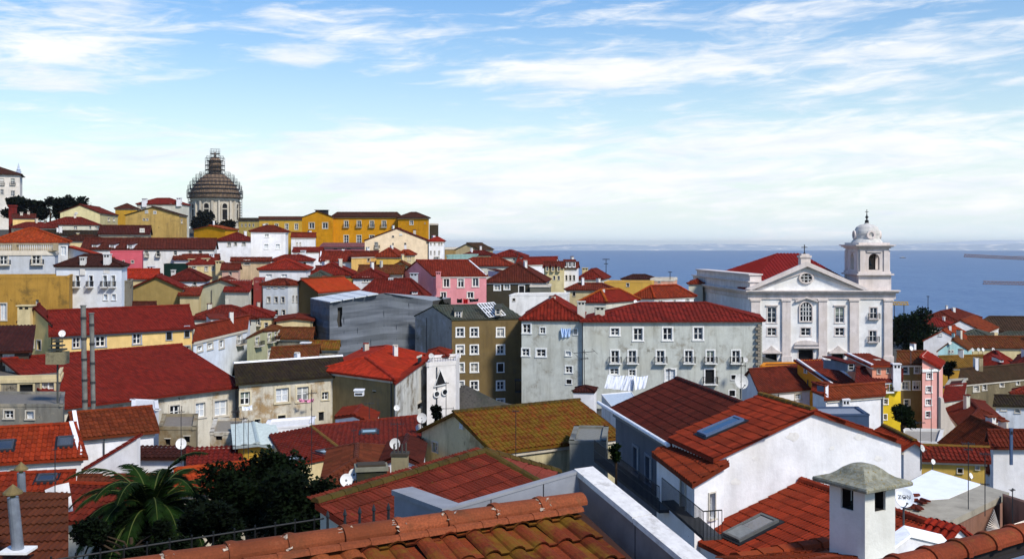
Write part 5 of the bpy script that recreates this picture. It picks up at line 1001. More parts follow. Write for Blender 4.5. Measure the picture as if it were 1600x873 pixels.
b_ = MB(); tiles_on(b_, q_, .2, .4, .03, True); b_.build('end_slope_tiles', tilemat((164, 66, 62), var=.2, wear=.15), so_, kind='stuff')
b_ = MB(); ridge_on(b_, q_[2], q_[1], .14); b_.build('end_ridge_tiles', T['mossridge'], so_)
poly_roof('brown tiled roof with metal flues at the bottom left corner', [[(-90, 1010, 15), (107, 1000, 15), (107, 776, 20), (-90, 772, 20)]], tilemat((126, 58, 36), var=.22, wear=.4), STAIN2, 4, name='brown_roofed_house', pitch=.11, row=.34, ridges=[((-90, 772, 20), (107, 776, 20))], rr=.08)
A_, B_ = at(1252, 751, 36), at(1490, 831, 29.6); dn_ = Vector((A_.y-B_.y, 0, 0)); hd_ = (B_-A_); hd_.z = 0; pd_ = Vector((hd_.y, -hd_.x, 0)).normalized()*4.6
poly_roof('orange red tiled roof with open skylight below the white gable', [[A_+pd_-Vector((0, 0, 1.5)), B_+pd_-Vector((0, 0, 1.5)), B_, A_]], tilemat((176, 52, 22), var=.3, wear=.25), WHITE, 6, name='skylit_house', ridges=[(A_, B_)], pitch=.3, row=.42, pieces=[300], sky=((0, 1.0, .75, .95, 1.6, (96, 98, 96), True),), rr=.16)
# ---------------------------------------------------------------- the viewpoint's own roof, parapet and rail
def foreground():
    B = at(905, 785, 10.0); A = at(150, 901, 10.0*(785-HZ)/(901-HZ)); A.z = B.z
    d = (B-A).normalized(); dn = Vector((d.y, -d.x, 0)); slope = .30; L = (B-A).length
    rt = root('viewpoint_roof', 'mossy clay tiled roof with orange mortared ridge in the foreground', 'roof', (B.x, B.y, B.z-1.6))
    GROUND.extend([(A.x, A.y, B.z-5), (B.x, B.y, B.z-5)])
    split = 2.35; w = 2.6; dp = dn*w-Vector((0, 0, w*slope)); M_ = B-d*split
    zlow = Vector((0, 0, -.06))
    p1 = [M_+dp+zlow, B+dp+zlow, B+zlow, M_+zlow]; p2 = [A+dp+zlow, M_+dp+zlow, M_+zlow, A+zlow]
    sb = MB(); slab(sb, p1, .15); slab(sb, p2, .15); ro = sb.build('roof_deck', flat((52, 30, 22), .9), rt)
    tile_pieces(ro, p1, T['fore'], .25, .36, .05, limit=300, jit=.02, step=.032)
    tile_pieces(ro, p2, T['clay'], .27, .40, .05, limit=300, jit=.014, step=.03)
    # ridge: overlapping half-round tiles, each its own piece
    n = int(L/.47); seg = L/n; up = Vector((0, 0, 1)); rnd = random.Random(11)
    mt = tilemat((188, 94, 66), var=.22, bleach=.6, wear=.5, moss=.1, mc=(120, 92, 60)); mor = flat((176, 160, 142), .95, var=.3, scale=30)
    tb = MB(); prof = ((0, .122), (.05, .129), (.09, .112), (.30, .108), (.5, .103)); na = 10
    for i in range(len(prof)-1):
        for k in range(na):
            w0, w1 = math.pi*(-.06+1.12*k/na), math.pi*(-.06+1.12*(k+1)/na); P = lambda x, r, w_: Vector((x, r*math.cos(w_), r*math.sin(w_)*.82)); (x0, r0), (x1, r1) = prof[i], prof[i+1]
            tb.poly([P(x0, r0, w0), P(x0, r0, w1), P(x1, r1, w1), P(x1, r1, w0)], 0, [(.5, .5)]*4)
    for k in range(na): w0, w1 = math.pi*(-.06+1.12*k/na), math.pi*(-.06+1.12*(k+1)/na); tb.poly([P(0, .122, w0), P(0, .098, w0), P(0, .098, w1), P(0, .122, w1)], 0, [(.5, .5)]*4)
    me = tb.mesh('ridge_tile', mt, smooth=True); M3 = Matrix((d, Vector((-d.y, d.x, 0)), up)).transposed()
    for k in range(n):
        o = bpy.data.objects.new('ridge_tile', me); C.objects.link(o); o.parent = rt; p = A+d*seg*k+Vector((0, 0, .015+rnd.uniform(-.006, .006)))
        o.matrix_local = Matrix.Translation(p-worg(rt)) @ (Matrix.Rotation(rnd.uniform(-.02, .02), 3, up) @ M3).to_4x4() @ Matrix.Diagonal((seg/.47, 1, 1, 1))
        if k % 1 == 0:
            mb = MB()
            for q in range(12):
                c = p+d*rnd.uniform(-.03, .09)+dn*rnd.uniform(.0, .12); c.z = B.z+.02+math.sqrt(max(0, .11**2-((c-p).dot(dn))**2))*.85; r = rnd.uniform(.012, .034)
                pts = [c+Vector((rnd.gauss(0, 1), rnd.gauss(0, 1), rnd.gauss(0, .25))).normalized()*r-Vector((0, 0, .012)) for _i in range(6)]
                for a, b, e in ((0, 1, 2), (0, 2, 3), (0, 3, 4), (1, 2, 5), (3, 4, 5), (2, 3, 5), (0, 4, 1), (1, 4, 5)): mb.poly([pts[a], pts[b], pts[e]])
            mb.build('mortar', mor, rt)
    # lower bedding course along the ridge
    q = MB()
    for k in range(int(L/.27)):
        p = A+d*(.27*k)+dn*.15-Vector((0, 0, .05)); ridge_on(q, p, p+d*.27, .055, .5)
    q.build('bedding_course', mt, rt)
    # wall behind the ridge and the coped firewall down the slope
    gw = flat((136, 140, 148), .8, var=.12, scale=2.5, stain=.35, sc=(92, 92, 96)); Cc = at(905, 736, 10.35); Bp = at(694, 797, 9.75); Ap = at(616, 768, 10.5)
    wt = root('parapet_wall', 'grey rendered parapet wall running behind the foreground ridge', 'wall', (Bp.x, Bp.y, Cc.z-1.4))
    wb = MB(); t = Vector((-d.y, d.x, 0))*.07; e = (Cc-Bp).normalized()
    wb.box(Bp-Vector((0, 0, 1.4)), Cc-Bp, t, Vector((0, 0, 1.38))); v = (Ap-Bp); s = Vector((-v.y, v.x, 0)).normalized()*-.19
    wb.box(Bp-Vector((0, 0, 1.4)), v, s, Vector((0, 0, 1.36))); wb.build('render', gw, wt)
    cb = MB(); cb.box(Bp-Vector((0, 0, .03))-s*.12, v*1.02, s*1.3, Vector((0, 0, .05))); cb.box(Bp-Vector((0, 0, .02))-t*.1, (Cc-Bp), t*1.1, Vector((0, 0, .028))); cb.build('coping', flat((138, 141, 146), .85, stain=.4, scale=3, sc=(120, 118, 114)), wt)
    for f_ in (.33, .72):
        kb = MB(); p = Bp.lerp(Cc, f_)-t.normalized()*.006; kb.box(p-Vector((0, 0, .5)), e*.008, t*.02, Vector((0, 0, .5))); kb.box(p-Vector((0, 0, .5))+e*.02, e*.006, t*.02, Vector((0, 0, .3))); kb.build('crack', flat((40, 40, 44), .9), wt)
    ft = root('firewall', 'white capped firewall sloping down beside the foreground roof', 'wall', (Cc.x, Cc.y, Cc.z-1.5))
    s0 = .275; Ln = 3.7; dv = dn-Vector((0, 0, s0)); th = d*.17
    o0 = Cc-dn*.05
    q = MB(); q.box(o0-Vector((0, 0, 1.4)), dv*Ln, th, Vector((0, 0, 1.36))); q.build('render', flat((126, 118, 118), .8, var=.15, scale=2.0, stain=.45, sc=(84, 74, 72)), ft)
    cuts = [0, .98, 1.9, 2.7, 3.4]
    for a, b in zip(cuts[:-1], cuts[1:]):
        q = MB(); q.box(o0+dv*(a+.006)-d*.03+Vector((0, 0, -.035+rnd.uniform(0, .006))), dv*(b-a-.012), th+d*.06, Vector((0, 0, .055))); q.build('coping_slab', flat((204, 203, 200), .85, var=.10, scale=14, stain=.55, sc=(140, 136, 128)), ft)
    for a in cuts[1:-1]:
        q = MB(); q.box(o0+dv*(a-.004)-d*.004-Vector((0, 0, 1.0)), dv*.008, d*.003, Vector((0, 0, .97))); q.build('joint', flat((50, 46, 46), .9), ft)
    q = MB(); nseg = 40
    for k in range(nseg):
        for j in range(3):
            a0, a1 = .25+3.0*k/nseg, .25+3.0*(k+1)/nseg; f0 = lambda a, jj: o0+dv*a-d*(.02+.085*jj+ (rnd.uniform(-.012, .03) if jj == 3 else 0))+Vector((0, 0, -.40-.028*jj+.018*math.sin(a*23+jj*2)))
            q.poly([f0(a0, j), f0(a1, j), f0(a1, j+1), f0(a0, j+1)])
    q.build('flashing', flat((198, 202, 206), .35, .5, var=.2, scale=9), ft, True)
    # thin iron rail behind the ridge
    rl = root('iron_railing', 'thin dark iron railing with spiked posts behind the foreground ridge', 'railing', at(300, 870, 9.3)-Vector((0, 0, .3)))
    a, b = at(60, 878, 8.6), at(506, 808.5, 9.98); zz = a.z; b.z = zz
    q = MB(); q.tube([a, b], .009, 6); q.build('top_rail', DARKIRON, rl)
    for k in range(13):
        q = MB(); p = a.lerp(b, (k+.5)/13); q.tube([p-Vector((0, 0, .5)), p+Vector((0, 0, .035))], .009, 6); q.build('post', DARKIRON, rl)
    for x, y in ((512, 797), (539, 794), (562, 791), (584, 787), (607, 785)):
        q = MB(); p = at(x, y, 9.9); q.tube([p-Vector((0, 0, .42)), p-Vector((0, 0, .07)), p-Vector((0, 0, .06)), p-Vector((0, 0, .035)), p], [.022, .013, .022, .016, .003], 6); q.build('spiked_post', flat((34, 38, 42), .6), rl)
    # ridge along the bottom right corner with its gutter
    br = root('corner_roof', 'red clay ridge with grey gutter crossing the bottom right corner', 'roof', at(1480, 860, 8.0)-Vector((0, 0, .8)))
    a, b = at(1290, 915, 7.4), at(1660, 818, 7.4*(915-HZ)/(818-HZ)); b.z = a.z; dd = (b-a).normalized(); sn = Vector((dd.y, -dd.x, 0)); n = 8; seg = (b-a).length/n; M3b = Matrix((dd, -sn, up)).transposed()
    me2 = tb.mesh('corner_ridge_tile', tilemat((176, 74, 50), moss=.25, mc=(130, 96, 40), var=.15, bleach=.3), smooth=True)
    for k in range(n):
        o = bpy.data.objects.new('ridge_tile', me2); C.objects.link(o); o.parent = br; o.matrix_local = Matrix.Translation(a+dd*seg*k-worg(br)) @ M3b.to_4x4() @ Matrix.Diagonal((seg/.47, 1.0, 1.0, 1))
    q = MB(); q.box(a+sn*.17-Vector((0, 0, .12)), b-a, sn*.16-Vector((0, 0, .05)), Vector((0, 0, .03))); q.build('gutter', flat((116, 130, 150), .5, .4), br)
    q = MB(); q.box(a+sn*.10-Vector((0, 0, .9)), b-a, sn*.05, Vector((0, 0, .82))); q.box(a-sn*.1-Vector((0, 0, .9)), b-a, sn*.15, Vector((0, 0, .85))); q.build('wall', flat((40, 36, 36), .9), br)
    q = MB(); slab(q, [a-sn*2.0-Vector((0, 0, .9)), b-sn*2.0-Vector((0, 0, .9)), b-sn*.1-Vector((0, 0, .05)), a-sn*.1-Vector((0, 0, .05))], .1); rb = q.build('back_slope', T['red'], br)
foreground()
def big_chimney():
    D = 14.3; c = at(1347, 757, D); zt = c.z; rt = root('chimney', 'tall white chimney with lichened concrete hood in the right foreground', 'chimney', (c.x, D, zt-3.2))
    w = .615; rz = R_(45-14); ca, sa = math.cos(rz), math.sin(rz); ax, ay = Vector((ca, sa, 0)), Vector((-sa, ca, 0)); GROUND.append((c.x, D, zt-6))
    m = plaster((226, 226, 218), .22, (150, 140, 110)); q = MB(); O = Vector((c.x, D, 0))
    bx = lambda x0, x1, y0, y1, z0, z1: q.box(O+ax*x0*w+ay*y0*w+Vector((0, 0, zt+z0)), ax*(x1-x0)*w, ay*(y1-y0)*w, Vector((0, 0, z1-z0)))
    bx(-.5, .5, -.5, .5, -3.2, -.30)
    for i in (-1, 1):
        for j in (-1, 1): x0, x1 = sorted((i*.5, i*.18)); y0, y1 = sorted((j*.5, j*.18)); bx(x0, x1, y0, y1, -.30, .02)
    q.build('shaft', m, rt)
    q = MB()
    for i in (-1, 1):
        for j in (-1, 1): x0, x1 = sorted((i*.44, i*.172)); y0, y1 = sorted((j*.44, j*.172)); bx(x0, x1, y0, y1, -.298, .015)
    bx(-.45, .45, -.45, .45, -.302, -.292); q.build('dark_lining', flat((26, 24, 23), .95), rt)  # near-black lining added: shade of the openings put into its colour, besides soot
    q = MB(); e = .455
    prof = [(e, .02), (e+.015, .03), (e+.02, .06), (e+.01, .085), (e*.9, .105), (e*.7, .135), (e*.57, .18), (e*.45, .24), (e*.30, .285), (e*.14, .303), (.0, .306)]
    def ring(r, z):
        out = []
        for k in range(16):
            s = k//4; f = k % 4/4; cn = [(-1, -1), (1, -1), (1, 1), (-1, 1)]; a, b = cn[s], cn[(s+1) % 4]; x, y = a[0]+(b[0]-a[0])*f, a[1]+(b[1]-a[1])*f
            rnd_ = max(0, min(1, (z-.11)/.2))*.6; l = math.hypot(x, y); x, y = x*(1-rnd_)+x/l*1.1*rnd_, y*(1-rnd_)+y/l*1.1*rnd_; out.append(O+ax*x*r+ay*y*r+Vector((0, 0, zt+z)))
        return out
    for (r0, z0), (r1, z1) in zip(prof[:-1], prof[1:]):
        a, b = ring(r0, z0), ring(max(r1, .004), z1)
        for k in range(16): q.poly([a[k], a[(k+1) % 16], b[(k+1) % 16], b[k]])
    q.poly(ring(e, .02)[::-1])
    m2, nt, b = newmat('lichen_concrete'); n1, n2 = pos_noise(nt, 9, 7, .7), pos_noise(nt, 26, 5, .7); col = mixc(nt, ramp(nt, n1, .38, .62), lin((142, 142, 126)), lin((112, 112, 96))); col = mixc(nt, ramp(nt, n2, .52, .66), col, lin((120, 104, 50))); nt.links.new(col, b.inputs['Base Color']); b.inputs['Roughness'].default_value = .95; bump(nt, b, n2, .6, .02)
    q.build('hood', m2, rt, False)
    # tiled shoulder of the roof it stands on
    rr = poly_roof('clay tiled shoulder at the foot of the white chimney', [[(1165, 925, 11.2), (1330, 905, 12.2), (1330, 846, 15.5), (1150, 880, 14.0)]], tilemat((186, 70, 32), var=.25, wear=.3), WHITE, 2, name='chimney_foot_roof', cat='roof', pitch=.25, row=.36, pieces=[300], ridges=[((1150, 880, 14.0), (1330, 846, 15.5))], rr=.15)
big_chimney()
# -- sheet roof, small stack and coping right of the chimney
def right_yard():
    z = 64.8; fp = lambda px, py: at(px, py, (CZ-z)*F/(py-HZ))
    o = [fp(*q) for q in ((1390, 802), (1455, 828), (1577, 769), (1532, 756), (1456, 733), (1390, 766))]; rt = root('flat_roofed_workshop', 'flat roofed workshop half covered by brilliant white sheeting', 'building', (o[1].x, o[1].y, z-5))
    for p in o: GROUND.append((p.x, p.y, z-4.6))
    q = MB(); q.prism(o, (0, 0, -.25)); q.build('roof', flat((156, 150, 134), .9, stain=.4, scale=1.5), rt)
    q = MB(); oo = [p*.97+sum(o, Vector())/6*.03 for p in o]
    for i in range(6): a, b = oo[i], oo[(i+1) % 6]; q.poly([a, b, Vector((b.x, b.y, z-5)), Vector((a.x, a.y, z-5))])
    q.build('wall', plaster((140, 104, 88), .6, (64, 50, 44), .35, (110, 92, 82)), rt)
    q = MB(); s = [fp(*p)+Vector((0, 0, .03)) for p in ((1392, 797), (1408, 796), (1452, 781), (1482, 779), (1533, 757), (1456, 734.5), (1392, 768))]; q.prism(s, (0, 0, -.026)); q.build('white_sheeting', flat((236, 240, 246), .5, var=.05, scale=2), rt)
    rnd = random.Random(2); tm = tilemat((120, 40, 26)); k = 0
    for px, py in ((1403, 770), (1409, 774), (1420, 777), (1418, 785), (1411, 768), (1428, 797), (1435, 795), (1433, 800), (1445, 790), (1451, 787), (1440, 799)):
        q = MB(); p = fp(px, py)+Vector((0, 0, .05)); a = rnd.uniform(0, 3); dx = Vector((math.cos(a), math.sin(a), 0)); ridge_on(q, p, p+dx*.42, .11, 1.0); k += 1
        t_ = thing(q, 'loose_tile', tm, 'loose broken clay tile lying on the white sheeted flat roof', 'tile', 'loose tiles on the flat roof')
    q = MB(); d = 21.5; p = at(1476, 856, d); ax, ay = Vector((.86, .5, 0)), Vector((-.5, .86, 0)); h = px2m(56, d); wd_ = .62
    q.box(p-ax*wd_/2-ay*wd_/2-Vector((0, 0, .6)), ax*wd_, ay*wd_, Vector((0, 0, h+.1)))
    g = p+Vector((0, 0, h-.5)); q.prism([g-ax*wd_/2-ay*wd_/2, g+ax*wd_/2-ay*wd_/2, g-ay*wd_/2+Vector((0, 0, .24))], ay*wd_)
    rt2 = root('roof_stack', 'small white gabled stack with red tile top beside the workshop', 'chimney', p-Vector((0, 0, .6))); q.build('shaft', WHITE, rt2)
    q = MB(); e = .08; t = g+Vector((0, 0, .28)); w2 = wd_/2+e
    for sg in (-1, 1):
        pl = [g+ax*w2*sg-ay*w2+Vector((0, 0, .0)), g+ax*w2*sg+ay*w2, t+ay*w2, t-ay*w2]; slab(q, pl, .04); tiles_on(q, pl, .18, .3, .05, True)
    q.build('tile_cap', T['bright'], rt2)
    q = MB(); a, b, c = at(1392, 858, 19), at(1422, 836, 19.5), at(1482, 850, 20.2); q.prism([a, b, c, at(1482, 905, 20.2), at(1392, 905, 19)], (.1, .5, 0)); r3 = root('white_gable_wall', 'little white gable wall peeping behind the corner ridge', 'wall', at(1436, 905, 19.5)); q.build('render', WHITE, r3)
    q = MB()
    for u_, v_ in ((a, b), (b, c)): q.box(u_-Vector((0, .05, .02)), v_-u_, Vector((.1, .62, 0)), Vector((0, 0, .06)))
    q.build('coping', flat((240, 240, 240), .8), r3)
    # long pinkish wall to the right
    q = MB(); a, b = at(1568, 774, 41), at(1650, 800, 36); q.prism([a, b, b-Vector((0, 0, 4)), a-Vector((0, 0, 4))], (.15, .4, 0)); thing(q, 'yard_wall', plaster((140, 104, 88), .6, (64, 50, 44), .35, (110, 92, 82)), 'brown stained yard wall running on right of the workshop', 'wall')
    q = MB(); rnd = random.Random(8); a = at(1562, 826, 30)
    for k in range(9): v = Vector((1, .2, .25)).lerp(Vector((.9, .3, -.12)), k/8); q.tube([a, a+v*2.0], .012, 4)
    for k in range(12): v = Vector((-.6, .1, -.2)).lerp(Vector((-.2, .1, .8)), k/11); q.tube([a, a+v*.7], .01, 4)
    thing(q, 'fan_aerial', flat((200, 190, 180), .5, .5), 'old fan shaped wire aerial lying before the workshop wall', 'aerial')
right_yard()
def curved_wall():
    q = MB(); pts = [(1474, 622), (1478, 640), (1485, 655), (1494, 668), (1503, 676), (1503, 700), (1470, 700), (1470, 622)]; q.prism([at(x, y, 90) for x, y in pts], (.2, 1.0, 0)); thing(q, 'curved_wall', plaster((214, 204, 192), .2), 'tall white wall with curved sloping top right of the pink house', 'wall')
    q = MB(); pts = [(116, 741), (214, 682), (214, 752), (116, 752)]; q.prism([at(x, y, 55.5) for x, y in pts], (0, .5, 0)); r = root('garden_wall', 'white garden wall with sloping red tile coping beside the palm', 'wall', at(165, 752, 55.5)); q.build('render', WHITE, r)
    q = MB(); a, b = at(112, 744, 55.4), at(214, 682, 55.4); k = Vector((0, .9, 0)); tiles_on(q, [a, a+k, b+k, b], .25, .4, .06, True); slab(q, [a, a+k, b+k, b], .1); q.build('tile_coping', T['red'], r)
    q = MB(); pts = [(70, 765), (86, 758), (93, 803), (82, 803), (73, 786)]; q.prism([at(x, y, 38.5) for x, y in pts], (.3, .5, 0)); thing(q, 'parapet_stub', WHITE, 'curved white parapet stub behind the metal flues', 'wall')
curved_wall()
# ---------------------------------------------------------------- trees
def leaf_tree(label, px, py0, py1, wpx, D, n=2600, leaf=.3, col=(24, 40, 18), clumps=9, seed=1, base=None, name='tree', squash=1.0, dark=None):
    """crown of small leaf faces gathered in uneven clumps round forking limbs"""
    rnd = random.Random(seed); top, bot = zrow(py0, D), zrow(py1, D); W = px2m(wpx, D); H = top-bot; Wl = min(W, H*1.2, 6.0); cx = (px-800)/F*D; g = base if base is not None else bot-2.5
    rt = root(name, label, 'tree' if name != 'shrub' else 'shrub', (cx, D, g)); GROUND.append((cx, D, g+.1))
    tb = MB(); tb.tube([(cx, D, g), (cx+rnd.uniform(-.1, .1)*W, D, bot+H*.2), (cx, D, bot+H*.55)], [Wl*.045+.04, Wl*.035+.03, Wl*.02+.02], 8); cl = []
    for k in range(clumps):
        a = rnd.uniform(0, 6.28); r = W*.5*math.sqrt(rnd.random())*.78; f = rnd.random(); z = bot+H*(.18+.66*f); r *= math.sqrt(max(.1, 1-(abs(f-.42)*1.35)**2)); c = Vector((cx+r*math.cos(a), D+r*math.sin(a)*.9, z)); R = min(W, H)*rnd.uniform(.2, .33); cl.append((c, R))
        tb.tube([(cx, D, bot+H*rnd.uniform(.05, .35)), ((cx+c.x)/2+rnd.uniform(-.1, .1)*W, (D+c.y)/2, (bot+H*.25+c.z)/2), c], [Wl*.018+.015, Wl*.01+.01, .01], 5)
    tb.build('trunk', flat((58, 46, 34), .95), rt)
    lb = MB(); tot = sum(R*R for c, R in cl)
    for c, R in cl:
        for k in range(int(n*R*R/tot)):
            v = Vector((rnd.gauss(0, 1), rnd.gauss(0, 1), rnd.gauss(0, 1))).normalized()*R*(rnd.random()**.4)*rnd.uniform(.85, 1.2); v.z *= .8*squash; p = c+v
            q = Matrix.Rotation(rnd.uniform(0, 6.28), 3, 'Z') @ Matrix.Rotation(rnd.gauss(.5, .5), 3, 'X'); l = leaf*rnd.uniform(.6, 1.3); w = l*.42
            lb.poly([p, p+q @ Vector((w, l*.5, .06*l)), p+q @ Vector((0, l, 0)), p+q @ Vector((-w, l*.5, .06*l))])
    lb.build('crown', leafmat(col), rt, kind='stuff'); return rt
leaf_tree('dark glossy broadleaf tree beside the palm in the lower left', 398, 712, 838, 190, 37, 15000, .17, (13, 24, 8), 16, 4)
leaf_tree('dark bushy tree right of the palm crown, under the broadleaf tree', 470, 735, 850, 150, 34, 12000, .17, (12, 22, 8), 14, 14)
leaf_tree('low dark bush filling the garden behind the iron railing', 330, 785, 868, 170, 30, 9000, .15, (11, 20, 8), 10, 24, name='shrub')
leaf_tree('dark undergrowth beneath the date palm', 205, 806, 880, 210, 35.5, 9000, .15, (11, 20, 8), 14, 34, name='shrub')
leaf_tree('dark evergreen standing against the right side of the church', 1424, 472, 570, 62, 174, 7000, .55, (20, 36, 20), 14, 6)
leaf_tree('second dark evergreen right of the church, touching the white gable', 1440, 500, 566, 40, 172, 3600, .5, (22, 42, 24), 9, 7)
leaf_tree('small dark tree in front of the yellow and olive houses', 1412, 634, 672, 58, 88, 2600, .26, (20, 34, 16), 9, 8)
leaf_tree('round dark pine nearest the monastery on the left hill', 22, 306, 346, 42, 300, 3000, 1.0, (18, 26, 16), 8, 9, squash=.9)
leaf_tree('broad dark pine in the middle of the left hilltop', 78, 309, 345, 56, 305, 3600, 1.0, (16, 24, 15), 9, 10)
leaf_tree('low dark pine filling the gap on the left hilltop', 48, 316, 346, 46, 302, 3000, 1.0, (16, 25, 15), 8, 15)
leaf_tree('loose crowned pine with sky showing through on the left hilltop', 117, 302, 336, 34, 300, 1300, .9, (20, 30, 22), 8, 11)
leaf_tree('dark scrub on the bank below the scaffolded dome', 320, 330, 362, 50, 520, 3200, 1.8, (22, 24, 15), 9, 12, name='shrub')
leaf_tree('brown green scrub right of the dome base', 356, 346, 366, 36, 500, 1600, 1.6, (44, 36, 18), 7, 13, name='shrub')
leaf_tree('dark terrace hedge below the pink gable house', 690, 466, 484, 44, 142, 1800, .35, (14, 22, 12), 9, 16, name='shrub')
leaf_tree('small black green bush by the stained gable and dishes', 681, 636, 656, 24, 62, 1100, .2, (14, 22, 12), 6, 17, name='shrub')
leaf_tree('dark shrub between grey block and mustard roof', 1484, 566, 590, 30, 122, 1200, .35, (18, 26, 14), 6, 18, name='shrub')
leaf_tree('small leafy plant on the alley balcony', 962, 688, 735, 20, 41, 700, .14, (30, 48, 18), 6, 19, name='shrub')
def palm():
    D = 38.0; rnd = random.Random(21); c = at(236, 806, D); g = c.z-6; rt = root('palm_tree', 'large date palm with arching fronds in the lower left garden', 'palm tree', (c.x, D, g)); GROUND.append((c.x, D, g+.1))
    tb = MB(); pts = [(c.x+.05*math.sin(k), D, g+6*k/14) for k in range(15)]; tb.tube(pts, [.34+.05*(k % 2) for k in range(15)], 10); tb.build('trunk', flat((74, 58, 40), .95), rt)
    lm = leafmat((18, 36, 9), .6)
    for k in range(84):
        az = k*2.39996+rnd.uniform(-.2, .2); el = R_(76-(k/84)**.9*108+rnd.uniform(-6, 6)); Ln = rnd.uniform(3.0, 4.1); h = Vector((math.cos(az), math.sin(az), 0)); p = Vector(c); v = h*math.cos(el)+Vector((0, 0, math.sin(el))); ns = 13; spine = [p.copy()]
        for s in range(ns): p = p+v*(Ln/ns); v = (v+Vector((0, 0, -.155-.09*s/ns))).normalized(); spine.append(p.copy())
        fb = MB(); fb.tube(spine, [.035*(1-i/(ns+2)) for i in range(ns+1)], 4, 1, False); side = h.cross(Vector((0, 0, 1)))
        for i in range(1, ns+1):
            for j in (0, .25, .5, .75):
                b = spine[i-1].lerp(spine[i], j); dv = (spine[i]-spine[i-1]).normalized(); ll = .62*math.sin(math.pi*(.12+.86*(i-1+j)/ns))**.6*rnd.uniform(.85, 1.1)
                for sg in (-1, 1):
                    tip = b+(side*sg*.75+dv*.65+Vector((0, 0, -.28+rnd.uniform(-.1, .1)))).normalized()*ll; w = dv*.036; mid = b.lerp(tip, .5)+Vector((0, 0, .03))
                    fb.poly([b-w, b+w, mid+w*1.1, mid-w*1.1], 0); fb.poly([mid-w*1.1, mid+w*1.1, tip], 0)
        fb.build('frond', [lm, flat((74, 84, 34), .7)], rt)
palm()
# ---------------------------------------------------------------- aerials, dishes, flues, washing
def dish(px, py, rpx, D, label, az=20, mast=1.2, text=None, tone=(214, 214, 208)):
    r = px2m(rpx, D); c = at(px, py, D); n = Vector((math.sin(R_(az)), -math.cos(R_(az)), .38)).normalized(); s = n.cross(Vector((0, 0, 1))).normalized(); t = s.cross(n)
    if t.z < 0: t = -t
    rt = root('satellite_dish', label, 'satellite dish', c-Vector((0, 0, mast))); q = MB(); N = 22; rings = [[c+(s*math.cos(2*math.pi*k/N)+t*math.sin(2*math.pi*k/N)*1.06)*r*f+n*(r*.24*f*f-.1*r) for k in range(N)] for f in (.02, .35, .7, 1.0)]
    for a, b in zip(rings[:-1], rings[1:]):
        for k in range(N): q.poly([a[k], a[(k+1) % N], b[(k+1) % N], b[k]])
    q.poly(rings[0]); e = rings[-1]; e2 = [p-n*.03*r+(p-c)*.03 for p in e]
    for k in range(N): q.poly([e[k], e[(k+1) % N], e2[(k+1) % N], e2[k]])
    q.build('bowl', flat(tone, .55, var=.08, stain=.2, sc=(150, 145, 135)), rt, True)
    q = MB(); f = c+n*r*.95-t*r*.75; q.tube([c-t*r*.95+n*r*.1, f], r*.04+.006, 5); q.cbox(f-Vector((0, 0, r*.08)), r*.2, r*.2, r*.18); q.build('feed_arm', flat((110, 110, 112), .5, .3), rt)
    q = MB(); b = c-n*r*.3; q.tube([c-n*r*.08, b], .025+r*.05, 6); q.tube([b+Vector((0, 0, r*.1)), b-Vector((0, 0, mast))], .022+r*.03, 6); q.build('mount', flat((90, 92, 94), .5, .5), rt)
    if text:
        cu = bpy.data.curves.new('lettering', 'FONT'); cu.body = text; cu.size = r*.62; cu.align_x = 'CENTER'; cu.align_y = 'CENTER'; to = bpy.data.objects.new('lettering_curve', cu); C.objects.link(to)
        me = bpy.data.meshes.new_from_object(to.evaluated_get(bpy.context.evaluated_depsgraph_get())); bpy.data.objects.remove(to); me.materials.clear(); me.materials.append(flat((30, 30, 34), .6)); o = bpy.data.objects.new('lettering', me); C.objects.link(o); o.parent = rt
        sx = s if s.x > 0 else -s; o.matrix_local = Matrix.Translation(c+n*r*.10+t*r*.05-worg(rt)) @ Matrix((sx, t, n)).transposed().to_4x4()
    return rt
for a in ((541, 750, 9.5, 24.4, 'lower of two round dishes left of the dark mossy stack'), (553, 741, 8.5, 25.4, 'upper dish half hidden by the dark mossy stack'), (617, 693, 8, 42, 'round dish above the chimney with four pots'),
          (659, 653, 7.5, 57, 'white dish at the corner of the wide weathered red roof'), (655, 668, 5.5, 57.5, 'dish just under the weathered roof corner dish'), (283, 693, 8, 53, 'yellowish dish on the dark yard wall right of the white block'), (97, 521, 5, 100.5, 'small dish at the eave of the yellow house'),
          (1158, 596, 11, 78, 'large white dish in front of the green flats right end'), (1165, 562, 4, 121.5, 'tiny dish on the green flats beside the last balcony'), (620, 637, 4.5, 80, 'small dish on the ruined peeling wall'), (674, 556.5, 4.5, 93, 'tilted dish on the white terrace block'),
          (1441, 700, 5.5, 49, 'dish at the right end of the white gable house'), (1458, 721, 4, 56, 'small dish on the low yellow house'), (1517, 743, 4.5, 55, 'dish standing in the yard under the low yellow house'), (1424, 544, 3.6, 97, 'dish on the ridge of the olive stained house'),
          (993, 471.5, 3, 145, 'tiny dish behind the green flats roof'), (1484, 535, 3.5, 150, 'dish on the turquoise gable'), (1520, 546.5, 2.6, 150, 'leftmost of the dishes under the long orange brown roof'), (1529, 546, 2.6, 150, 'second of the dishes under the long orange brown roof'), (1536, 546, 2.6, 150, 'third of the dishes under the long orange brown roof'), (1552, 546, 2.8, 150, 'rightmost of the dishes under the long orange brown roof')):
    dish(*a[:5], az=random.uniform(5, 40), mast=.5+.01*a[3], tone=random.choice(((222, 222, 218), (206, 204, 196), (190, 190, 186))))
dish(1413, 777, 14, 30, 'big dish lettered zon on the edge of the white sheeted roof', az=-6, mast=1.0, text='ZON', tone=(228, 232, 236))
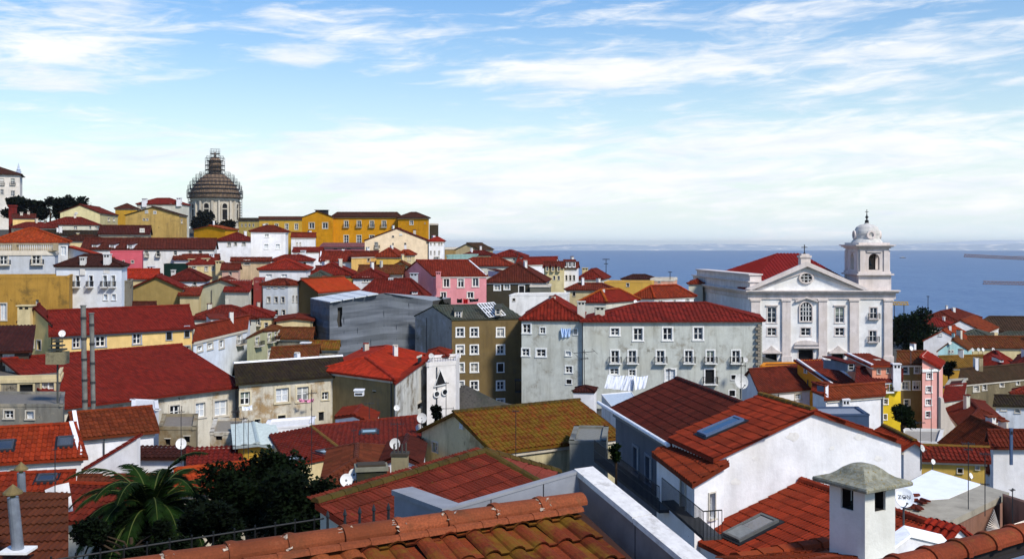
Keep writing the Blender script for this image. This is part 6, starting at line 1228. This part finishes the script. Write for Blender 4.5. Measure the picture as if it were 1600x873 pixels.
def antenna(px, y0, y1, D, label, bars=((0, 9, 8),), ang=25, r=None):
    a, b = at(px, y0, D), at(px, y1, D); rt = root('tv_aerial', label, 'aerial', b); m = flat((52, 52, 54), .5, .4); r = r or max(.016, D*.00035); q = MB(); q.tube([b, a], r, 5); q.build('mast', m, rt)
    for dy, ln, n in bars:
        q = MB(); c = at(px, y0+dy, D); h = Vector((math.cos(R_(ang)), math.sin(R_(ang)), 0)); s = Vector((-h.y, h.x, .0)); L = px2m(ln*2, D); q.tube([c-h*L/2, c+h*L/2], r*.8, 4)
        for k in range(n): p = c-h*L/2+h*L*k/(n-1); w = L*.16*(1+.5*(k == 0)); q.tube([p-s*w-Vector((0, 0, w*.5)), p+s*w+Vector((0, 0, w*.5))], r*.55, 4)
        q.build('yagi_bars', m, rt)
for a in ((487, 608, 735, 44, 'tall aerial mast in front of the decayed house windows', ((6, 8, 7),)), (368, 640, 706, 52, 'left aerial mast before the stained house corner', ((3, 6, 6), (20, 7, 7))), (381, 650, 712, 52, 'middle aerial mast by the metal roofed yellow shed', ((4, 6, 6),)), (388, 655, 716, 51, 'right aerial mast by the metal roofed yellow shed', ((3, 7, 7),)),
          (577, 628, 660, 66, 'short aerial on the red roof below the brown wall', ((2, 7, 6),)), (913, 546, 632, 112, 'aerial mast before the green flats left of the rust stain', ((4, 22, 3), (14, 8, 6))), (621, 660, 705, 41, 'aerial above the chimney with four pots', ((2, 10, 5),)), (553, 668, 718, 48, 'aerial on the weathered roof left of the round dish', ((4, 5, 6),)),
          (1438, 656, 735, 46, 'tall aerial right of the white gable house', ((4, 7, 7),)), (1513, 690, 795, 36, 'left of two tall aerial masts over the white sheeted roof', ((3, 9, 8), (12, 6, 6))), (1539, 706, 806, 34, 'right of two tall aerial masts over the white sheeted roof', ((3, 7, 7), (50, 6, 6))), (1582, 762, 830, 31, 'aerial pole before the brown workshop wall', ((3, 6, 6),)),
          (1455, 575, 690, 83, 'slim lamp pole in front of the pink house', ((1, 3, 2),)), (806, 640, 712, 47, 'thin aerial before the mossy orange roof', ((2, 5, 5),)), (697, 596, 655, 88, 'aerial pole crossing the right porthole', ((2, 4, 5), (42, 12, 3))), (947, 404, 436, 330, 'thin lattice pole at the waterside skyline', ((1, 5, 5), (8, 3, 4))),
          (283, 640, 722, 52, 'aerial above the yellowish dish', ((3, 5, 5),)), (86, 700, 800, 34, 'thin pole in front of the orange roof at left', ((2, 3, 3),)), (752, 383, 396, 230, 'aerial on the jumbled skyline house', ((1, 5, 5),)), (808, 393, 404, 210, 'aerial on the bare sided red roofed house', ((1, 5, 5),)), (1047, 424, 437, 225, 'aerial on the waterside pink house', ((1, 3, 4),)), (1450, 462, 490, 205, 'pole above the waterfront red roofs', ((1, 2, 3),)),
          (1045, 575, 612, 100, 'aerial left of the dark maroon roof peak', ((2, 6, 6),)), (1158, 565, 640, 77, 'mast carrying the large white dish', ((6, 7, 6),))):
    antenna(*a, ang=random.uniform(-40, 60))
def flues():
    m = flat((112, 112, 106), .8, 0.0, var=.25, scale=2, stain=.3)
    for i, (px, y0, y1, w, lb) in enumerate(((133, 478, 648, 8, 'left of the tall twin cement flues before the maroon roof'), (146, 490, 648, 7, 'right of the tall twin cement flues before the maroon roof'))):
        D = 70.0; a, b = at(px, y1, D), at(px-3, y0, D); rt = root('flue_pipe', lb, 'flue', a); q = MB(); q.tube([a, b], px2m(w, D)/2, 10); q.build('pipe', m, rt)
        for k in range(5): p = a.lerp(b, .12+k*.19); q = MB(); q.tube([p, p+Vector((0, 0, .16))], px2m(w, D)/2+.03, 10); q.build('collar', flat((52, 52, 52), .7), rt)
        q = MB(); q.tube([b, b+Vector((0, 0, .06))], px2m(w, D)/2+.05, 10); q.build('cap', m, rt)
    D = 18.0; mt = flat((150, 156, 166), .35, .7, var=.15, scale=8)
    for px0, px1, y0, y1, w, lb in ((20, 28, 776, 858, 17, 'front galvanised flue standing on the brown roof corner'), (33, 36, 738, 812, 12, 'rear galvanised flue with pointed cowl at the left corner')):
        d = 17.2 if y1 > 840 else 20.5; a, b = at(px1, y1, d), at(px0, y0, d); rt = root('metal_flue', lb, 'flue', a); q = MB(); r = px2m(w, d)/2; q.tube([a, b], [r*1.08, r], 14); q.build('pipe', mt, rt, True)
        q = MB(); q.lathe(b, [(r*.5, 0), (r*.5, .06)], 10); q.lathe(b+Vector((0, 0, .06)), [(r*1.75, 0), (r*1.7, .03), (0, .16)], 14); q.build('cowl', flat((120, 104, 66), .6, .3), rt)
        q = MB(); q.box(a-Vector((.24, .2, .03)), (.48, 0, 0), (0, .4, .0), (0, 0, .04)); q.build('base_plate', flat((226, 226, 222), .6), rt)
    q = MB(); D = 72; a = at(90, 640, D); q.tube([a, at(90, 532, D)], .07, 6); rt = root('vent_lantern', 'louvred metal vent box on a pole before the maroon roof', 'vent', a); q.build('pole', flat((80, 82, 78), .6, .3), rt)
    q = MB(); c = at(90, 568, D); q.cbox(c, 1.25, 1.0, .85); q.build('box', flat((132, 124, 96), .8, stain=.4), rt); q = MB()
    for k in range(3): q.cbox(c+Vector((0, 0, .95+.28*k)), 1.0-.2*k, .9-.2*k, .1)
    q.cbox(c+Vector((0, 0, .85)), .2, .2, .9); q.build('louvres', flat((60, 62, 54), .7), rt)
    q = MB(); D = 250; q.cbox(at(20, 366, D), px2m(9, D), px2m(8, D), px2m(44, D)); q.cbox(at(20, 323, D), px2m(11, D), px2m(10, D), .4); thing(q, 'brick_stack', flat((110, 28, 22), .9, var=.3, scale=2), 'dark red brick stack below the hilltop pines', 'chimney')
    D = 25.3; c = at(581, 770, D); w = px2m(47, D); rt = root('mossy_stack', 'dark mossy chimney block on the moss edged roof', 'chimney', c-Vector((0, 0, .6))); ax, ay = Vector((.98, .2, 0)), Vector((-.2, .98, 0)); q = MB(); q.box(c-ax*w/2-Vector((0, 0, .6)), ax*w, ay*.5, Vector((0, 0, .6+px2m(34, D)))); q.build('block', flat((40, 40, 28), .95, var=.35, scale=5, stain=.5, sc=(74, 70, 30)), rt)
    q = MB(); q.box(c-ax*(w/2+.04)-ay*.04+Vector((0, 0, px2m(34, D))), ax*(w+.08), ay*.58, Vector((0, 0, .1))); q.box(c-ax*w*.47+ay*.05+Vector((0, 0, px2m(34, D)+.1)), ax*w*.94, ay*.4, Vector((0, 0, .05)), 1); q.build('cap', [flat((118, 116, 100), .9, stain=.4), flat((60, 52, 40), .9)], rt)
    q = MB(); q.box(c-ax*(w/2+.02)-ay*.16-Vector((0, 0, .02)), ax*(w*1.06), ay*.16, Vector((0, 0, .06))); q.build('mortar_foot', flat((176, 182, 184), .8), rt)
    D = 40; c = at(625, 738, D); w = px2m(25, D); rt = root('potted_stack', 'stained chimney stack with four pots below the round dish', 'chimney', c-Vector((0, 0, .5))); q = MB(); q.cbox(c-Vector((0, 0, .5)), w, w*.8, .5+px2m(28, D)); q.build('shaft', plaster((150, 140, 110), .5), rt); q = MB(); q.cbox(c+Vector((0, 0, px2m(28, D))), w*1.12, w*.95, .09); q.build('cap', flat((60, 54, 44)), rt)
    for k in range(4): q = MB(); p = c+Vector(((k-1.5)*w*.25, 0, px2m(28, D)+.09)); q.tube([p, p+Vector((0, 0, .32+.06*(k % 2)))], .035, 6); q.build('pot', flat((70, 66, 60)), rt)
flues()
def cloth(label, pts, D0, D1, mat, sag=.05, name='washing', cat='washing', seed=1):
    rnd = random.Random(seed); a, b, c, d = [at(x, y, dd) for (x, y), dd in zip(pts, (D0, D1, D1, D0))]; q = MB(); n, m = 14, 8; ph = rnd.uniform(0, 6); G = {}
    for i in range(n+1):
        for k in range(m+1): t, s = i/n, k/m; p = a.lerp(b, t).lerp(d.lerp(c, t), s); G[i, k] = p+Vector((0, -.16*math.sin(t*15+ph)*s-.1*math.sin(t*31+s*3), -.12*math.sin(t*math.pi)*(1-s)))
    for i in range(n):
        for k in range(m): q.poly([G[i, k], G[i+1, k], G[i+1, k+1], G[i, k+1]])
    return thing(q, name, mat, label, cat, smooth=True)
SH = flat((236, 240, 248), .9, var=.05)
cloth('left white bedsheet on the line before the green flats', ((950, 585), (976, 586), (972, 609), (944, 606)), 108, 109, SH, seed=2); cloth('middle white bedsheet on the line before the green flats', ((978, 586), (992, 587), (989, 611), (970, 609)), 109, 109.5, SH, seed=5); cloth('right white bedsheet on the line before the green flats', ((990, 587), (1013, 586), (1008, 606), (992, 609)), 109, 110, SH, seed=3)
cloth('pale blue sheet hanging under a left wing window of the green flats', ((876, 512), (892, 512), (891, 526), (878, 527)), 124.2, 124.2, flat((176, 200, 232), .9), seed=4)
cloth('pink and white towels hung at the open decayed house window', ((467, 622), (491, 622), (490, 628), (467, 628)), 88.6, 89, flat((226, 150, 180), .9, var=.4, scale=4), seed=6); cloth('white towel below the left decayed house window', ((378, 634), (394, 632), (394, 640), (380, 641)), 84.5, 85, SH, seed=7)
cloth('red garment on the terrace line below the pink house', ((724, 466), (731, 466), (731, 474), (724, 474)), 141, 141, flat((190, 24, 26), .9), seed=8); cloth('black garment on the terrace line below the pink house', ((714, 466), (722, 466), (722, 473), (714, 473)), 141, 141, flat((20, 20, 24), .9), seed=9); cloth('dark grey garments right of the red one', ((733, 466), (748, 466), (747, 471), (734, 472)), 141, 141, flat((34, 34, 38), .9), seed=10)
def misc():
    # glazed white terrace roof, vent box, white cube with red top
    q = MB(); A = [at(*p) for p in ((940, 616, 92), (986, 612, 94), (1002, 636, 86), (962, 642, 84))]; slab(q, A, .1); rt = root('glazed_lean_to', 'pale glazed lean-to roof left of the dark maroon roof', 'lean-to', A[3]-Vector((0, 0, 3))); q.build('glazing', flat((178, 190, 200), .25), rt); q = MB()
    for i in range(4): a, b = A[i], A[(i+1) % 4]; q.poly([a-Vector((0, 0, .1)), b-Vector((0, 0, .1)), b-Vector((0, 0, 3)), a-Vector((0, 0, 3))]); q.tube([a, b], .06, 5)
    q.build('frame', WHITE2, rt)
    q = MB(); d = 85.2; q.cbox(at(562, 617, d)-Vector((0, .2, 0)), px2m(14, d), .6, px2m(9, d)); q.cbox(at(562, 609, d)-Vector((0, .2, 0)), px2m(16, d), .8, .1); q.cbox(at(562, 615, d)-Vector((0, .52, 0)), px2m(11, d), .05, .12, 1); thing(q, 'vent_box', [flat((232, 232, 232), .6), flat((30, 30, 30))], 'white louvred vent box on the bare brown wall', 'vent')
    rt = house('white rooftop cube with red lid below the green flats', (928, 612, 106), (896, 608), (933, _, 109), 3, ('hip', 603), WHITE, 'dark', name='rooftop_hut', cornice=False, ov=.1)
    q = MB(); d = 127.2; c = at(818, 612, d); q.cbox(c, px2m(26, d), 1.4, .12); q.cbox(c+Vector((0, 0, px2m(18, d))), px2m(28, d), 1.6, .12)
    for k in range(14):
        for y in (-.65, .65): q.tube([c+Vector((px2m(-12.5+k*25/13, d), y, 0)), c+Vector((px2m(-12.5+k*25/13, d), y, .9))], .03, 4, 1)
    for sx in (-1, 1): q.tube([c+Vector((sx*px2m(12.5, d), -.65, 0)), c+Vector((sx*px2m(12.5, d), -.65, px2m(18, d)))], .05, 4, 1)
    thing(q, 'hanging_balcony', [flat((60, 60, 58), .9), DARKIRON], 'dark covered iron balcony hung between brown and green flats', 'balcony')
    # roof glazing frames on the brown flats
    q = MB(); a, b, c, e = at(746, 478, 131), at(772, 476, 132), at(790, 496, 129.6), at(764, 499, 129)
    for k in range(7): t = k/6; q.tube([a.lerp(b, t)+Vector((0, 0, .25)), e.lerp(c, t)+Vector((0, 0, .35))], .09, 4)
    for k in range(4): t = k/3; q.tube([a.lerp(e, t)+Vector((0, 0, .3)), b.lerp(c, t)+Vector((0, 0, .3))], .06, 4)
    thing(q, 'skylight_frame', flat((226, 228, 230), .6), 'white framed skylight grid on the brown flats roof', 'skylight')
    # quoins of the decayed house and of the green flats
    for lab, px, d0, ys, w in (('decayed house with black', 531, 91.4, [594+6.2*k for k in range(7)], 9), ('long pale green flats', 1184, 123.8, [506+4.6*k for k in range(26)], 9)):
        rt = next(o for o in bpy.data.objects if o.get('label', '').startswith(lab)); st = plaster((214, 204, 176), .4) if 'decayed' in lab else plaster((150, 142, 128), .6)
        for k, y in enumerate(ys): q = MB(); ww = w*(1 if k % 2 else .62); d = d0-.08; a = at(px+w*.62-ww, y+4.4, d); q.box(a-Vector((0, .1, 0)), (px2m(ww, d), 0, 0), (0, .3, 0), (0, 0, px2m(3.8, d))); q.build('quoin', st, rt)
    rt = next(o for o in bpy.data.objects if o.get('label', '').startswith('brown rendered flats')); q = MB(); a, b = at(706, 499, 128), at(649, 499, 134.5); b.z = a.z; n_ = Vector((-(b-a).y, (b-a).x, 0)).normalized(); n_ = n_ if n_.y < 0 else -n_; o_ = n_*.04; ap = (a+b)/2+Vector((0, 0, zrow(477, 131.8)-a.z-.12)); z0 = Vector((0, 0, -12)); q.poly([b+o_+z0, a+o_+z0, a+o_-Vector((0, 0, .05)), ap+o_, b+o_-Vector((0, 0, .05))]); q.build('side_render', plaster((168, 166, 160), .5, (96, 92, 78), .4, (196, 196, 200)), rt)
    rt = next(o for o in bpy.data.objects if o.get('label', '').startswith('long pale green flats')); rn = random.Random(4); sm = flat((150, 104, 52), .95, var=.35, scale=3, stain=.4, sc=(110, 96, 80))
    for cx_, cy_, w_, h_ in ((937, 577, 9, 6), (931, 588, 4, 7), (948, 581, 5, 4), (985, 605, 12, 5), (846+75, 586, 3, 8)):
        q = MB(); d = 124.0; pts = []
        for k in range(14): t = 6.283*k/14; f = rn.uniform(.6, 1.15); pts.append(at(cx_+w_*f*math.cos(t), cy_+h_*f*math.sin(t), d-.35))
        q.prism(pts, (0, .3, 0)); q.build('bare_plaster_patch', sm, rt)
    rt = next(o for o in bpy.data.objects if o.get('label', '').startswith('white gable house with skylit')); w0, w1 = at(1117, 716, 34.8), at(1408, 716, 37.7); w1.z = w0.z; dv = Vector((w1.x-w0.x, w1.y-w0.y, 0)); nv = Vector((dv.y, -dv.x, 0)).normalized(); rn = random.Random(9); pm = flat((214, 212, 208), .95, var=.1, scale=8)
    for px_, py_, r_ in ((1239, 681, .3), (1345, 682, .3), (1150, 752, .22), (1180, 716, .14), (1300, 700, .16), (1372, 716, .2)):
        t_, d_ = face_map(w0, w1, px_); c = Vector((w0.x+dv.x*t_, d_, zrow(py_, d_)))+nv*.002; q = MB(); q.prism([c+dv.normalized()*r_*rn.uniform(.7, 1.2)*math.cos(k*.524)+Vector((0, 0, r_*.55*rn.uniform(.7, 1.2)*math.sin(k*.524))) for k in range(12)], nv*.006); q.build('plaster_patch', pm, rt)
    # gutter along the alley house eave and its iron balconies
    rt = next(o for o in bpy.data.objects if o.get('label', '').startswith('grey walled alley')); q = MB(); a, b = at(1058, 694, 38.3), at(961, 640, 46.9); b.z = a.z; o_ = Vector((-.34, -.06, -.02)); b = b+(b-a)*.2; q.tube([a+o_, b+o_], .085, 8); q.build('gutter', flat((232, 234, 236), .6), rt)
    q = MB(); f0, f1 = at(1062, 800, 36.6), at(955, 742, 45.2); f1.z = f0.z; out = Vector((-.75, -.12, 0)); q.box(f0, f1-f0, out, Vector((0, 0, .12)), 1); n = 60
    for k in range(n+1): p = f0.lerp(f1, k/n)+out; q.tube([p, p+Vector((0, 0, .95))], .014, 4)
    for z in (.5, .95): q.tube([f0+out+Vector((0, 0, z)), f1+out+Vector((0, 0, z))], .022, 4)
    q.build('iron_balcony', [DARKIRON, flat((60, 62, 64), .9)], rt)
    rt = next(o for o in bpy.data.objects if o.get('label', '').startswith('white porch block')); q = MB(); f0, f1 = at(1128, 842, 31.5), at(1060, 795, 36.0); f1.z = f0.z; out = Vector((-.6, -.15, 0)); q.box(f0, f1-f0, out, Vector((0, 0, .1)), 1)
    for k in range(37): p = f0.lerp(f1, k/36)+out; q.tube([p, p+Vector((0, 0, .9))], .013, 4)
    for k in range(6): p = f0+out*k/5; q.tube([p, p+Vector((0, 0, .9))], .013, 4)
    q.tube([f0+Vector((0, 0, .9)), f0+out+Vector((0, 0, .9)), f1+out+Vector((0, 0, .9))], .02, 4); q.build('iron_balcony', [DARKIRON, flat((60, 62, 64), .9)], rt)
    # cranes, ferry, gantry
    def boom(a, b, h, r, q):
        n = max(4, int((b-a).length/(h*1.3)))
        for o in ((0, 0, 0), (0, h*.8, 0), (0, h*.4, h)): q.tube([a+Vector(o), b+Vector(o)], r, 4)
        for k in range(n):
            p, s = a.lerp(b, k/n), a.lerp(b, (k+.5)/n); e = a.lerp(b, (k+1)/n)
            for o in ((0, 0, 0), (0, h*.8, 0)): q.tube([p+Vector(o), s+Vector((0, h*.4, h))], r*.6, 3, 0, False); q.tube([s+Vector((0, h*.4, h)), e+Vector(o)], r*.6, 3, 0, False)
    for px0, y0, px1, y1, d, lb in ((1507, 401, 1690, 411, 640, 'upper grey crane jib reaching in from the right over the river'), (1537, 443.5, 1690, 447, 560, 'lower grey crane jib reaching in from the right over the river')):
        a, b = at(px0, y0, d), at(px1, y1, d); rt = root('tower_crane', lb, 'crane', (b.x, d, 0)); q = MB(); boom(a, b+Vector((8, 0, 0)), 1.5, .22, q); cm = flat((118, 100, 98), .7); q.build('jib', cm, rt); q = MB()
        for o in ((0, 0, 0), (1.6, 0, 0), (0, 1.6, 0), (1.6, 1.6, 0)): q.tube([Vector((b.x, d, 0))+Vector(o), b+Vector(o)+Vector((0, 0, 7))], .2, 4)
        for k in range(30): z = (b.z+6)*k/30; q.tube([(b.x, d, z), (b.x+1.6, d, z+2.2)], .12, 3)
        q.build('mast', cm, rt); q = MB(); q.tube([b+Vector((0, .5, 7)), a.lerp(b, .35)+Vector((0, .5, 1.2))], .1, 3); q.build('stay', cm, rt)
    d = CZ*F/(403.5-HZ); c = at(1411, 403.5, d); c.z = 0; rt = root('ferry', 'small dark ferry crossing the river with a white wake', 'boat', c); q = MB(); w = px2m(10, d); q.prism([c+Vector((-w/2, 0, .3)), c+Vector((w*.42, 0, .3)), c+Vector((w*.5, 0, 4.2)), c+Vector((-w/2, 0, 3.2))], (0, 7, 0)); q.build('hull', flat((40, 44, 52), .6), rt); q = MB(); q.box(c+Vector((-w*.3, 1.2, 3.2)), (w*.55, 0, 0), (0, 4.6, 0), (0, 0, 3.5)); q.box(c+Vector((-w*.05, 2, 6.7)), (w*.15, 0, 0), (0, 3, 0), (0, 0, 3)); q.build('cabin', flat((150, 152, 156), .6), rt)
    q = MB(); s = c+Vector((-w*.5, 2, .25)); e = c+Vector((-w*2.4, 60, .25)); q.poly([s, s+Vector((0, 8, 0)), e+Vector((0, 26, 0)), e+Vector((0, -10, 0))]); q.poly([c+Vector((w*.3, -12, .2)), c+Vector((w*.9, -4, .2)), c+Vector((w*.9, 8, .2)), c+Vector((-w*.4, 10, .2)), c+Vector((-w*.5, -8, .2))]); o = q.build('wake', flat((226, 232, 238), .7)); o['kind'] = 'stuff'
    d = 230; a, b = at(1390, 476, d), at(1420, 476, d); rt = root('gantry', 'yellow dockside gantry beam right of the church', 'crane', (a.x, d, a.z-12)); q = MB(); boom(a, b, .6, .1, q); q.box(a+Vector((0, 0, -.1)), b-a, (0, .6, 0), (0, 0, .2)); q.build('beam', flat((176, 140, 40), .7), rt); q = MB()
    for t in (.25, .75): p = a.lerp(b, t); q.tube([p, p-Vector((0, 0, 12))], .12, 5)
    q.build('legs', flat((60, 74, 96), .6), rt)
misc()
HAZE = True
# ---------------------------------------------------------------- ground, water, far shore
def terrain():
    pts = list(GROUND)+[(0, 0, 64), (-6, 6, 66), (6, 6, 66), (0, -40, 66), (-60, -40, 64), (60, -40, 60), (-30, 20, 60), (30, 20, 56), (12, 25, 58), (-12, 25, 60), (330, 420, -6), (200, 420, -4), (100, 430, -5), (420, 250, -6),
                        (0, 480, 10), (-40, 600, 30), (60, 520, -6), (-160, 700, 60), (-420, 500, 78), (-420, 200, 70), (-420, 900, 50), (-200, 1100, 20), (0, 900, -8), (300, 900, -10), (300, 100, 20), (200, 0, 40), (-200, 0, 66), (-250, 330, 84), (-300, 360, 86), (-180, 540, 84), (-170, 570, 84), (60, 260, 28), (90, 300, 4), (130, 260, 18), (60, 330, -2), (0, 330, 20), (-60, 330, 50), (20, 250, 40), (140, 240, 16), (180, 300, -4), (100, 360, -6), (0, 400, 0), (-70, 420, 40)]+[(x, y, -9) for x in range(10, 470, 50) for y in range(340, 1300, 80)]+[(x, y, -9) for x in (120, 170, 220, 270, 330) for y in (280, 310)]+[(60, 300, 0), (90, 280, 8), (30, 320, 4)]
    A = np.array(pts); xs = np.concatenate([np.linspace(-700, -200, 20), np.linspace(-190, 190, 120), np.linspace(200, 460, 20)])
    ys = np.concatenate([np.linspace(-60, 260, 110), np.linspace(265, 600, 50), np.linspace(620, 1300, 14)])
    X, Y = np.meshgrid(xs, ys); Z = np.zeros_like(X)
    for j in range(len(ys)):
        d2 = (X[j][:, None]-A[:, 0])**2+(Y[j][:, None]-A[:, 1])**2+2.0; w = d2**-1.8; Z[j] = (w*A[:, 2]).sum(1)/w.sum(1)
    nx = len(xs); v = np.stack([X, Y, Z], -1).reshape(-1, 3).tolist()
    f = [(j*nx+i, j*nx+i+1, (j+1)*nx+i+1, (j+1)*nx+i) for j in range(len(ys)-1) for i in range(nx-1)]
    me = bpy.data.meshes.new('ground'); me.from_pydata(v, [], f); me.polygons.foreach_set('use_smooth', [True]*len(f))
    m, nt, b = newmat('cobbled_ground'); n = pos_noise(nt, .4, 6, .65); n2 = pos_noise(nt, 5, 4, .6)
    col = mixc(nt, ramp(nt, n, .4, .65), lin((74, 70, 62)), lin((52, 56, 40))); col = mixc(nt, ramp(nt, n2, .4, .7), col, lin((44, 40, 36))); nt.links.new(col, b.inputs['Base Color']); b.inputs['Roughness'].default_value = .95
    me.materials.append(m); o = bpy.data.objects.new('ground', me); C.objects.link(o); struct(o)
terrain()
def water():
    mb = MB(); ys = [150, 400, 800, 1500, 3000, 6000, 12000, 26000]; xs = [-26000, -8000, -2500, -800, 0, 800, 2500, 8000, 26000]
    for a, b in zip(ys[:-1], ys[1:]):
        for c, d in zip(xs[:-1], xs[1:]): mb.poly([(c, a, 0), (d, a, 0), (d, b, 0), (c, b, 0)])
    m, nt, b = newmat('river_water'); n = pos_noise(nt, .012, 5, .6, (1, .35, 1)); w = pos_noise(nt, .09, 6, .7, (1, .5, 1)); w2 = pos_noise(nt, .5, 4, .6)
    col = mixc(nt, ramp(nt, n, .3, .7), lin((70, 102, 140)), lin((86, 116, 150))); col = mixc(nt, ramp(nt, w, .35, .75), col, lin((106, 132, 160))); nt.links.new(col, b.inputs['Base Color'])
    b.inputs['Roughness'].default_value = .5; b.inputs['Specular IOR Level'].default_value = .12
    h = nd(nt, 'ShaderNodeMath', operation='ADD'); nt.links.new(w, h.inputs[0]); nt.links.new(w2, h.inputs[1]); bump(nt, b, h.outputs[0], .8, 1.2)
    struct(mb.build('water', m))
    rnd = random.Random(5)
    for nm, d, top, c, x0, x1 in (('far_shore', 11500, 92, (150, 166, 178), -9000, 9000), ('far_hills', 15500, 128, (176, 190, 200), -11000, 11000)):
        sb = MB(); n = 160; prev = None
        for i in range(n+1):
            x = x0+(x1-x0)*i/n; t = i/n; z = top*(.45+.25*math.sin(t*9+d)+.16*math.sin(t*23+1)+.10*math.sin(t*61))*(.5+.8*t) + rnd.uniform(0, 6); z = max(8, z); cur = (x, z)
            if prev: sb.poly([(prev[0], d, -2), (x, d, -2), (x, d+700, z), (prev[0], d+700, prev[1])]); sb.poly([(prev[0], d+700, prev[1]), (x, d+700, z), (x, d+2400, z*.7), (prev[0], d+2400, prev[1]*.7)])
            prev = cur
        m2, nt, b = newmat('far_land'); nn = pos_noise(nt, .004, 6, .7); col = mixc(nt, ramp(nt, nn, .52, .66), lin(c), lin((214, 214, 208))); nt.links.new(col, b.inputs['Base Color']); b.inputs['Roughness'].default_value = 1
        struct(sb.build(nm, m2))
water()
def haze():
    mb = MB(); mb.box((-20000, -80, -9), (40000, 0, 0), (0, 25900, 0), (0, 0, 150))
    m = bpy.data.materials.new('haze'); m.use_nodes = True; nt = m.node_tree; nt.nodes.clear(); o = nt.nodes.new('ShaderNodeOutputMaterial'); v = nt.nodes.new('ShaderNodeVolumePrincipled')
    v.inputs['Color'].default_value = (.95, .98, 1.0, 1); v.inputs['Density'].default_value = 4.2e-5; v.inputs['Anisotropy'].default_value = .2; nt.links.new(v.outputs[0], o.inputs['Volume'])
    mb.build('haze', m, kind='stuff')
if HAZE: haze()
